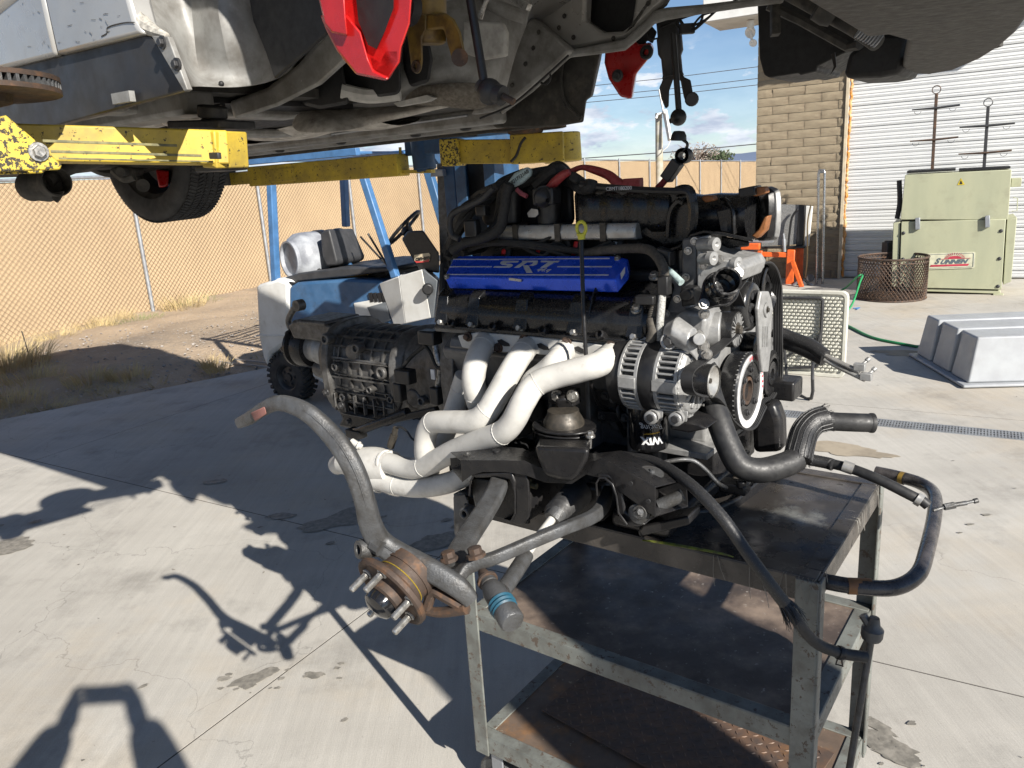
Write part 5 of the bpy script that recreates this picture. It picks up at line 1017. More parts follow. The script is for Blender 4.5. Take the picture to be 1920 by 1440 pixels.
b.tube(HP, .0155, 14, sub=6); obj('handle', b, M['handleblk'], cart, smooth=60)
b = MB(); pA = HP[1]; b.tube([HP[1] - (HP[2] - HP[1]) * .15, HP[1] + (HP[2] - HP[1]) * .45], .0162, 14, cap=False); ht = obj('tape_band', b, mat('orange brown tape', (.22, .10, .035), .6), cart)
b = MB(); b.tube([HP[8] * .6 + HP[7] * .4, HP[8] * .8 + HP[7] * .2], .0162, 14, cap=False); b.v = b.v; obj('tape_band', b, M['ochre'], cart)
b = MB(); tr_ = [Q(1205, 1013, -.002), Q(1250, 1019, -.002), Q(1340, 1035, -.002), Q(1375, 1044, -.002)]; b.tube(tr_, [.003, .0055, .0045, .002], 6, sub=4, flat=.4); obj('paint_smear', b, mat('yellow green smear', (.24, .27, .04), .6, col2=(.09, .09, .04), scale=20), cart)
rnd = random.Random(9)
b = MB()
for k in range(12):
    p = E(rnd.uniform(.0, .22), rnd.uniform(-.006, .0), ZT + .002); q = p + EU * rnd.uniform(-.02, .02) - EZ * rnd.uniform(.02, .09) - EV * .005; b.tube([p + EV * rnd.uniform(0, .06), p, (p + q) / 2 - EV * .004, q], .0006, 3)
for k in range(10):
    p = E(-.002, rnd.uniform(.0, .5), ZT + .002); q = p - EU * .004 - EZ * rnd.uniform(.01, .05); b.tube([p + EU * rnd.uniform(.0, .04), p, q], .0007, 3)
obj('fibre_strands', b, mat('pale fibres', (.2, .19, .17), .7), cart, kind='stuff')
b = MB(); R0 = D(1636, 1182, 1.60); R1 = D(1592, 1445, 1.70); b.cyl(R0, R1, .0075, 10); b.lathe(R0, (R0 - R1), [(.019, -.02), (.022, -.012), (.022, .004), (.014, .012), (.010, .03)], 16, True); b.cyl(R0 + EZ * .0, R0 - EU * -.02 + EZ * .03, .009, 8); obj('brake_rod', b, M['iron'], cart)
# tread plate lying on the bottom shelf
tp = thing('tread_plate', 'rusty diamond tread steel plate lying loose on the bottom shelf of the cart', 'steel plate', E(.3, .2, ZB))
c0 = G(1015, 1331, ZB + .006); ang = (G(1215, 1440, ZB + .006) - c0).normalized(); an2 = V((-ang.y, ang.x, 0)); an2 = an2 if an2.dot(EV) > 0 else -an2
b = MB(); A = [c0, c0 + ang * .70, c0 + ang * .70 + an2 * .34, c0 + an2 * .34]; uvb = lambda p: V(((p - EO).dot(EU), (p - EO).dot(EV), 0))
b.ext([p + EZ * .0 for p in A], -EZ * .004); obj('plate', b, M['diamond'], tp, bevel=.001)
b = MB(); st = .022
for i in range(int(.70 / st)):
    for j in range(int(.34 / st)):
        c = c0 + ang * (st * (i + .5)) + an2 * (st * (j + .5)); d = (ang + an2 * (1 if (i + j) % 2 else -1)).normalized(); w = V((-d.y, d.x, 0))
        b.loft([[c + d * .009, c + w * .003, c - d * .009, c - w * .003], [c + d * .005 + EZ * .0018, c + w * .001 + EZ * .0018, c - d * .005 + EZ * .0018, c - w * .001 + EZ * .0018]])
obj('tread_lozenge', b, M['diamond'], tp, kind='stuff')

# ================================================================= engine, transmission, cradle on the cart
FS[0] = 5.0
M['alu'] = mat('cast aluminium', (.34, .34, .335), .5, metal=.45, col2=(.25, .25, .245), scale=9, grime=(.16, .15, .135), g_s=7, g_lo=.62, g_hi=.88, bump=.35, bscale=140)
M['aludk'] = mat('dull grey casting', (.14, .14, .14), .5, metal=.3, col2=(.10, .10, .10), scale=8, bump=.4, bscale=120)
M['aludirty'] = mat('oily transmission casting', (.125, .122, .118), .5, metal=.35, col2=(.062, .06, .057), scale=7, det=8, grime=(.045, .04, .035), g_s=9, g_lo=.48, g_hi=.72, chip=(.34, .33, .30), chip_s=50, chip_lo=.68, chip_hi=.73, bump=.5, bscale=90)
M['header'] = mat('white ceramic coating', (.50, .49, .46), .55, col2=(.40, .39, .365), scale=5, det=9, lo=.45, hi=.72, grime=(.33, .30, .265), g_s=5, g_lo=.58, g_hi=.85, chip=(.16, .14, .12), chip_s=34, chip_lo=.70, chip_hi=.715, bump=.35, bscale=300, bd=.0006)
M['blkpart'] = mat('satin black steel', (.011, .011, .012), .34, col2=(.018, .017, .017), scale=9, grime=(.06, .055, .05), g_s=9, g_lo=.66, g_hi=1.0, spec=.35, bump=.12)
M['vcover'] = mat('black valve cover plastic', (.008, .008, .009), .27, col2=(.013, .013, .013), scale=12, grime=(.04, .037, .035), g_s=2, g_lo=.68, g_hi=1.2, spec=.45, bump=.02, bscale=120, rvar=.1)
M['blueano'] = mat('blue anodised aluminium', (.012, .085, .68), .25, metal=.35, col2=(.01, .07, .60), scale=3, bump=.03, bscale=150, bstretch=(.05, 1, 1), coat=.25)
M['bluepoly'] = mat('brushed blue bevel', (.03, .14, .75), .2, metal=.8, bump=0)
M['etch'] = mat('etched grey lettering', (.5, .51, .54), .5, metal=.1, bump=0)
M['satin'] = mat('brushed fuel rail', (.42, .42, .405), .35, metal=.55, col2=(.30, .285, .26), scale=5, bump=.08, bscale=120, bstretch=(.1, 1, 1))
M['tape'] = mat('cloth harness tape', (.010, .010, .010), .75, col2=(.02, .019, .017), scale=14, bump=.6, bscale=70)
M['loom'] = mat('dusty corrugated loom', (.05, .045, .038), .75, col2=(.09, .08, .066), scale=20, bump=.6, bscale=70)
M['redcable'] = mat('red battery cable', (.22, .02, .02), .5, col2=(.3, .04, .04), scale=20, bump=.1)
M['redplug'] = mat('red plug', (.5, .02, .02), .45)
M['yellowring'] = mat('yellow dipstick handle', (.55, .52, .03), .45, col2=(.4, .38, .05), scale=30)
M['glossblk'] = mat('gloss black', (.010, .010, .011), .14, bump=0, coat=.4)
M['pulley'] = mat('black pulley', (.012, .012, .013), .24, col2=(.02, .02, .02), scale=9, bump=.03)
M['belt'] = mat('ribbed belt rubber', (.018, .018, .019), .55, bump=.15)
M['sleeve'] = mat('braided black sleeve', (.015, .015, .016), .45, col2=(.11, .11, .11), scale=120, lo=.60, hi=.66, bump=1, bscale=220)
M['teal'] = mat('teal rubber boot', (.012, .075, .12), .5, bump=.2)
M['printw'] = mat('white print', (.6, .6, .6), .5, bump=0); M['goldp'] = mat('gold print', (.5, .3, .04), .35, metal=.5, bump=0); M['printr'] = mat('red print', (.55, .03, .05), .5, bump=0)
M['brownsteel'] = mat('bronze tinted steel', (.04, .036, .03), .48, metal=.35, col2=(.07, .06, .048), scale=12, bump=.1)
M['tan_wrap'] = mat('pale tape wrap', (.35, .45, .44), .6, col2=(.25, .3, .3), scale=40, bump=.2)
eng = thing('engine_assembly', 'large pulled car engine with white headers, blue coil cover and gearbox sitting on the cart', 'engine', E(.6, .41, .94))
def ob(name, b, m, par=None, **k): return obj(name, b, m, par or eng, **k)
def ebox(b, u0, u1, v0, v1, z0, z1): return b.box(E((u0 + u1) / 2, (v0 + v1) / 2, (z0 + z1) / 2), (abs(u1 - u0) / 2, abs(v1 - v0) / 2, abs(z1 - z0) / 2), (EU, EV, EZ))
def usec(b, prof, u0, u1, tap=0):
    "section in (v,z) extruded along u"
    cv = sum(p[0] for p in prof) / len(prof); cz = sum(p[1] for p in prof) / len(prof)
    return b.prism([E(u0, v, z) for v, z in prof], [E(u1, cv + (v - cv) * (1 - tap), cz + (z - cz) * (1 - tap)) for v, z in prof])
# block
b = MB(); usec(b, [(.24, 1.0), (.58, 1.0), (.60, 1.12), (.70, 1.27), (.55, 1.36), (.27, 1.36), (.15, 1.27), (.22, 1.12)], .43, 1.03)
blk = ob('engine_block', b, M['aludk'], bevel=.008)
b = MB()
for k in range(6): b.box(E(.48 + k * .11, .20, 1.14), (.006, .03, .10), (EU, EV, EZ))
for k in range(4): b.lathe(E(.53 + k * .14, .222, 1.12), -EV, [(.028, 0), (.028, .012), (.022, .014), (.001, .008)], 20)
ob('block_rib', b, M['aludk'], blk, bevel=.003)
b = MB(); usec(b, [(.20, .955), (.56, .955), (.60, 1.0), (.22, 1.0)], .45, 1.05); usec(b, [(.27, .96), (.55, .96), (.55, 1.07), (.27, 1.07)], .31, .45)
pan = ob('oil_pan', b, M['blkpart'], bevel=.006)
b = MB(); ebox(b, .30, .44, .20, .60, 1.06, 1.075); ob('pan_rail', b, M['alu'], bevel=.002)
for (x0, x1, x2, x3) in ((1310, 1331, 1336, 1316),):
    b = MB(); b.ext([Q(x0, 812, .33), Q(x1, 812, .33), Q(x1 + 1, 880, .33), Q(x0 + 2, 880, .33)], EV * .03); ob('pan_stiffener', b, M['galv'], bevel=.003)
b = MB(); b.ext([Q(1331, 812, .36), Q(1352, 812, .36), Q(1380, 880, .36), Q(1333, 880, .36)], EV * .06); ob('pan_side', b, M['aludk'], bevel=.004)
b = MB(); b.tube([Q(1302, 800, .32), Q(1304, 860, .32), Q(1301, 900, .32), Q(1290, 920, .31)], .004, 6, sub=4); ob('weld_bead', b, M['galv'])
b = MB(); ebox(b, .52, .95, .36, .52, .945, .958); ob('skid', b, M['blkpart'])
# heads
b = MB(); usec(b, [(.275, 1.34), (.165, 1.30), (.155, 1.275), (.18, 1.25), (.30, 1.25), (.38, 1.33), (.33, 1.40)], .435, 1.005)
hd = ob('cylinder_head', b, M['aludk'], bevel=.005)
b = MB(); usec(b, [(.55, 1.34), (.67, 1.30), (.68, 1.26), (.52, 1.25), (.46, 1.33), (.50, 1.42), (.60, 1.45)], .435, 1.045); ob('cylinder_head', b, M['aludk'], bevel=.005)
b = MB(); usec(b, [(.142, 1.328), (.148, 1.318), (.30, 1.42), (.295, 1.43)], .425, 1.04); ob('cover_gasket_rail', b, M['aludk'], hd, bevel=.002)
# valve cover (near bank)
vp = [(.150, 1.332), (.143, 1.352), (.142, 1.372), (.148, 1.390), (.158, 1.405), (.172, 1.416), (.205, 1.424), (.255, 1.44), (.285, 1.45), (.30, 1.43), (.22, 1.36)]
b = MB(); b.loft([[E(u0, .215 + (v - .215) * s, 1.40 + (z - 1.40) * s) for v, z in vp] for u0, s in ((.413, .90), (.420, .97), (.432, 1), (.60, 1), (.85, 1), (1.01, 1), (1.022, .97), (1.03, .88))])
vc = ob('valve_cover', b, M['vcover'], bevel=.004)
b = MB(); usec(b, [(.146, 1.328), (.134, 1.330), (.134, 1.340), (.148, 1.342)], .418, 1.03); ob('cover_lip', b, M['vcover'], vc, bevel=.002)
for i, u0 in enumerate((.445, .60, .755, .905, 1.01)):
    b = MB(); c = E(u0, .142, 1.345); ax_ = (-EV + EZ * .35).normalized()
    b.lathe(c + EV * .02, ax_, [(.021, -.02), (.021, .018), (.017, .024), (.014, .022), (.014, .012), (.001, .012)], 22)
    b.prism([E(u0 - .021, .135, 1.345), E(u0 + .021, .135, 1.345), E(u0 + .016, .155, 1.415), E(u0 - .016, .155, 1.415)], [E(u0 - .026, .17, 1.34), E(u0 + .026, .17, 1.34), E(u0 + .02, .18, 1.43), E(u0 - .02, .18, 1.43)]); vb = ob('cover_boss', b, M['vcover'], vc, bevel=.004)
    b = MB(); b.bolt(c + ax_ * .0, ax_, .0075, .012); ob('cover_bolt', b, M['bolt'], vc)
for u0 in (.525, .68, .83, .965):
    b = MB(); b.lathe(E(u0, .150, 1.338), (-EV * .9 + EZ * .45).normalized(), [(.011, -.01), (.011, .028), (.008, .03), (.007, .02), (.001, .02)], 8); ob('cover_stud', b, M['blkpart'], vc, smooth=20)
b = MB(); usec(b, [(.18, 1.445), (.165, 1.43), (.15, 1.40), (.142, 1.37), (.150, 1.37), (.17, 1.41), (.19, 1.435)], .428, .436); usec(b, [(.18, 1.447), (.163, 1.43), (.148, 1.40), (.14, 1.37), (.150, 1.37), (.17, 1.41), (.19, 1.435)], .560, .564); ob('cover_rib', b, M['vcover'], vc, bevel=.002)
for u0, v0, z0 in ((.435, .225, 1.468), (.445, .155, 1.405)):
    b = MB(); b.bolt(E(u0, v0, z0), (-EV * .6 + EZ).normalized(), .009, .010); ob('cover_bolt', b, M['bolt'], vc)
# blue coil cover
TB = [E(1.058, .272, 1.506), E(.555, .272, 1.508), E(.520, .262, 1.503), E(.510, .238, 1.491), E(.525, .203, 1.463), E(1.040, .200, 1.457)]
BB = [p - EZ * .032 + EV * .004 for p in TB]; BB[0] = E(1.045, .27, 1.47); BB[5] = E(1.028, .205, 1.424); BB[4] = E(.517, .205, 1.431); BB[3] = E(.505, .236, 1.458); BB[2] = E(.515, .265, 1.47)
b = MB(); b.prism(TB, BB); cc_ = ob('coil_cover', b, M['blueano'], bevel=.0035, seg=3)
tn_ = (TB[1] - TB[5]).cross(TB[5] - TB[0]); tnn = (TB[0] - TB[5]).cross(TB[4] - TB[5]).normalized()
if tnn.z < 0: tnn = -tnn
tx_ = -EU; ty_ = tnn.cross(tx_).normalized(); ty_ = ty_ if ty_.z > 0 else -ty_
def on(px, py, off=.0012): return pl(px, py, TB[5] + tnn * off, tnn)
b = MB()
for x0, x1, y0, y1 in ((850, 936, 486, 486.5), (1048, 1143, 485, 484.5), (843, 922, 500, 500), (1045, 1147, 500, 500), (838, 925, 514.5, 514.8), (925, 1141, 515, 515.5)): b.beam(on(x0, y0), on(x1, y1), .0028, .0012, tnn)
b.beam(on(925, 486), on(1048, 485), .0016, .001, tnn)
ob('cover_stripe', b, M['etch'], cc_)
for nm_, polys in (('S', [[(265, 105), (440, 108), (425, 124), (300, 126), (228, 138), (235, 118)], [(228, 138), (300, 126), (290, 138), (350, 142), (372, 152), (310, 156), (250, 152)], [(372, 152), (360, 170), (330, 182), (150, 182), (165, 167), (300, 166), (310, 156)]]), ('R', [[(478, 121), (535, 121), (440, 183), (385, 183)], [(470, 105), (650, 105), (656, 113), (640, 122), (480, 121)], [(656, 113), (642, 145), (600, 162), (555, 160), (590, 142), (602, 122), (640, 122)], [(482, 158), (545, 158), (592, 241), (522, 241)]]), ('T', [[(690, 106), (897, 108), (877, 124), (680, 121)], [(772, 122), (838, 123), (745, 183), (680, 183)]])):
    b = MB()
    for i_, pg in enumerate(polys): b.ext([on(900 + x / 6, 470 + y / 6 + 1.5, .0012 + i_ * .00015) for x, y in pg], tnn * .0008)
    ob('cover_letter', b, M['etch'], cc_, smooth=0)
b = MB(); text_mb('44.q', .017, on(1018, 506, .002), tx_ * 1.35, ty_, tnn, .0012, .5, .0, b); ob('cover_number', b, M['etch'], cc_)
for x, y in ((1158, 485), (838, 519)): b = MB(); b.bolt(on(x, y, .0), tnn, .0055, .006); ob('cover_screw', b, M['bolt'], cc_)
b = MB(); b.beam(Q(955, 523, .199), Q(978, 526, .199), .004, .006); ob('cover_dent', b, M['satin'], cc_)
b = MB(); b.ext([Q(1163, 513, .215), Q(1172, 500, .225), Q(1172, 512, .225), Q(1165, 524, .215)], -EU * .001 - EV * .002); ob('end_badge', b, M['etch'], cc_)
# fuel rail
b = MB(); usec(b, [(.292, 1.544), (.33, 1.540), (.335, 1.56), (.33, 1.580), (.296, 1.582), (.288, 1.563)], .515, .95); fr = ob('fuel_rail', b, M['satin'], bevel=.004)
b = MB()
for u0 in (.60, .73, .86): ebox(b, u0 - .008, u0 + .008, .286, .338, 1.541, 1.584)
ob('rail_clamp', b, M['brownsteel'], fr, kind='stuff')
for u0 in (.57, .68, .79, .90):
    b = MB(); b.cyl(E(u0, .325, 1.545), E(u0, .30, 1.49), .011, 12); inj = ob('injector', b, M['black'], eng); b = MB(); b.cyl(E(u0 + .01, .315, 1.535), E(u0 + .01, .30, 1.505), .008, 10); ob('injector_clip', b, M['redplug'] if u0 != .57 else M['satin'], inj)
b = MB(); ebox(b, .44, 1.04, .36, .54, 1.40, 1.545); ebox(b, .44, 1.04, .30, .37, 1.42, 1.47); ob('lifter_valley', b, M['void'], bevel=.01)
# intake manifold
b = MB()
b.prism([Q(x, y, .32) for x, y in [(1080, 430), (1076, 360), (1096, 347), (1288, 352), (1303, 362), (1309, 425), (1290, 458), (1243, 466), (1205, 448), (1195, 438)]], [Q(x, y, .62) for x, y in [(1090, 415), (1090, 362), (1100, 352), (1270, 358), (1280, 366), (1284, 420), (1270, 440), (1240, 445), (1205, 430), (1195, 425)]])
im = ob('intake_manifold', b, M['vcover'], bevel=.012, seg=3)
b = MB(); rows = []
for y, dv in ((356, .012), (372, .0), (395, -.002), (418, .0), (434, .008)): rows.append([Q(x, y, .318 + dv - .006 * abs(math.sin((x - 1080) * PI / 44))) for x in range(1082, 1262, 5)])
b.grid(rows); ob('runner_panel', b, M['vcover'], im, solid=.004, smooth=60)
b = MB(); b.tube([Q(x, y, .31) for x, y in [(1268, 360), (1282, 356), (1295, 362), (1300, 400), (1296, 430)]], .012, 8, sub=4); b.tube([Q(x, y, .305) for x, y in [(1252, 446), (1256, 400), (1270, 378), (1282, 380)]], .007, 6, sub=4); ob('manifold_rib', b, M['vcover'], im)
b = MB(); b.loft([[U(x, y, u0) + EV * dv for x, y, dv in r] for u0, r in ((.52, [(1240, 462, -.05), (1240, 468, -.05), (1240, 468, .12), (1240, 462, .12)]),)] or []) if 0 else None
b = MB(); lipv = .295; P_ = [(1195, 452), (1225, 466), (1250, 468), (1275, 458), (1295, 438), (1320, 431), (1360, 436), (1412, 447)]
b.loft([[Q(x, y, lipv), Q(x, y + 7, lipv), Q(x, y + 7, .52), Q(x, y, .52)] for x, y in P_]); ob('manifold_flange', b, M['vcover'], im, bevel=.002)
b = MB(); b.loft([[Q(cx, cy, .42) + (EV * math.cos(a) * r * 1.0 + EZ * math.sin(a) * r * hh) for a in [2 * PI * k / 20 for k in range(20)]] for cx, cy, r, hh in ((1290, 408, .075, .8), (1320, 405, .066, .75), (1350, 402, .058, .85), (1380, 404, .056, .9), (1412, 404, .056, 1))]); nk = ob('intake_neck', b, M['vcover'], im)
b = MB(); b.loft([[Q(x, y0, .36), Q(x, y1, .36), Q(x, y1, .42), Q(x, y0, .42)] for x, y0, y1 in ((1240, 468, 474), (1275, 440, 470), (1300, 432, 462), (1342, 440, 468), (1405, 452, 462))]); ob('lower_tray', b, M['vcover'], im, bevel=.004)
b = MB(); b.ext([Q(1342, 395, .355), Q(1375, 388, .355), Q(1376, 440, .355), Q(1350, 434, .355)], EV * .03); b.tube([Q(1352, 372, .37), Q(1362, 376, .36), Q(1374, 395, .355), Q(1376, 440, .355)], .006, 6, sub=3); ob('neck_gusset', b, M['vcover'], im, bevel=.003)
uc = U(1424, 402, .285); b = MB(); pts = []
for k in range(24):
    a = 2 * PI * k / 24; r = .062 + .010 * max(0, math.cos(4 * (a - PI / 4))); pts.append(uc + EV * math.cos(a) * r + EZ * math.sin(a) * r)
_fx = (-EU * .80 + EV * .60).normalized(); _fy = _fx.cross(EZ).normalized(); pts = [uc + _fy * (p - uc).dot(EV) + EZ * (p - uc).dot(EZ) for p in pts]; b.ext(pts, _fx * .016); tbd = ob('throttle_flange', b, M['blkpart'], im, bevel=.002); b = MB(); b.ext([uc + _fx * .0165 + (p - uc) * 1.0 for p in pts], _fx * .014); b.lathe(uc, _fx, [(.045, .031), (.048, .035), (.045, .028), (.044, 0), (.001, 0)], 30); ob('flange_face', b, M['alu'], tbd, bevel=.003)
b = MB(); 
for pt in ([(1398, 366), (1408, 352), (1432, 350), (1436, 362), (1418, 368)], [(1432, 408), (1440, 404), (1434, 432), (1418, 448), (1408, 442), (1422, 430)], [(1313, 372), (1320, 366), (1335, 368), (1338, 376), (1322, 380)]): b.ext([Q(x, y, .33) for x, y in pt], EV * .03)
ob('orange_tape', b, mat('orange masking tape', (.27, .10, .03), .6, col2=(.18, .07, .02), scale=20), eng, bevel=.003)
b = MB(); b.beam(Q(1392, 362, .34), Q(1422, 356, .34), .05, .02); ob('flange_tab', b, M['blkpart'], tbd, bevel=.003)
b = MB(); b.tube([Q(x, y, .28) for x, y in [(1088, 346), (1140, 351), (1200, 356), (1262, 358), (1290, 360), (1296, 380)]], .0075, 8, sub=3); ob('vacuum_line', b, M['black'], im)
text_b = MB(); text_mb('CBMT180200', .012, Q(1160, 353.5, .272), -EU, EZ, -EV, .0008, 0, 0, text_b); ob('line_print', text_b, M['etch'], im)
# rear intake / throttle-side dark bulk and firewall-side harness
b = MB(); b.prism([Q(x, y, .38) for x, y in [(905, 425), (900, 380), (930, 345), (990, 335), (1075, 340), (1078, 425)]], [Q(x, y, .6) for x, y in [(915, 415), (912, 380), (940, 350), (1000, 345), (1075, 345), (1078, 415)]]); ob('rear_intake', b, M['void'], im, bevel=.02, seg=3)
b = MB(); b.cyl(Q(960, 350, .34), Q(960, 418, .34), .028, 16); b.cyl(Q(1030, 345, .33), Q(1030, 420, .33), .03, 16); b.ext([Q(x, y, .30) for x, y in [(990, 400), (998, 390), (1008, 392), (1011, 402), (1006, 408), (992, 408)]], EV * .01); ob('ignition_module', b, M['black'], eng, bevel=.004)
b = MB(); b.ext([Q(x, y, .297) for x, y in [(989, 400), (997, 391), (1009, 393), (1010, 402), (1004, 407), (992, 407)]], -EV * .002); ob('foil_label', b, M['satin'], eng)
# harness tangle
def wires(seed, n, pts, v0, v1, spread, rr, m, name):
    rnd = random.Random(seed)
    for k in range(n):
        b = MB(); b.tube([Q(x + rnd.gauss(0, spread), y + rnd.gauss(0, spread), rnd.uniform(v0, v1)) for x, y in pts], rnd.uniform(*rr), 8, sub=5); ob(name, b, m)
wires(1, 5, [(838, 470), (852, 430), (880, 400), (905, 370), (940, 345), (985, 330)], .28, .4, 7, (.008, .015), M['tape'], 'wiring_loom')
wires(2, 4, [(850, 480), (900, 455), (935, 410), (950, 360), (985, 330), (1040, 322)], .26, .38, 7, (.007, .012), M['tape'], 'wiring_loom')
wires(3, 2, [(860, 470), (930, 462), (1010, 466), (1090, 470), (1150, 462)], .27, .32, 5, (.005, .009), M['tape'], 'wiring_loom')
wires(4, 3, [(838, 500), (828, 540), (824, 590), (815, 640)], .24, .32, 5, (.007, .012), M['tape'], 'wiring_loom')
wires(5, 4, [(1000, 345), (1030, 325), (1060, 330), (1085, 345), (1110, 352)], .28, .42, 7, (.009, .016), M['tape'], 'wiring_loom')
wires(6, 5, [(930, 470), (970, 455), (1000, 462), (1050, 450), (1070, 470)], .28, .33, 6, (.003, .006), M['tape'], 'wire')
b = MB(); b.tube([Q(x, y, .2) for x, y in [(862, 448), (848, 440), (843, 420), (850, 400), (880, 385), (905, 372), (925, 352)]], .0085, 10, sub=6); ob('coolant_hose', b, M['rubber'])
b = MB(); b.tube([Q(x, y, .24) for x, y in [(848, 470), (870, 455), (900, 448), (935, 430), (945, 395), (950, 360), (955, 345)]], .014, 10, sub=6); ob('main_loom', b, M['tape'])
b = MB(); b.box(Q(886, 428, .24), (.02, .012, .022), (EU, EV, EZ)); b.box(Q(905, 395, .25), (.016, .012, .014), (EU, EV, EZ)); b.box(Q(1025, 368, .26), (.03, .02, .02), (EU, EV, EZ)); ob('loom_connector', b, M['black'], bevel=.004)
b = MB(); b.ext([Q(x, y, .26) for x, y in [(948, 345), (962, 325), (985, 313), (993, 318), (992, 330), (975, 345), (960, 352)]], EV * .018); ob('loom_label', b, M['tan_wrap'], bevel=.006)
tb_ = MB(); ld = (Q(988, 322, .257) - Q(960, 342, .257)).normalized(); text_mb('68217121AB', .013, Q(973, 333, .257), ld, (-EV).cross(ld) * -1 if (-EV).cross(ld).z < 0 else (-EV).cross(ld), -EV, .0008, 0, 0, tb_); ob('label_print', tb_, M['void'])
b = MB(); b.tube([Q(x, y, .27) for x, y in [(1022, 360), (1040, 342), (1056, 328), (1068, 322)]], [.008, .012, .011, .008], 8, sub=4); b.tube([Q(x, y, .33) for x, y in [(1070, 322), (1090, 314), (1112, 318), (1140, 328), (1158, 342), (1185, 352)]], [.008, .007, .010, .012, .013, .008], 9, sub=5); b.box(Q(1187, 344, .33), (.022, .012, .012), (EU, EV, EZ)); ob('battery_cable', b, M['redcable'], bevel=.003)
b = MB(); b.tube([Q(x, y, .27) for x, y in [(969, 355), (978, 363), (988, 368)]], .006, 6); ob('pink_connector', b, mat('dusty pink plug', (.35, .08, .1), .6))
b = MB(); b.lathe(Q(1018, 368, .25), (Q(1035, 382, .22) - Q(1018, 368, .25)), [(.006, -.02), (.02, -.01), (.026, 0), (.012, .004), (.026, .01), (.02, .02), (.006, .03)], 16); ob('rubber_grommet', b, M['black'])
# battery terminal standing up
b = MB(); b.tube([Q(1233, 353, .36), Q(1242, 344, .36), Q(1250, 334, .36)], .008, 8); ob('terminal_cable', b, M['redcable'])
b = MB(); b.beam(Q(1249, 336, .36), Q(1272, 303, .36), .026, .028, EV); b.lathe(Q(1278, 292, .345), EV, [(.009, 0), (.009, .028), (.017, .028), (.018, .014), (.017, 0)], 18); b.tube([Q(1280, 284, .36), Q(1288, 276, .36), Q(1288, 268, .36), Q(1280, 262, .36)], .004, 6, sub=3); b.lathe(Q(1272, 264, .36), EZ * 1 - EU * .1, [(.001, .022), (.012, .021), (.017, .012), (.0185, 0), (.001, 0)], 18); ob('battery_terminal', b, M['black'], bevel=.003)
# loom on the right of the valve cover
def lp_(pts, r, m, name, n=10, corr=0):
    b = MB(); P = [Q(*p) for p in pts]
    if corr:
        C_ = catmull(P, 14); b.tube(C_, [r * (1 + .1 * (k % 2)) for k in range(len(C_))], n)
    else: b.tube(P, r, n, sub=6)
    return ob(name, b, m)
lp_([(1090, 478, .30), (1130, 470, .28), (1180, 466, .26), (1215, 468, .22), (1235, 485, .19), (1245, 510, .17), (1240, 540, .16), (1228, 575, .15), (1222, 600, .145)], .0105, M['loom'], 'corrugated_loom', corr=1)
lp_([(1250, 505, .19), (1262, 515, .18), (1278, 530, .17)], .008, M['tan_wrap'], 'loom_branch')
lp_([(1242, 545, .15), (1240, 575, .14), (1237, 610, .13), (1236, 640, .14)], .0085, mat('silver wrapped wire', (.4, .4, .38), .6, col2=(.15, .15, .14), scale=60), 'wrapped_wire')
lp_([(1222, 600, .14), (1225, 620, .13), (1220, 640, .13)], .012, M['loom'], 'loom_tail')
for k in range(5): lp_([(1220 + k, 632, .13), (1215 + k * 2, 645 + k, .13), (1195, 652 + k * 2, .125), (1175, 650 + k * 2, .13), (1150, 652 + k, .14)], .0018, M['redcable'] if k % 2 == 0 else mat('faded red wire', (.4, .12, .1), .6), 'sensor_wire', 5)
b = MB(); b.box(Q(1212, 562, .14), (.022, .012, .010), (EU, EV, EZ)); b.box(Q(1246, 535, .15), (.012, .012, .02), (EU, EV, EZ)); b.box(Q(1248, 480, .21), (.016, .014, .016), (EU + EZ * .3, EV, EZ)); ob('loom_clip', b, M['black'], bevel=.003)
lp_([(1170, 652, .135), (1195, 664, .13), (1230, 660, .135), (1255, 640, .14)], .003, M['black'], 'plug_wire')
b = MB(); b.box(Q(1178, 668, .12), (.016, .012, .008), (EU, EV, EZ)); b.box(Q(1166, 672, .12), (.005, .013, .010), (EU, EV, EZ)); ob('coil_plug', b, M['black'], bevel=.002); b = MB(); b.box(Q(1163, 671, .115), (.004, .012, .009), (EU, EV, EZ)); ob('plug_lock', b, M['redplug'], bevel=.002)
# dipstick
b = MB(); b.tube([Q(1090, 442, .12), Q(1092, 520, .10), Q(1095, 600, .08), Q(1099, 670, .07), Q(1103, 700, .075), Q(1112, 730, .10), Q(1125, 760, .16), Q(1150, 775, .22)], .0048, 10, sub=6); ds = ob('dipstick_tube', b, M['blkpart'])
b = MB(); cr = Q(1090, 428, .12); b.tube([cr + (EU * math.cos(a) * .0115 + EZ * math.sin(a) * .014) for a in [2 * PI * k / 24 for k in range(25)]], .0038, 8); b.cyl(Q(1090, 441, .12), Q(1091, 449, .12), .0085, 12); b.lathe(Q(1090, 438, .12), -EZ, [(.0105, 0), (.0105, .004)], 12, True); ob('dipstick_handle', b, M['yellowring'], ds)
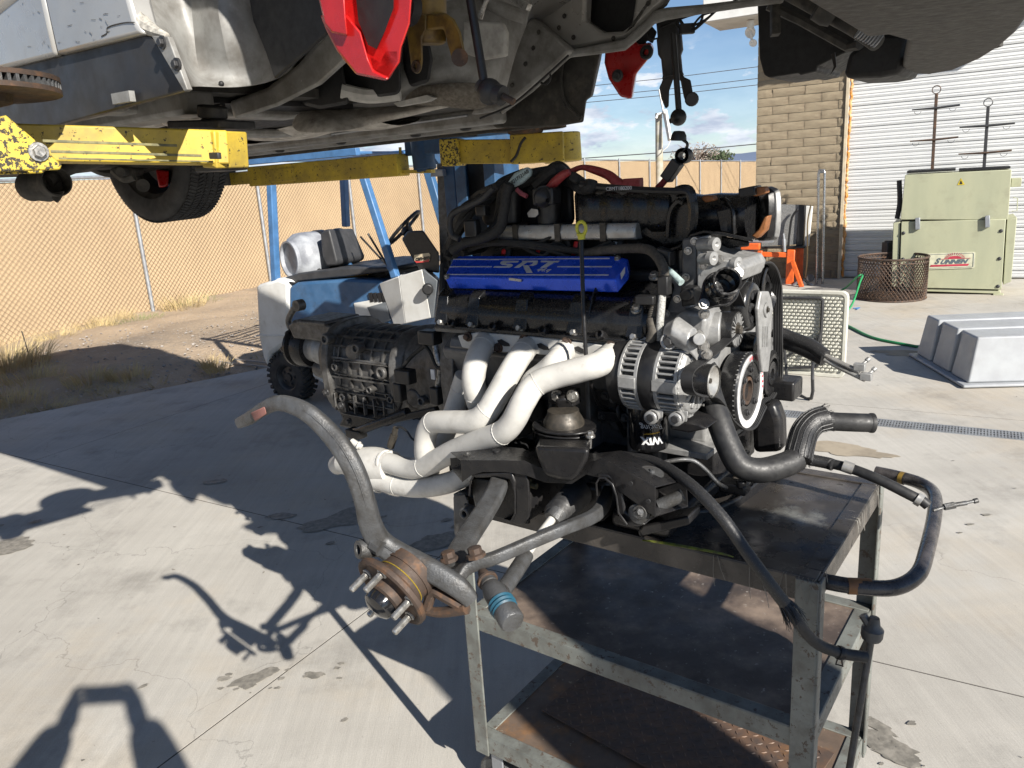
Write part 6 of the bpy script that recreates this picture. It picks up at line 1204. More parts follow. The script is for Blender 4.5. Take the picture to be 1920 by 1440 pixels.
# ---- headers
fl = MB(); fl.ext([Q(x, y, .148) for x, y in [(862, 628), (900, 622), (980, 628), (1060, 636), (1150, 648), (1165, 664), (1150, 678), (1060, 668), (980, 660), (905, 658), (870, 650)]], -EV * .009); hf = ob('header_flange', fl, M['header'], bevel=.002)
b = MB()
for x, y in ((944, 643), (1018, 650), (1088, 656)): b.ext([Q(x - 11, y - 5, .1375), Q(x - 4, y - 7, .1375), Q(x + 10, y + 1, .1375), Q(x + 12, y + 6, .1375), Q(x + 2, y + 6, .1375), Q(x - 8, y + 2, .1375)], -EV * .001)
ob('flange_opening', b, M['void'], hf)
for x, y in ((878, 631), (983, 636), (1063, 641), (1146, 648), (935, 652)): b = MB(); b.bolt(Q(x, y, .138), -EV, .0085, .012); ob('header_bolt', b, M['rust'], hf)
def hdr(pts, r=.0285, name='header_tube'):
    r *= 1.07; b = MB(); P = [Q(*p) for p in pts]; rr = [r] * len(P); b.tube(P, rr, 20, sub=7); o = ob(name, b, M['header'], smooth=60); C_ = catmull(P, 7); w = MB()
    for i in range(5, len(C_) - 3, 22): w.lathe(C_[i], C_[i + 1] - C_[i - 1], [(r - .001, -.0022), (r + .0008, -.001), (r + .001, .0), (r + .0008, .001), (r - .001, .0022)], 20)
    ob('weld_seam', w, M['header'], o, kind='stuff'); return o
hdr([(912, 640, .150), (901, 658, .10), (891, 685, .06), (888, 715, .05), (894, 745, .06), (900, 775, .10), (885, 800, .14)], .0275)
hdr([(873, 705, .14), (862, 740, .14), (850, 775, .13), (835, 810, .12), (822, 845, .10), (815, 870, .09)], .027)
hdr([(990, 648, .150), (975, 668, .09), (955, 700, .05), (932, 742, .02), (910, 775, .00), (885, 790, -.005), (845, 791, .0), (812, 793, .01), (800, 812, .015), (797, 850, .02), (805, 885, .05)], .0265)
hdr([(1062, 654, .150), (1045, 676, .09), (1022, 698, .08), (1000, 715, .08), (985, 740, .09), (968, 775, .10)], .0255)
hdr([(1150, 662, .150), (1125, 682, .07), (1085, 694, .045), (1040, 706, .03), (1003, 722, .01), (982, 752, -.02), (962, 790, -.03), (940, 812, -.03), (900, 826, -.02), (850, 846, -.005), (800, 872, .01), (768, 878, .02), (720, 866, .03)], .0265)
hdr([(905, 870, .04), (870, 893, .03), (830, 908, .02), (780, 914, .02), (740, 908, .02), (705, 900, .02)], .026)
b = MB(); b.tube([Q(x, y, .04) for x, y in [(735, 876), (700, 872), (670, 868), (645, 866)]], [.046, .052, .044, .036], 22, sub=4); b.tube([Q(650, 866, .04), Q(640, 868, .05), Q(633, 872, .06)], .029, 20, sub=3); ob('collector', b, M['header'], smooth=60)
for x, y, r in ((722, 866, .030), (712, 903, .0285), (716, 868, .0285)): b = MB(); b.lathe(Q(x, y, .03), Q(x + 20, y + 4, .03) - Q(x, y, .03), [(r, -.004), (r + .004, -.003), (r + .004, .003), (r, .004)], 24); ob('collector_ring', b, M['header'])
b = MB(); b.cyl(Q(660, 828, .04), Q(676, 838, .04), .010, 12); b.bolt(Q(672, 835, .03), (AX + AY * .5), .008, .01); b.tube([Q(655, 835, .05), Q(670, 845, .05), Q(690, 850, .04)], .012, 8); ob('collector_clamp', b, M['header'])
b = MB(); b.cyl(Q(732, 838, .06), Q(739, 815, .06), .011, 6); b.cyl(Q(739, 816, .06), Q(742, 802, .06), .008, 10); o2 = ob('oxygen_sensor', b, M['brownsteel']); b = MB(); b.tube([Q(x, y, .06) for x, y in [(741, 804), (748, 800), (762, 808), (772, 822), (785, 828), (800, 822)]], .003, 6, sub=5); ob('sensor_lead', b, M['black'], o2)
# ---- transmission
def ring(u0, vc_, zc, rv, rz, n=26, sq=.75):
    out = []
    for k in range(n):
        a = 2 * PI * k / n; c, s = math.cos(a), math.sin(a); out.append(E(u0, vc_ + rv * math.copysign(abs(c) ** sq, c), zc + rz * math.copysign(abs(s) ** sq, s)))
    return out
b = MB(); b.loft([ring(u0, .38, zc, rv, rz) for u0, zc, rv, rz in ((1.00, 1.17, .225, .20), (1.05, 1.17, .22, .195), (1.055, 1.165, .195, .175), (1.12, 1.155, .165, .15), (1.18, 1.15, .14, .137), (1.24, 1.14, .13, .13), (1.30, 1.135, .13, .125))]); bh = ob('bell_housing', b, M['aludirty'], bevel=.003, smooth=50)
b = MB(); b.loft([ring(u0, .38, zc, rv, rz) for u0, zc, rv, rz in ((1.28, 1.13, .135, .13), (1.31, 1.13, .15, .142), (1.325, 1.13, .15, .142), (1.33, 1.13, .125, .128), (1.50, 1.12, .125, .135), (1.60, 1.12, .125, .14), (1.605, 1.12, .15, .165), (1.635, 1.12, .15, .165), (1.64, 1.12, .12, .14), (1.70, 1.13, .10, .11), (1.74, 1.14, .07, .075))]); gb = ob('gearbox', b, M['aludirty'], bevel=.003, smooth=45)
b = MB()
for k in range(9):
    a = R(110 + k * 18); c, s = math.cos(a), math.sin(a)
    b.box(E(1.465, .38 + .125 * math.copysign(abs(c) ** .75, c), 1.125 + .13 * math.copysign(abs(s) ** .75, s)), (.135, .003, .012), (EU, V(EU).cross(EV * c + EZ * s), EV * c + EZ * s))
ob('casting_rib', b, M['aludirty'], gb, kind='stuff')
for u0 in (1.37, 1.42, 1.47, 1.52, 1.57):
    b = MB(); b.loft([ring(u0 - .003, .38, 1.125, .133, .141), ring(u0 + .003, .38, 1.125, .133, .141)]); ob('casting_band', b, M['aludirty'], gb)
b = MB()
for u0, z0 in ((1.36, 1.02), (1.50, 1.20), (1.25, 1.08)): b.lathe(E(u0, .275, z0), -EV, [(.035, 0), (.033, .018), (.025, .028), (.001, .03)], 20)
for u0, z0, r in ((1.46, 1.22, .016), (1.57, 1.15, .014), (1.36, 1.15, .02), (1.42, 1.09, .012), (1.55, 1.05, .014), (1.60, 1.24, .018), (1.33, 1.07, .012), (1.20, 1.08, .015)): b.lathe(E(u0, .26, z0), -EV, [(r, 0), (r, .03), (r * .6, .032), (r * .6, .02), (.001, .02)], 16)
for k in range(7): ebox(b, 1.32 + k * .045, 1.325 + k * .045, .235, .25, 1.0, 1.06)
for k in range(5): ebox(b, 1.33, 1.58, .238, .248, 1.17 - k * .045, 1.174 - k * .045)
ob('casting_boss', b, M['aludirty'], gb, bevel=.004, kind='stuff')
b = MB(); b.prism([E(u_, .30, z_) for u_, z_ in ((1.62, 1.21), (1.62, 1.265), (1.70, 1.275), (1.84, 1.275), (1.87, 1.255), (1.85, 1.21))], [E(u_, .44, z_) for u_, z_ in ((1.62, 1.21), (1.62, 1.265), (1.70, 1.275), (1.84, 1.275), (1.87, 1.255), (1.85, 1.21))]); ebox(b, 1.66, 1.81, .29, .45, 1.265, 1.282); tl = ob('shifter_housing', b, M['aludirty'], bevel=.01)
b = MB(); b.lathe(E(1.72, .37, 1.165), EU, [(.055, 0), (.052, .05), (.058, .06), (.05, .09), (.05, .12)], 26, True); ob('output_neck', b, M['alu'], bevel=.002)
b = MB(); b.lathe(E(1.83, .37, 1.165), EU, [(.068, 0), (.072, .01), (.072, .05), (.062, .055), (.062, .07), (.074, .074), (.074, .085), (.05, .09)], 30, True); cp = ob('output_coupling', b, M['blkpart'])
for k in range(6): a = PI / 3 * k; b = MB(); c = E(1.925, .37, 1.165) + (EV * math.cos(a) + EZ * math.sin(a)) * .058; b.bolt(c, EU, .008, .012); ob('coupling_bolt', b, M['dkbolt'], cp)
b = MB(); b.tube([E(1.93, .36, 1.22), E(1.94, .36, 1.26), E(1.88, .35, 1.31), E(1.85, .35, 1.325)], .011, 10, sub=4); b.lathe(E(1.85, .33, 1.32), EV, [(.02, 0), (.02, .03), (.01, .03), (.01, 0)], 14, True); ob('shift_link', b, M['aludirty'])
b = MB(); b.loft([[E(1.66, .37, 1.09) + EU * h + (EV * math.cos(a) + EZ * math.sin(a)) * r for a in [2 * PI * k / 16 for k in range(16)]] for h, r in ((0, .06), (.08, .035), (.10, .03), (.13, .035), (.16, .03))]); ob('tail_extension', b, M['aludirty'])
b = MB(); b.ext([Q(x, y, .26) for x, y in [(614, 726), (630, 722), (650, 770), (690, 778), (720, 770), (728, 800), (660, 806), (632, 800), (640, 785)]], EV * .2); ob('mount_bracket', b, M['blkpart'], bevel=.01)
b = MB(); b.cyl(Q(662, 812, .2), Q(765, 772, .2), .015, 10); b.box(Q(668, 812, .2), (.03, .02, .014), (EU, EV, EZ)); b.beam(Q(700, 795, .2), Q(820, 768, .2), .02, .02); ob('support_bar', b, M['blkpart'], bevel=.003)
for px, py in ((612, 735), (640, 760), (655, 790)): b = MB(); b.bolt(Q(px, py, .22), -EV, .008, .01); ob('bracket_bolt', b, M['dkbolt'])
lp_([(822, 618, .22), (806, 640, .22), (775, 665, .22), (755, 690, .21), (748, 720, .2), (752, 750, .2), (748, 770, .21)], .006, M['tape'], 'gearbox_wire')
lp_([(815, 640, .2), (820, 670, .19), (826, 690, .19), (820, 730, .19), (818, 755, .2)], .009, mat('foil wrapped loom', (.35, .35, .34), .4, metal=.6, col2=(.05, .05, .05), scale=25, bump=.5), 'foil_loom')
lp_([(790, 640, .2), (806, 660, .2), (822, 690, .18), (850, 676, .17)], .005, M['tape'], 'gearbox_wire')
b = MB(); b.box(Q(806, 632, .2), (.03, .02, .02), (EU, EV, EZ)); b.box(Q(818, 742, .18), (.016, .012, .026), (EU, EV, EZ)); b.box(Q(760, 705, .2), (.03, .018, .022), (EU, EV, EZ)); b.box(Q(750, 735, .2), (.015, .015, .03), (EU, EV, EZ)); b.cyl(Q(838, 690, .2), Q(868, 698, .2), .014, 10); ob('gearbox_connector', b, M['black'], bevel=.005)
b = MB(); b.box(Q(812, 702, .165), (.007, .002, .014), (EU, EV, EZ)); ob('wire_tag', b, M['printw'])
# ---- oil filter with printing wrapped round it
fc = Q(1216, 800, .165); fc = V((fc.x, fc.y, 0)); fz = Q(1216, 853, .125).z; zw = Q(1216, 826, .125).z; zr = Q(1216, 801, .125).z; b = MB(); b.lathe(fc + EZ * fz, EZ, [(.001, .0), (.033, .001), (.043, .006), (.0455, .014), (.0455, .135), (.043, .142), (.030, .145)], 40); ofl = ob('oil_filter', b, M['glossblk'], smooth=60)
def wrap(body, size, z, a0, up, m, name, rad, bold=0, shear=0, sx=1):
    t = text_mb(body, size, V((0, 0, 0)), V((1, 0, 0)), V((0, 1, 0)), V((0, 0, 1)), .0, shear, bold); bb_ = MB(); vs = []
    for p in t.v:
        s = p.x * sx * up; a = a0 + s / rad; vs.append(fc + V((math.cos(a), math.sin(a), 0)) * (rad + .0006) + EZ * (z + p.y * up))
    bb_.add(vs, t.f); return ob(name, bb_, m, ofl)
tc = (CAM - fc); af = math.atan2(tc.y, tc.x)
wrap('WIX', .024, zw, af + .15, -1, M['printw'], 'filter_lettering', .0455, .0012, -.15); wrap('Racing', .019, zr, af + .1, -1, M['printw'], 'filter_script', .0455, 0, -.4); wrap('FILTERS', .005, zr * .4 + zw * .6 + .004, af + .15, -1, M['goldp'], 'filter_small_print', .0455, 0, 0, 1.6)
b = MB(); b.loft([[fc + V((math.cos(a), math.sin(a), 0)) * .0459 + EZ * (z0 - 1.0845 + zr * .45 + zw * .55 + .004 * (k / 10)) for k, a in enumerate([af - .25 + .08 * i for i in range(11)])] for z0 in (1.0835, 1.0855)], False, False); ob('filter_stripe', b, M['goldp'], ofl)
# ---- motor mount
mc = Q(1057, 790, .06); mc0 = V((mc.x, mc.y, 0))
b = MB(); b.lathe(mc0 + EZ * 1.118, EZ, [(.001, -.01), (.043, -.01), (.044, .018), (.047, .020), (.0475, .036), (.043, .046), (.037, .056), (.036, .064), (.02, .066), (.001, .066)], 36); mm = ob('mount_isolator', b, M['brownsteel'])
b = MB(); bl_ = .0445; b.loft([[mc0 + V((math.cos(a), math.sin(a), 0)) * bl_ + EZ * z0 for a in [math.atan2((CAM - mc).y, (CAM - mc).x) - .75 + .07 * i for i in range(12)]] for z0 in (1.121, 1.135)], False, False); lab_ = ob('barcode_label', b, M['printw'], mm)
b = MB()
for i in range(20):
    a = math.atan2((CAM - mc).y, (CAM - mc).x) - .70 + .035 * i; c = mc0 + V((math.cos(a), math.sin(a), 0)) * (bl_ + .0004) + EZ * 1.128; b.box(c, (.0002, .0006 if i % 3 else .0011, .005), (V((math.cos(a), math.sin(a), 0)), V((-math.sin(a), math.cos(a), 0)), EZ))
ob('barcode', b, M['void'], mm, kind='stuff')
b = MB(); zp = Q(1048, 813, .0).z; A = [mc0 + EU * (.078 * math.cos(a)) + EV * (.062 * math.sin(a)) + EZ * zp for a in [2 * PI * k / 20 + .1 for k in range(20)]]; b.ext(A, -EZ * .006); b.ext([p - EZ * .01 for p in A], -EZ * .004); ob('mount_plate', b, M['blkpart'], bevel=.002)
b = MB(); b.bolt(Q(1107, 818, .02), EZ, .007, .01); b.cyl(Q(1107, 812, .02), Q(1106, 840, .02), .004, 8); ob('mount_bolt', b, M['bolt'])
b = MB(); b.box(Q(1058, 742, .10), (.035, .02, .02), (EU, EV, EZ)); b.cyl(Q(1058, 760, .07), Q(1058, 745, .09), .02, 12); ob('mount_arm', b, M['blkpart'], bevel=.005)
for x in (1045, 1074): b = MB(); b.bolt(Q(x, 742, .078), -EV, .010, .012); ob('mount_arm_bolt', b, M['bolt'])
b = MB(); b.prism([Q(x, y, -.142) for x, y in [(1002, 836), (1106, 840), (1102, 862), (1086, 892), (1072, 904), (1058, 901), (1022, 892), (1008, 858)]], [Q(x, y, .06) for x, y in [(1010, 818), (1108, 822), (1104, 850), (1090, 880), (1078, 892), (1062, 890), (1030, 880), (1016, 850)]]); ob('mount_tower', b, M['blkpart'], bevel=.01, seg=3)
for x, y in ((1025, 850), (1045, 878)): b = MB(); b.lathe(Q(x, y, -.1425), -EV, [(.001, 0), (.005, 0)], 12); ob('tower_hole', b, M['void'])
# ---- cradle (front crossmember with its side rail)
def rail(name, rings, m=M['blkpart'], cap=False, bevel=.006, solid=.004):
    b = MB(); b.loft(rings, cap); return ob(name, b, m, bevel=bevel, solid=solid, seg=3)
# left rail end
rail('cradle_rail', [[Q(*p) for p in r] for r in ([(864, 864, -.13), (844, 847, -.03), (846, 878, -.03), (866, 903, -.13)], [(882, 864, -.13), (868, 845, -.03), (870, 875, -.03), (884, 890, -.13)], [(905, 864, -.13), (895, 842, -.03), (897, 872, -.03), (905, 884, -.13)], [(945, 864, -.13), (940, 838, -.03), (942, 870, -.03), (948, 884, -.13)], [(985, 866, -.13), (980, 842, -.03), (982, 874, -.03), (987, 890, -.13)], [(1020, 880, -.12), (1012, 858, -.02), (1014, 880, -.02), (1022, 903, -.12)], [(1072, 888, -.11), (1070, 866, -.01), (1070, 890, -.01), (1072, 906, -.11)], [(1098, 870, -.11), (1108, 852, -.01), (1110, 880, -.01), (1100, 888, -.11)], [(1130, 860, -.12), (1165, 846, .0), (1165, 885, .0), (1130, 896, -.12)], [(1229, 914, -.135), (1287, 899, -.02), (1290, 950, -.02), (1229, 968, -.135)])])
b = MB(); b.cyl(Q(1236, 948, -.08), Q(1280, 928, -.06), .013, 14); ob('rail_sleeve', b, M['iron'])
for x, y, v_, r_ in ((876, 853, -.08, .010), (1222, 887, -.07, .024)):
    b = MB(); b.lathe(Q(x, y, v_), EZ + EU * (.0 if x < 1000 else -.25) , [(.001, .008), (.005, .008), (.006, .004), (r_, .003), (r_, -.004)], 22); ob('rail_stud_plate', b, M['iron'])
b = MB(); b.lathe(Q(931, 848, -.07), EZ, [(.001, .006), (.009, .006), (.009, 0)], 14); ob('rail_hole', b, M['void'])
for x, y in ((973, 876), (1182, 907), (1215, 940)): b = MB(); b.lathe(Q(x, y, -.138 if x > 1100 else -.1235), -EV, [(.001, 0.0005), (.0045, .0005), (.005, -.002)], 12); ob('rail_hole', b, M['void'])
# brackets under the rail carrying arms
def brk(name, pts, v, th): b = MB(); b.ext([Q(x, y, v) for x, y in pts], EV * th); return ob(name, b, M['blkpart'], bevel=.004)
brk('arm_bracket', [(952, 870), (985, 880), (985, 900), (994, 925), (994, 965), (980, 985), (958, 980), (974, 930), (968, 895)], -.10, .10)
brk('arm_bracket', [(878, 890), (958, 884), (966, 905), (963, 925), (955, 900), (930, 895), (892, 897)], -.13, .05)
brk('arm_bracket', [(1118, 888), (1140, 890), (1165, 910), (1172, 960), (1210, 985), (1180, 990), (1160, 975), (1155, 925), (1142, 900), (1122, 905)], -.125, .10)
b = MB(); b.prism([Q(x, y, -.10) for x, y in [(1150, 900), (1228, 915), (1230, 968), (1195, 990), (1165, 978)]], [Q(x, y, .0) for x, y in [(1160, 900), (1238, 915), (1240, 965), (1205, 985), (1175, 974)]]); ob('rail_bracket', b, M['blkpart'], bevel=.006)
b = MB(); c = Q(974, 905, -.09); b.lathe(c, -EU, [(.020, -.004), (.020, .006), (.015, .008), (.015, .012)], 22, True); b.lathe(c - EU * .012, -EU, [(.0145, 0), (.0145, .014), (.012, .016)], 6, True); b.cyl(c, c - EU * .046, .0065, 12); ob('pivot_bolt', b, mat('zinc yellow bolt', (.33, .30, .2), .4, metal=.6, col2=(.2, .17, .1), scale=30))
for x, y, v_, r in ((1201, 960, -.125, .012),): 
    b = MB(); b.lathe(Q(x, y, v_ + .01), -EV, [(r * 1.7, 0), (r * 1.7, .012), (r * 1.2, .014)], 20, True); b.bolt(Q(x, y, v_ - .006), -EV, r * .8, .012); b.cyl(Q(x, y, v_ - .01), Q(x, y, v_ - .02), r * .5, 10); ob('pivot_bolt', b, mat('zinc yellow bolt', (.33, .30, .2), .4, metal=.6, col2=(.2, .17, .1), scale=30) if x < 1100 else M['iron'])
def ribbon(name, pts, v0, v1, m, th=.004):
    b = MB(); b.loft([[Q(x, y, v0), Q(x, y, v1)] for x, y in pts], False, False); return ob(name, b, m, solid=th, bevel=.001, smooth=50)
ribbon('bracket_arch', [(880, 930), (882, 902), (892, 887), (908, 882), (940, 882), (955, 888), (964, 903), (966, 930), (966, 962), (958, 978), (944, 974)], -.128, -.02, M['blkpart'])
ribbon('bracket_arch', [(1120, 930), (1118, 906), (1124, 896), (1134, 896), (1148, 908), (1156, 930), (1160, 962), (1176, 984)], -.138, -.03, M['blkpart'])
b = MB(); b.ext([Q(x, y, -.125) for x, y in [(963, 884), (985, 888), (990, 905), (992, 930), (992, 968), (984, 984), (968, 984), (958, 978), (967, 960), (967, 925)]], EV * .006); b.ext([Q(x, y, -.035) for x, y in [(884, 888), (985, 886), (990, 984), (930, 970), (890, 950)]], EV * .01); ob('bracket_web', b, M['blkpart'], bevel=.002)
# main front crossmember sweeping right/back on the cart
b = MB(); b.loft([[Q(x, y0, v0), Q(x + 8, y0 - 2, v0 + .10), Q(x + 8, y1 - 4, v0 + .10), Q(x, y1, v0)] for x, y0, y1, v0 in ((1196, 985, 1010, -.02), (1240, 965, 1000, .04), (1290, 955, 1003, .10), (1340, 950, 1000, .16), (1385, 930, 975, .25), (1425, 895, 935, .36), (1455, 872, 905, .45))]); ob('crossmember', b, M['blkpart'], bevel=.012, seg=3)
b = MB(); b.ext([Q(x, y, -.05) for x, y in [(1205, 985), (1290, 968), (1292, 985), (1240, 998), (1204, 1006), (1198, 995)]], EV * .06); ob('crossmember_flange', b, M['blkpart'], bevel=.004)
b = MB(); ebox(b, .56, .78, .10, .45, .955, 1.02); ebox(b, .30, .44, .0, .5, .95, .99); ebox(b, .45, .6, -.02, .3, .96, 1.05); ob('cradle_body', b, M['blkpart'], bevel=.012)
b = MB(); ebox(b, .80, .95, .05, .25, .96, 1.02); ob('cradle_end', b, M['void'], bevel=.008)
# rack boot and tie rod
A, B = Q(1112, 895, .06), Q(1040, 968, -.14); P = [A + (B - A) * (k / 26) for k in range(27)]; b = MB(); b.tube(P, [(.037 - .009 * (k / 26)) * (1.0 if k % 2 else .80) for k in range(27)], 22); ob('rack_boot', b, M['rubber'], smooth=30)
b = MB(); b.cyl(Q(1048, 960, -.13), Q(1036, 975, -.15), .02, 16); ob('boot_clamp', b, M['iron'])
b = MB(); b.tube([Q(1036, 972, -.15), Q(1010, 1006, -.22), Q(988, 1040, -.28)], [.009, .009, .008], 12); tr_ = ob('tie_rod', b, M['header'])
b = MB(); b.tube([Q(990, 1040, -.28), Q(980, 1052, -.30), Q(955, 1090, -.37), Q(942, 1108, -.40)], [.012, .0155, .015, .016], 12); ob('tie_rod_sleeve', b, M['iron'])
bj = Q(928, 1112, -.42); bd_ = (Q(946, 1142, -.44) - bj).normalized(); b = MB(); b.lathe(bj - bd_ * .055, bd_, [(.006, 0), (.0075, .016), (.008, .02), (.015, .022), (.016, .032), (.012, .034), (.0165, .036), (.0205, .05), (.021, .07), (.021, .082)], 24, True); te = ob('tie_rod_end', b, M['iron'])
b = MB(); b.lathe(bj + bd_ * .022, bd_, [(.020, 0), (.0245, .005), (.0225, .009), (.0250, .014), (.0225, .018), (.0235, .022), (.020, .026)], 24, True); ob('dust_boot', b, M['teal'], te)
b = MB(); b.lathe(bj + bd_ * .048, bd_, [(.022, 0), (.022, .024), (.019, .028), (.001, .028)], 24, True); ob('joint_cap', b, M['iron'], te)
b = MB(); b.lathe(bj - bd_ * .062, bd_, [(.005, -.03), (.006, 0), (.009, .004), (.012, .018)], 14, True); b.bolt(bj - bd_ * .035, bd_, .013, .012); ob('joint_stud', b, M['rust'], te)
# control arms
def flatbar(pts, w, h, m, name, up=EZ):
    P = catmull([V((*Q(x, y, v), ww)) if 0 else Q(x, y, v) for x, y, v in pts], 6); n = len(P); rings = []
    for i, p in enumerate(P):
        t = (P[min(i + 1, n - 1)] - P[max(i - 1, 0)]).normalized(); s = t.cross(up).normalized(); q = s.cross(t); f = i / (n - 1); k = len(w) - 1; a = int(min(f * k, k - 1e-6)); ff = f * k - a; ww = w[a] * (1 - ff) + w[a + 1] * ff; hh = h[a] * (1 - ff) + h[a + 1] * ff
        rings.append([p + s * ww + q * hh * .6, p + s * ww * .75 + q * hh, p - s * ww * .75 + q * hh, p - s * ww + q * hh * .6, p - s * ww - q * hh * .6, p - s * ww * .75 - q * hh, p + s * ww * .75 - q * hh, p + s * ww - q * hh * .6])
    b = MB(); b.loft(rings); return ob(name, b, m, bevel=.002)
flatbar([(942, 885, -.09), (928, 925, -.16), (905, 965, -.23), (880, 1003, -.30), (858, 1040, -.37), (847, 1060, -.40)], [.020, .022, .023, .023, .023, .024], [.010, .011, .011, .011, .010, .010], M['iron'], 'lateral_arm')
flatbar([(1140, 925, -.05), (1132, 945, -.09), (1112, 968, -.15), (1060, 990, -.25), (1000, 1015, -.31), (930, 1045, -.37), (880, 1062, -.40), (858, 1082, -.42)], [.010, .012, .010, .009, .009, .009, .010, .014], [.020, .017, .013, .0115, .0115, .0115, .012, .010], M['iron'], 'tension_arm')
b = MB(); b.prism([Q(x, y, -.03) for x, y in [(850, 930), (872, 925), (885, 960), (880, 1000), (862, 1020), (852, 1000)]], [Q(x, y, .03) for x, y in [(850, 930), (872, 925), (885, 960), (880, 1000), (862, 1020), (852, 1000)]]); b.prism([Q(x, y, -.08) for x, y in [(885, 895), (925, 900), (905, 960), (895, 965), (885, 920)]], [Q(x, y, -.02) for x, y in [(885, 895), (925, 900), (905, 960), (895, 965), (885, 920)]]); ob('heat_plate', b, M['iron'], bevel=.004)
b = MB(); b.lathe(Q(880, 958, -.16), -EV, [(.007, .0), (.007, .02), (.014, .02), (.015, 0)], 16, True); b.ext([Q(x, y, -.15) for x, y in [(868, 945), (890, 952), (888, 975), (866, 962)]], EV * .01); ob('link_eye', b, M['iron'], bevel=.002)
for x, y, v_ in ((843, 1045, -.405), (893, 1038, -.40)): b = MB(); b.lathe(Q(x, y + 6, v_), EZ + EU * .2, [(.018, 0), (.018, .006), (.013, .008), (.013, .018), (.001, .02)], 8, True); ob('rusted_nut', b, M['rust'])
# knuckle
KN = [(449, 793, -.545, .0105), (470, 783, -.545, .0125), (492, 768, -.545, .0125), (520, 756, -.54, .0145), (548, 760, -.535, .0155), (580, 776, -.53, .0165), (615, 808, -.52, .0175), (645, 846, -.52, .0185), (668, 890, -.515, .0185), (684, 938, -.51, .0185), (694, 980, -.50, .020), (712, 1015, -.485, .0215), (748, 1040, -.47, .022), (790, 1060, -.46, .021), (830, 1082, -.45, .020), (862, 1103, -.44, .019), (884, 1126, -.43, .015)]
P = [V((*Q(x, y, v), r)) for x, y, v, r in KN]; C4 = catmull(P, 5); n = len(C4); rings = []; pc_ = [V(c[:3]) for c in C4]
for i in range(n):
    t = (pc_[min(i + 1, n - 1)] - pc_[max(i - 1, 0)]).normalized(); s = t.cross(AZ).normalized(); q = s.cross(t); r = C4[i][3]
    rings.append([pc_[i] + s * (math.copysign(abs(math.cos(a)) ** .55, math.cos(a)) * r * .98) + q * (math.copysign(abs(math.sin(a)) ** .55, math.sin(a)) * r * .82) for a in [2 * PI * k / 16 for k in range(16)]])
b = MB(); b.loft(rings); kn = ob('steering_knuckle', b, M['iron'], smooth=60)
b = MB(); b.tube([pc_[i] + (pc_[i] - CAM).normalized() * -.0 + (CAM - pc_[i]).normalized() * C4[i][3] * .93 for i in range(18, 62, 2)], .0016, 5); ob('parting_line', b, M['iron'], kn)
b = MB(); b.prism([Q(x, y, -.56) for x, y in [(470, 774), (496, 762), (500, 776), (478, 790)]], [Q(x, y, -.552) for x, y in [(470, 774), (496, 762), (500, 776), (478, 790)]]); ob('red_paint_mark', b, mat('faded red mark', (.27, .12, .10), .7), kn, bevel=.002)
b = MB(); b.lathe(Q(690, 1028, -.50), (-EV + EZ * .2 + EU * .3), [(.009, .0), (.009, .02), (.0165, .02), (.018, .012), (.018, -.02)], 20, True); b.tube([Q(700, 1020, -.5), Q(715, 1030, -.5)], .014, 8); ob('knuckle_eye', b, M['iron'], kn)
# hub
hc = D(737, 1106, 1.375); ha = (-EV - EZ * .42 + EU * .12).normalized()
b = MB(); b.lathe(hc - ha * .03, ha, [(.045, -.02), (.050, -.01), (.048, .008), (.046, .02)], 40, True); b.lathe(hc - ha * .035, ha, [(.040, -.025), (.052, -.02), (.052, 0)], 40, True); hb = ob('wheel_bearing', b, M['ruststeel'] if 0 else M['rust'])
b = MB(); b.lathe(hc - ha * .022, ha, [(.0485, 0), (.0505, .001), (.0485, .002)], 40); ob('bearing_paint', b, M['yellow'], hb)
b = MB(); b.lathe(hc, ha, [(.04, -.004), (.074, -.004), (.0775, .0), (.0775, .008), (.073, .011), (.068, .010), (.063, .005), (.044, .006), (.040, .011), (.039, .024), (.033, .027), (.031, .022)], 56); hub = ob('hub_flange', b, M['rust'])
b = MB(); b.lathe(hc, ha, [(.031, .018), (.031, .034), (.028, .043), (.018, .049), (.001, .051)], 36); ob('hub_cap', b, M['glossblk'], hub)
hx = ha.cross(EZ).normalized(); hy = hx.cross(ha)
for k in range(5):
    a = R(72 * k + 30); c = hc + (hx * math.cos(a) + hy * math.sin(a)) * .0565; b = MB(); b.lathe(c, ha, [(.0068, .005), (.0068, .012)] + [(.0066 if q % 2 else .0058, .013 + q * .0011) for q in range(30)] + [(.005, .048), (.001, .049)], 14, True); ob('wheel_stud', b, M['bolt'], hub, smooth=20)
    b = MB(); b.lathe(c, ha, [(.0105, .004), (.0105, .008), (.007, .0085)], 16, True); ob('stud_collar', b, mat('white marked ring', (.5, .48, .44), .6), hub)
b = MB(); b.tube([Q(800, 1140, -.46), Q(812, 1110, -.455), Q(835, 1120, -.45), Q(870, 1140, -.44)], .010, 8, sub=4); b.tube([Q(795, 1145, -.46), Q(830, 1148, -.45), Q(875, 1140, -.44)], [.008, .010, .012], 8, sub=4); ob('dust_shield_arm', b, M['rust'], kn)

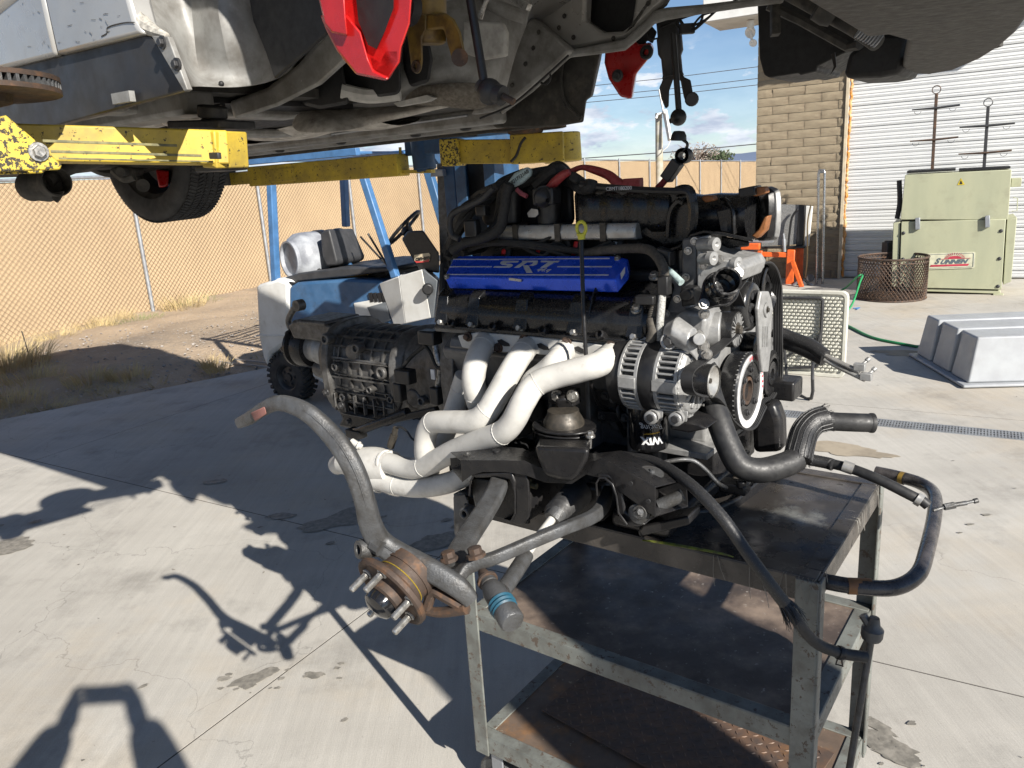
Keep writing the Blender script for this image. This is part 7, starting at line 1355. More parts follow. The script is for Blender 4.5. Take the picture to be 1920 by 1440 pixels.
# ---- front of engine: covers, pump, thermostat, alternator, pulleys
b = MB(); ebox(b, .33, .435, .27, .60, 1.07, 1.36); usec(b, [(.22, 1.36), (.60, 1.36), (.55, 1.46), (.30, 1.46)], .36, .435); tcv = ob('timing_cover', b, M['alu'], bevel=.012, seg=3)
b = MB(); b.ext([Q(x, y, .24) for x, y in [(1278, 452), (1282, 447), (1306, 447), (1306, 530), (1300, 540), (1278, 538)]], EV * .12); ob('thermostat_box', b, M['aludk'], bevel=.006)
b = MB(); b.ext([Q(x, y, .235) for x, y in [(1306, 445), (1312, 446), (1312, 470), (1330, 480), (1352, 486), (1380, 490), (1390, 505), (1380, 530), (1330, 540), (1306, 545)]], EV * .16); b.cyl(Q(1310, 459, .24), Q(1338, 458, .23), .0145, 18); b.cyl(Q(1312, 486, .22), Q(1332, 484, .21), .012, 14); b.loft([[Q(x, y, .26) + (EV * math.cos(a) + EZ * math.sin(a)) * r for a in [2 * PI * k / 16 for k in range(16)]] for x, y, r in ((1320, 512, .026), (1345, 503, .027), (1366, 498, .020), (1378, 497, .015))]); ob('water_outlet', b, M['alu'], bevel=.004)
for x, y, v_ in ((1335, 458, .215), (1376, 494, .235), (1330, 484, .20)): b = MB(); b.lathe(Q(x, y, v_ + .01), (-EU - EV * .3), [(.0145, 0), (.0145, .012), (.006, .013), (.001, .008)], 18, True); ob('plug_cap', b, M['alu'])
b = MB(); b.cyl(Q(1402, 502, .40), Q(1408, 500, .38), .014, 14); b.ext([Q(x, y, .42) for x, y in [(1385, 494), (1400, 486), (1422, 492), (1420, 508), (1400, 514), (1390, 510)]], EV * .05); ob('upper_bracket', b, M['alu'], bevel=.004)
# thermostat neck: diamond flange + open tube facing the camera
tc0 = Q(1350, 543, .17); tax = (CAM - tc0).normalized() * .82 + EZ * .30 - EU * .25; tax.normalize(); tX = tax.cross(EZ).normalized(); tY = tX.cross(tax)
b = MB(); pts = []
for k in range(32):
    a = 2 * PI * k / 32; r = .038 + .020 * (max(0, math.cos(2 * (a - R(39)))) ** 3); pts.append(tc0 + tX * -1 * math.cos(a) * r + tY * math.sin(a) * r)
pts2 = [tc0 + (p - tc0) for p in pts]; b.ext(pts, tax * .009); th = ob('thermostat_housing', b, M['glossblk'], bevel=.0025)
b = MB(); b.lathe(tc0, tax, [(.034, .008), (.030, .018), (.027, .024), (.0265, .040), (.029, .044), (.0265, .048), (.0285, .056), (.0285, .062), (.0245, .062), (.0235, .03), (.016, .025), (.015, .02), (.001, .02)], 32); ob('hose_neck', b, M['glossblk'], th)
for sg in (1, -1): a = R(39) + (0 if sg > 0 else PI); b = MB(); b.bolt(tc0 - tX * math.cos(a) * .049 + tY * math.sin(a) * .049 + tax * .009, tax, .0075, .007); ob('housing_bolt', b, M['bolt'], th)
b = MB(); b.cyl(E(.42, .24, 1.345), U(1352, 620, .30) , .042, 24); b.loft([[U(x, y, u0) + (EV * math.cos(a) + EZ * math.sin(a)) * r for a in [2 * PI * k / 16 for k in range(16)]] for x, y, u0, r in ((1262, 612, .42, .050), (1295, 612, .39, .040), (1340, 618, .33, .034))]); ob('water_pump', b, M['alu'], bevel=.003)
b = MB(); b.ext([Q(x, y, .21) for x, y in [(1262, 592), (1280, 582), (1315, 586), (1325, 600), (1320, 640), (1300, 650), (1268, 640), (1256, 612)]], EV * .1); ob('pump_cover', b, M['alu'], bevel=.01, seg=3)
b = MB(); b.ext([Q(x, y, .20) for x, y in [(1276, 538), (1300, 540), (1304, 572), (1278, 575)]], EV * .06); b.lathe(Q(1289, 552, .2), -EV, [(.001, .012), (.014, .012), (.015, 0)], 18); ob('knock_sensor', b, M['black'], bevel=.003)
for x, y, v_ in ((1320, 588, .16), (1309, 628, .14), (1320, 648, .13), (1325, 664, .13)): b = MB(); b.bolt(Q(x, y, v_), (-EV - EU * .4), .008, .014); ob('pump_bolt', b, M['bolt'])
# alternator
def EA(u0): return E(u0, .147, 1.262)
b = MB(); b.lathe(EA(.30), EU, [(.03, .0), (.055, .004), (.070, .012), (.072, .02), (.072, .15), (.055, .19), (.03, .20)], 40, True); alt = ob('alternator_core', b, M['void'])
b = MB(); b.lathe(EA(.30), EU, [(.082, .068), (.083, .07), (.083, .100), (.082, .102)], 44, True); ob('stator_band', b, M['black'], alt)
b = MB(); b.lathe(EA(.30), EU, [(.028, -.006), (.03, .0), (.026, .004), (.022, .0)], 24, True)
for h0, h1 in ((.012, .020), (.058, .068), (.102, .112), (.142, .150)): b.lathe(EA(.30), EU, [(.070, h0), (.0815, h0 + .001), (.0815, h1), (.070, h1)], 44)
b.lathe(EA(.30), EU, [(.078, .012), (.072, .004), (.060, .001), (.060, .006), (.068, .012)], 44)
for k in range(38):
    a = 2 * PI * k / 38; d = EV * math.cos(a) + EZ * math.sin(a); t = EU.cross(d)
    if k % 19 in (0, 9): b.box(EA(.30 + .04) + d * .078, (.028, .012, .006), (EU, t, d)); b.box(EA(.427) + d * .078, (.02, .012, .006), (EU, t, d))
    b.box(EA(.30 + .036) + d * .0765, (.024, .0024, .005), (EU, t, d)); b.box(EA(.427) + d * .0765, (.017, .0024, .005), (EU, t, d)); b.beam(EA(.302) + d * .054, EA(.312) + d * .078, .004, .006, t)
for k in range(12): a = 2 * PI * k / 12; d = EV * math.cos(a) + EZ * math.sin(a); b.box(EA(.301) + d * .047, (.004, .004, .017), (EU, EU.cross(d), d))
b.lathe(EA(.30), EU, [(.03, -.004), (.034, .0), (.03, .008)], 24)
ob('alternator_case', b, M['alu'], alt, bevel=.0012, kind='stuff')
b = MB()
for k in range(4): a = R(30 + 90 * k); d = EV * math.cos(a) + EZ * math.sin(a); b.cyl(EA(.302) + d * .078, EA(.45) + d * .078, .0035, 8)
ob('through_bolt', b, M['bolt'], alt, kind='stuff')
b = MB(); b.lathe(EA(.452), EU, [(.074, 0), (.076, .01), (.074, .03), (.05, .036)], 36, True); ob('rear_cap', b, M['black'], alt)
b = MB(); b.cyl(Q(1170, 714, .12), Q(1190, 712, .12), .012, 12); b.lathe(Q(1158, 713, .12), -EU, [(.001, -.022), (.018, -.02), (.020, -.012), (.020, .012), (.018, .016), (.001, .016)], 18); ob('terminal_boot', b, M['rubber'], alt)
b = MB(); 
for x, y in ((1222, 782), (1268, 785)): b.lathe(Q(x, y, .08), -EV * 1 , [(.012, 0), (.012, -.02), (.0155, -.02), (.0155, .008), (.012, .01)], 20, True); b.prism([Q(x - 2, y - 14, .09), Q(x + 22, y - 14, .09), Q(x + 20, y + 6, .09), Q(x + 2, y + 8, .09)], [Q(x - 2, y - 14, .105), Q(x + 22, y - 14, .105), Q(x + 20, y + 6, .105), Q(x + 2, y + 8, .105)])
b.loft([[Q(x, y, v_) + (EV * math.cos(a) + EZ * math.sin(a)) * r for a in [2 * PI * k / 14 for k in range(14)]] for x, y, v_, r in ((1252, 628, .13, .026), (1270, 622, .12, .032), (1300, 640, .12, .028), (1312, 660, .13, .022))]); b.cyl(Q(1254, 640, .10), Q(1254, 640, .16), .018, 16); b.cyl(Q(1311, 636, .09), Q(1311, 636, .15), .013, 14)
ob('alternator_ear', b, M['alu'], alt, bevel=.003, kind='stuff')
for x, y, v_ in ((1222, 782, .076), (1268, 785, .076), (1254, 640, .098)): b = MB(); b.bolt(Q(x, y, v_), -EV, .0095, .008); ob('ear_bolt', b, M['dkbolt'], alt)
b = MB(); b.ext([Q(x, y, .12) for x, y in [(1255, 788), (1310, 795), (1325, 805), (1290, 812), (1256, 806)]], EV * .12); ob('alternator_bracket', b, M['blkpart'], bevel=.004)
# pulleys (axes along the crankshaft)
def pul(name, c, prof, m, n=44, par=None): b = MB(); b.lathe(c, EU, prof, n); return ob(name, b, m, par, smooth=40)
def ribs(r, h0, h1, n=6):
    out = [(r + .003, h0), (r + .003, h0 + .002)]; w = (h1 - h0 - .004) / n
    for k in range(n): out += [(r, h0 + .002 + w * (k + .25)), (r - .003, h0 + .002 + w * (k + .5)), (r, h0 + .002 + w * (k + .75))]
    return out + [(r + .003, h1 - .002), (r + .003, h1)]
PC = dict(crank=U(1406, 733, .275), wp=U(1416, 575, .262), tr=U(1446, 540, .28), br=U(1450, 700, .275), idl=U(1383, 618, .272), alt=E(.262, .147, 1.262), il2=U(1424, 650, .29))
cr = pul('crank_pulley', PC['crank'], [(.001, .012), (.036, .012), (.038, .004), (.050, .002), (.090, .0), (.094, .004), (.094, .040), (.092, .043), (.088, .046), (.05, .05), (.05, .09)], M['pulley'], 64)
b = MB(); b.lathe(PC['crank'] - EU * .0015, EU, [(.072, -.001), (.089, -.001), (.089, .003)], 64); b.lathe(PC['crank'] - EU * .0015, EU, [(.072, -.001), (.072, .004)], 64); ob('timing_ring', b, M['printw'], cr, solid=.0008)
b = MB()
for k in range(30):
    a = 2 * PI * k / 60 + R(200); d = EV * math.cos(a) + EZ * math.sin(a)
for i, ch in enumerate('SUPER DAMPER'):
    a = R(98 - i * 9.5); d = (-EV) * -math.cos(a) + EZ * math.sin(a)
    if ch != ' ': text_mb(ch, .0115, PC['crank'] + d * .0805 - EU * .0032, (EV * math.sin(a) - EZ * math.cos(a)) , d, -EU, .0004, 0, .0006, b)
ob('ring_lettering', b, M['printr'], cr)
b = MB()
for k in range(48): a = 2 * PI * k / 48; d = EV * math.cos(a) + EZ * math.sin(a); b.box(PC['crank'] + d * .0940 + EU * .006, (.002, .0013, .0008), (EU, EU.cross(d), d))
ob('timing_notch', b, M['alu'], cr, kind='stuff')
b = MB(); b.lathe(PC['crank'] + EU * .004, EU, [(.034, .004), (.034, .0), (.026, -.001), (.024, .02), (.001, .02)], 32); ob('crank_snout', b, M['rust'], cr)
for k in range(6): a = 2 * PI * k / 6 + .3; d = EV * math.cos(a) + EZ * math.sin(a); b = MB(); b.bolt(PC['crank'] + d * .052 - EU * .0, -EU, .0055, .005); ob('damper_bolt', b, M['dkbolt'], cr)
wp = pul('pump_pulley', PC['wp'], [(.001, .022), (.014, .022), (.015, .008), (.018, .006), (.040, .002), (.050, .003), (.056, .008), (.0575, .014), (.0575, .036), (.056, .038)], M['pulley'])
b = MB()
for k in range(6): a = 2 * PI * k / 6; d = EV * math.cos(a) + EZ * math.sin(a); b.lathe(PC['wp'] + d * .031 + EU * .0015, -EU, [(.001, .0008), (.0085, .0008), (.009, -.002)], 16)
ob('pulley_hole', b, M['void'], wp, kind='stuff'); b = MB(); b.cyl(PC['wp'] + EU * .02, PC['wp'] - EU * .004, .008, 14); ob('pulley_hub', b, M['iron'], wp)
tr1 = pul('steering_pump_pulley', PC['tr'], [(.001, .03), (.015, .03), (.016, .010), (.045, .012), (.052, .004), (.056, .0), (.060, .0)] + ribs(.060, .002, .030) + [(.05, .032)], M['pulley'], 48)
b = MB()
for k in range(5): a = 2 * PI * k / 5; d = EV * math.cos(a) + EZ * math.sin(a); b.lathe(PC['tr'] + d * .032 + EU * .0112, -EU, [(.001, .0006), (.008, .0006)], 14)
ob('pulley_hole', b, M['void'], tr1, kind='stuff')
br1 = pul('compressor_pulley', PC['br'], [(.001, .012), (.012, .012), (.013, .002), (.030, .002), (.031, .010), (.038, .010), (.040, .0), (.052, .0), (.056, .002)] + ribs(.057, .004, .034) + [(.05, .036)], M['pulley'], 48)
il = pul('idler_pulley', PC['idl'], [(.001, .004), (.010, .004), (.012, .0), (.020, .004), (.034, .008), (.0365, .0), (.040, .0), (.041, .003), (.041, .052), (.039, .055)], M['pulley'])
b = MB()
for k in range(18): a = 2 * PI * k / 18; d = EV * math.cos(a) + EZ * math.sin(a); b.box(PC['idl'] + d * .027 + EU * .003, (.004, .0012, .010), (EU, EU.cross(d), d))
ob('idler_rib', b, M['alu'], il, kind='stuff'); b = MB(); b.bolt(PC['idl'] + EU * .004, -EU, .011, .012); ob('idler_bolt', b, M['brownsteel'], il)
pul('smooth_idler', PC['il2'], [(.001, .0), (.018, .0), (.034, .002), (.036, .004), (.036, .034), (.034, .036)], M['pulley'])
ap = pul('alternator_pulley', PC['alt'] + EU * .002, [(.033, .0), (.036, .001), (.036, .036), (.033, .038)], M['pulley'])
b = MB(); b.lathe(PC['alt'], EU, [(.033, .0), (.0345, .003), (.033, .004), (.025, .008), (.012, .016), (.001, .017)], 40); ob('pulley_dish', b, M['satin'], ap); b = MB(); b.lathe(PC['alt'], -EU, [(.007, -.016), (.006, -.008), (.001, -.008)], 6, True); ob('pulley_nut', b, M['brownsteel'], ap)
b = MB(); b.ext([U(x, y, .250) for x, y in [(1428, 546), (1442, 546), (1447, 560), (1450, 580), (1447, 605), (1446, 655), (1441, 698), (1430, 698), (1426, 655), (1424, 610), (1422, 580), (1425, 562)]], EU * .010); bk = ob('tensioner_bracket', b, M['alu'], bevel=.003); b = MB(); b.lathe(U(1437, 581, .249), -EU, [(.001, -.003), (.007, -.002), (.010, .003), (.017, .003), (.018, 0)], 24)
for dx in (-4, 0, 4): b.beam(U(1435 + dx, 612, .2485), U(1434 + dx, 650, .2485), .002, .003, EU)
ob('bracket_boss', b, M['alu'], bk); b = MB(); b.bolt(U(1437, 581, .249), -EU, .006, .006); ob('bracket_bolt', b, M['brownsteel'], bk)
# belt: closed loop, six ribs on the inside
bp = [(1386, 545), (1412, 512), (1440, 491), (1456, 500), (1466, 530), (1468, 580), (1468, 640), (1469, 690), (1466, 720), (1455, 742), (1438, 765), (1420, 800), (1400, 806), (1378, 790), (1362, 762), (1345, 745), (1322, 744), (1303, 736), (1298, 712), (1306, 692), (1330, 675), (1365, 645), (1395, 618), (1408, 605)]
bpv = [(U(x, y, .266)) for x, y in bp]
bc_ = catmull(bpv + [bpv[0]], 4)[:-1]; n = len(bc_); cen = sum(bc_, V((0, 0, 0))) / n; rings = []
for i in range(n):
    t = (bc_[(i + 1) % n] - bc_[i - 1]).normalized(); o_ = t.cross(EU).normalized()
    if o_.dot(bc_[i] - cen) < 0 and False: o_ = -o_
    sec_ = [(0, 0)] + [((k + .5 * (j + 1)) * .0042 if 0 else k * .0042 + j * .0021, .0028 + (.0022 if j else 0)) for k in range(6) for j in (0, 1)] + [(.0252, .0028), (.0252, 0)]
    rings.append([bc_[i] + EU * (a - .0) - o_ * (h_ - .001) for a, h_ in sec_])
b = MB(); b.loft(rings + [rings[0]], False); ob('drive_belt', b, M['belt'], solid=0, smooth=25)
b = MB(); b.ext([U(x, y, .33) for x, y in [(1385, 520), (1440, 500), (1452, 600), (1455, 700), (1445, 740), (1400, 680), (1360, 660), (1330, 600)]], EU * .05); ob('accessory_bracket', b, M['aludk'], bevel=.01)
b = MB(); b.cyl(PC['br'] + EU * .036, PC['br'] + EU * .18, .055, 24); ob('compressor_body', b, M['aludk'], bevel=.004)
b = MB(); b.beam(Q(1465, 745, .58), Q(1500, 738, .58), .06, .06) if 0 else b.box(Q(1468, 726, .62), (.04, .04, .026), (EU, EV, EZ)); ob('far_rail_end', b, M['blkpart'], bevel=.006)
b = MB(); b.cyl(PC['tr'] + EU * .03, PC['tr'] + EU * .14, .045, 20); ob('steering_pump', b, M['alu'], bevel=.004)
# ---- small clutter on the block side
wires(11, 3, [(1150, 690), (1165, 730), (1160, 770), (1175, 800)], .16, .22, 5, (.004, .007), M['black'], 'side_wire')
wires(12, 3, [(1110, 700), (1140, 740), (1180, 770), (1200, 760)], .18, .23, 5, (.004, .007), M['tape'], 'side_wire')
wires(13, 2, [(960, 800), (985, 775), (1005, 790), (1000, 820)], .14, .2, 4, (.004, .006), M['black'], 'side_wire')
b = MB(); b.cyl(Q(965, 760, .2), Q(1005, 768, .16), .034, 20); b.cyl(Q(960, 735, .2), Q(995, 742, .17), .02, 16); ob('starter_motor', b, M['blkpart'], bevel=.003)
b = MB(); b.box(Q(1140, 745, .19), (.03, .015, .02), (EU, EV, EZ)); b.prism([Q(x, y, .17) for x, y in ((1120, 770), (1180, 775), (1182, 792), (1122, 790))], [Q(x, y, .23) for x, y in ((1120, 770), (1180, 775), (1182, 792), (1122, 790))]); ob('block_bracket', b, M['blkpart'], bevel=.003)
for x, y in ((1135, 742), (1150, 748), (1172, 783), (1128, 780), (975, 760), (1150, 712)): b = MB(); b.bolt(Q(x, y, .165), -EV, .007, .009); ob('block_bolt', b, M['dkbolt'])
for x, y, v_ in ((1290, 470, .236), (1286, 520, .236), (1302, 452, .236), (1318, 498, .232), (1350, 486, .232), (1270, 560, .20), (1248, 588, .19)): b = MB(); b.bolt(Q(x, y, v_), (-EV - EU * .3), .006, .008); ob('front_bolt', b, M['bolt'])
# ---- hoses
def hose(pts, r, m, name, sub=8, n=18, corr=0):
    P = [D(*p) for p in pts]; b = MB()
    if corr: C_ = catmull(P, 14); b.tube(C_, [r * (1 + corr * (k % 2)) for k in range(len(C_))], n)
    else: b.tube(P, r, n, sub=sub)
    return ob(name, b, m, smooth=60)
hose([(1322, 690, 1.80), (1330, 735, 1.74), (1348, 790, 1.70), (1368, 840, 1.68), (1388, 872, 1.67), (1425, 882, 1.67), (1470, 872, 1.68), (1494, 860, 1.69)], .0275, M['rubber'], 'radiator_hose')
h2_ = [(1496, 862, 1.69), (1500, 840, 1.70), (1508, 812, 1.72), (1525, 792, 1.73), (1550, 784, 1.73)]
hose(h2_, .0285, M['sleeve'], 'braided_sleeve', corr=.03)
b = MB(); Ph = catmull([D(*p) for p in h2_], 8)
for k in range(16):
    a = 2 * PI * k / 16; rows = []; up = None; pts = []
    for i, p in enumerate(Ph):
        t = (Ph[min(i + 1, len(Ph) - 1)] - Ph[max(i - 1, 0)]).normalized(); s = t.cross(AZ).normalized(); q = s.cross(t); pts.append(p + (s * math.cos(a) + q * math.sin(a)) * .0293)
    b.tube(pts, .0013, 4)
rnd = random.Random(21)
for (p, t) in ((Ph[0], Ph[0] - Ph[2]), (Ph[-1], Ph[-1] - Ph[-3])):
    t = t.normalized(); s = t.orthogonal().normalized(); q = t.cross(s)
    for k in range(70): a = rnd.uniform(0, 6.28); d = s * math.cos(a) + q * math.sin(a); o0 = p + d * .029; b.tube([o0 - t * .006, o0 + t * .004 + d * .002, o0 + t * rnd.uniform(.004, .010) + d * rnd.uniform(.001, .005)], .0004, 3)
ob('sleeve_strand', b, M['sleeve'], kind='stuff')
hose([(1540, 786, 1.73), (1560, 790, 1.73), (1600, 792, 1.72), (1632, 793, 1.72)], .021, M['rubber'], 'hose_outlet')
b = MB(); e0 = D(1632, 793, 1.72); ed = (D(1632, 793, 1.72) - D(1600, 792, 1.72)).normalized(); b.lathe(e0, ed, [(.021, -.004), (.0225, .0), (.0225, .006), (.017, .006), (.0165, -.01), (.001, -.01)], 26); ob('hose_mouth', b, M['rubber'])
hose([(1450, 620, 2.02), (1480, 632, 2.0), (1520, 648, 1.96), (1548, 668, 1.93)], .017, M['sleeve'], 'ac_hose_sleeve', corr=.04); hose([(1455, 640, 2.04), (1490, 650, 2.0), (1525, 665, 1.96), (1545, 676, 1.94)], .016, M['sleeve'], 'ac_hose_sleeve', corr=.04)
hose([(1546, 666, 1.93), (1575, 680, 1.90), (1612, 697, 1.87)], .0062, M['satin'], 'ac_line'); hose([(1546, 674, 1.93), (1580, 692, 1.90), (1622, 712, 1.86)], .0062, M['satin'], 'ac_line')
for x, y, d_ in ((1612, 688, 1.87), (1624, 706, 1.86)):
    b = MB(); b.box(D(x, y, d_), (.013, .009, .009), (EU, EV, EZ)); b.cyl(D(x, y, d_), D(x + 16, y - 14, d_), .004, 8); b.cyl(D(x + 12, y - 11, d_), D(x + 18, y - 16, d_), .006, 10); ob('line_fitting', b, M['alu'], bevel=.002)
hose([(1470, 850, 1.80), (1510, 860, 1.78), (1550, 868, 1.76), (1562, 872, 1.75)], .0135, M['sleeve'], 'hose_sleeve', corr=.04); hose([(1562, 870, 1.76), (1600, 880, 1.73), (1650, 900, 1.69), (1700, 925, 1.66), (1722, 936, 1.65)], .0115, M['rubber'], 'steering_hose')
b = MB(); b.cyl(D(1580, 873, 1.74), D(1600, 880, 1.73), .0135, 16); b.cyl(D(1718, 934, 1.65), D(1728, 940, 1.645), .0145, 16); ob('crimp_sleeve', b, M['satin']); b = MB(); b.cyl(D(1728, 938, 1.645), D(1740, 948, 1.64), .011, 12); ob('hose_tail', b, M['rubber'])
b = MB(); b.cyl(D(1750, 957, 1.64), D(1772, 950, 1.64), .0035, 8); b.cyl(D(1770, 951, 1.64), D(1790, 947, 1.64), .0075, 6); b.cyl(D(1788, 947, 1.64), D(1812, 943, 1.64), .005, 10); b.cyl(D(1810, 943, 1.64), D(1832, 938, 1.64), .0035, 8); b.cyl(D(1826, 940, 1.64), D(1833, 938, 1.64), .0055, 10); ob('line_end_fitting', b, M['iron'])
P = [Q(*p) for p in [(1170, 856, .03), (1230, 868, .0), (1290, 905, -.06), (1350, 965, -.09), (1400, 1035, -.10), (1440, 1090, -.10), (1478, 1140, -.09)]]; b = MB(); C_ = catmull(P, 16); b.tube(C_, [.0115 * (1 + .05 * (k % 2)) for k in range(len(C_))], 14); ob('drain_hose_sleeve', b, M['sleeve'], smooth=60)
P2 = [Q(*p) for p in [(1470, 1130, -.09), (1495, 1165, -.085), (1530, 1205, -.06), (1575, 1224, -.03), (1624, 1232, .0)]]; b = MB(); b.tube(P2, .0105, 14, sub=8); dh = ob('drain_hose', b, M['rubber'], smooth=60)
b = MB(); c = P2[3]; b.lathe(c, (P2[4] - P2[2]), [(.0125, -.005), (.0132, 0), (.0125, .006)], 18); b.tube([c - EZ * .012 + EU * .003, c - EZ * .026 + EU * .006, c - EZ * .026 - EU * .006, c - EZ * .012 - EU * .003], .002, 5); ob('spring_clip', b, M['blkpart'], dh)
b = MB(); rnd = random.Random(8); t = (P[-1] - P[-2]).normalized(); s = t.orthogonal().normalized(); q = t.cross(s)
for k in range(110): a = rnd.uniform(0, 6.28); d = s * math.cos(a) + q * math.sin(a); o0 = P[-1] + d * .012; b.tube([o0 - t * .01, o0 + t * rnd.uniform(.0, .012) + d * rnd.uniform(.0, .006), o0 + t * rnd.uniform(.01, .032) + d * rnd.uniform(.002, .010) - EZ * rnd.uniform(0, .012)], .0005, 3)
ob('frayed_end', b, M['sleeve'], kind='stuff')
b = MB(); b.tube([Q(*p) for p in [(1240, 868, .10), (1275, 862, .12), (1300, 864, .14), (1322, 880, .15), (1345, 905, .16), (1362, 915, .18)]], .005, 10, sub=6); ob('hard_line', b, M['iron'])
b = MB(); b.box(Q(1378, 912, .2), (.03, .02, .012), (EU, EV, EZ)); b.cyl(Q(1390, 915, .19), Q(1390, 900, .19), .012, 12); ob('line_clamp', b, M['blkpart'], bevel=.004)
b = MB(); b.ext([Q(x, y, .5) for x, y in [(1408, 800), (1425, 760), (1450, 752), (1464, 790), (1466, 850), (1410, 852)]], EV * .06); ob('far_mount', b, M['blkpart'], bevel=.02, seg=3)
# ================================================================= the person taking the photograph (stands behind the camera, throws the shadow at lower left)
def skinny(name, verts, edges, radii, root, m, par=None, sub=2):
    me = bpy.data.meshes.new(name); po = parent_org(par) if par else V((0, 0, 0)); me.from_pydata([tuple(V(v) - po) for v in verts], edges, []); o = bpy.data.objects.new(name, me); COL.objects.link(o)
    if par: o.parent = par
    k = o.modifiers.new('sk', 'SKIN'); k.use_smooth_shade = True
    for i, r in enumerate(radii): me.skin_vertices[0].data[i].radius = (r, r) if not isinstance(r, tuple) else r; me.skin_vertices[0].data[i].use_root = (i == root)
    k = o.modifiers.new('ss', 'SUBSURF'); k.levels = sub; k.render_levels = sub; me.materials.append(m); return o
M['jacket'] = mat('dark jacket cloth', (.05, .055, .07), .9, bump=.3); M['skin'] = mat('skin', (.42, .26, .19), .55, bump=.1); M['denim'] = mat('blue denim', (.05, .08, .15), .9, bump=.3); M['hair'] = mat('dark brown hair', (.03, .02, .014), .7, bump=.6)
ph_ = thing('person', 'person in a dark jacket standing behind the camera holding up a phone with both hands', 'person', (0, -.52, 0))
VS = [(0, -.52, .98), (0, -.53, 1.12), (0, -.54, 1.28), (0, -.53, 1.40), (0, -.51, 1.47),
      (-.18, -.53, 1.38), (-.30, -.38, 1.30), (-.22, -.19, 1.47), (-.13, -.09, 1.62),
      (.18, -.53, 1.38), (.30, -.38, 1.30), (.22, -.19, 1.47), (.13, -.09, 1.62),
      (-.10, -.52, .92), (-.11, -.50, .50), (-.12, -.55, .10), (-.13, -.42, .05), (.10, -.52, .92), (.11, -.50, .50), (.12, -.55, .10), (.13, -.42, .05)]
ED = [(0, 1), (1, 2), (2, 3), (3, 4), (3, 5), (5, 6), (6, 7), (7, 8), (3, 9), (9, 10), (10, 11), (11, 12), (0, 13), (13, 14), (14, 15), (15, 16), (0, 17), (17, 18), (18, 19), (19, 20)]
RD = [(.16, .11), (.145, .10), (.17, .115), (.15, .10), .06, .12, .115, .085, .055, .12, .115, .085, .055, .095, .07, .05, .045, .095, .07, .05, .045]
bo_ = skinny('body', VS, ED, RD, 0, M['jacket'], ph_)
bpy.context.view_layer.update(); me_ = bpy.data.meshes.new_from_object(bo_.evaluated_get(bpy.context.evaluated_depsgraph_get())); bo_.modifiers.clear(); bo_.data = me_
me_.materials.clear(); [me_.materials.append(x) for x in (M['jacket'], M['denim'], M['void'])]
for f in me_.polygons: f.material_index = 0 if f.center.z > .93 else (1 if f.center.z > .10 else 2); f.use_smooth = True
b = MB(); b.ball((0, -.49, 1.60), .088, 24, 16, (.92, 1.08, 1.28)); b.ball((0, -.395, 1.59), .016, 10, 8, (.8, 1.3, 1.4)); b.ball((-.085, -.49, 1.59), .02, 8, 8, (.4, .8, 1.4)); b.ball((.085, -.49, 1.59), .02, 8, 8, (.4, .8, 1.4)); b.cyl((0, -.51, 1.44), (0, -.50, 1.54), .052, 16); hd_ = obj('head', b, M['skin'], ph_, smooth=80)
b = MB()
for sx in (-.032, .032): b.ball((sx, -.402, 1.612), .011, 10, 8)
b.beam((-.025, -.397, 1.545), (.025, -.397, 1.545), .006, .008); obj('eyes_and_mouth', b, M['hair'], hd_, kind='stuff')
b = MB(); b.ball((0, -.515, 1.64), .094, 24, 14, (.98, 1.05, 1.0)); obj('hair', b, M['hair'], hd_, smooth=80)
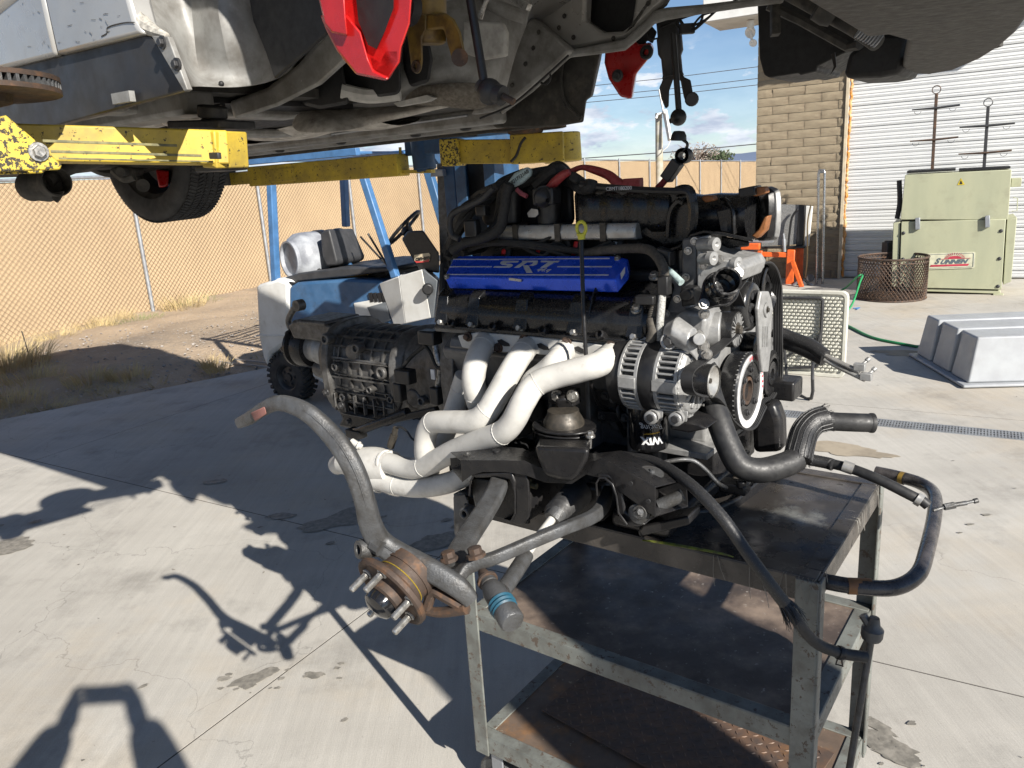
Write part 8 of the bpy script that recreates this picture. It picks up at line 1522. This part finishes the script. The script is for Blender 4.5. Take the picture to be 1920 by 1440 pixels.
for sx in (-1, 1):
    P0 = V((.115 * sx, -.085, 1.635)); vs = [P0 + V((.02 * sx, -.03, -.05)), P0 + V((-.012 * sx, .02, .035)), P0 + V((.004 * sx, .0, .0))]; ed = [(0, 2), (2, 1)]; rd = [.034, .036, .036]
    for f in range(4):
        b0 = len(vs); vs += [P0 + V((-.010 * sx, .035, .02 + .022 * f)), P0 + V((-.035 * sx, .046, .022 + .022 * f)), P0 + V((-.058 * sx + (.006 * sx if f in (0, 3) else 0), .036, .024 + .022 * f))]; ed += [(1, b0), (b0, b0 + 1), (b0 + 1, b0 + 2)]; rd += [.0095, .0085, .0075]
    b0 = len(vs); vs += [P0 + V((-.02 * sx, -.005, .05)), P0 + V((-.05 * sx, -.006, .07))]; ed += [(1, b0), (b0, b0 + 1)]; rd += [.011, .009]
    skinny('hand', vs, ed, rd, 0, M['skin'], ph_, 1)
b = MB(); b.box((0, -.045, 1.69), (.075, .004, .038)); b.cyl((.0, -.041, 1.70), (.0, -.033, 1.70), .008, 14); b.cyl((.02, -.041, 1.70), (.02, -.033, 1.70), .008, 14); tag(obj('phone', b, M['glossblk'], bevel=.003), 'black phone held sideways in both hands at the camera position', 'phone')

# ---- shade caster added out of view, shaped as an upright tank, to the right of and behind the camera; its shade falls across the cart shelves
M['tankblue'] = mat('faded blue tank paint', (.06, .10, .17), .45, col2=(.045, .08, .13), scale=4, grime=(.15, .12, .09), g_s=3)
tkc = E(-2.155, -.81, 0)
at = thing('shade_caster', 'unseen upright faded blue tank on three legs, added to shade the cart shelves', 'tank', tkc)
b = MB(); b.lathe(tkc, EZ, [(.001, .16), (.10, .17), (.17, .21), (.205, .30), (.207, 2.20), (.20, 2.30), (.175, 2.40), (.12, 2.48), (.05, 2.515), (.001, 2.52)], 40); sh_ = obj('tank_shell', b, M['tankblue'], at, smooth=60)
for k in range(3): a = 2 * PI * k / 3; d = V((math.cos(a), math.sin(a), 0)); b = MB(); b.beam(tkc + d * .17 + EZ * .34, tkc + d * .21, .05, .008, d); b.box(tkc + d * .21 + EZ * .004, (.035, .035, .004)); obj('leg', b, M['tankblue'], at, bevel=.003)
b = MB(); b.cyl(tkc + EZ * 2.5, tkc + EZ * 2.58, .015, 12); b.cyl(tkc + EZ * 2.56 - EU * .02, tkc + EZ * 2.56 + EU * .02, .03, 18); obj('relief_valve', b, M['alu'], at, bevel=.002)
b = MB(); d = (CAM - tkc); d.z = 0; d.normalize(); b.cyl(tkc + d * .2 + EZ * 1.5, tkc + d * .25 + EZ * 1.5, .045, 24); obj('gauge', b, M['alu'], at, bevel=.002)
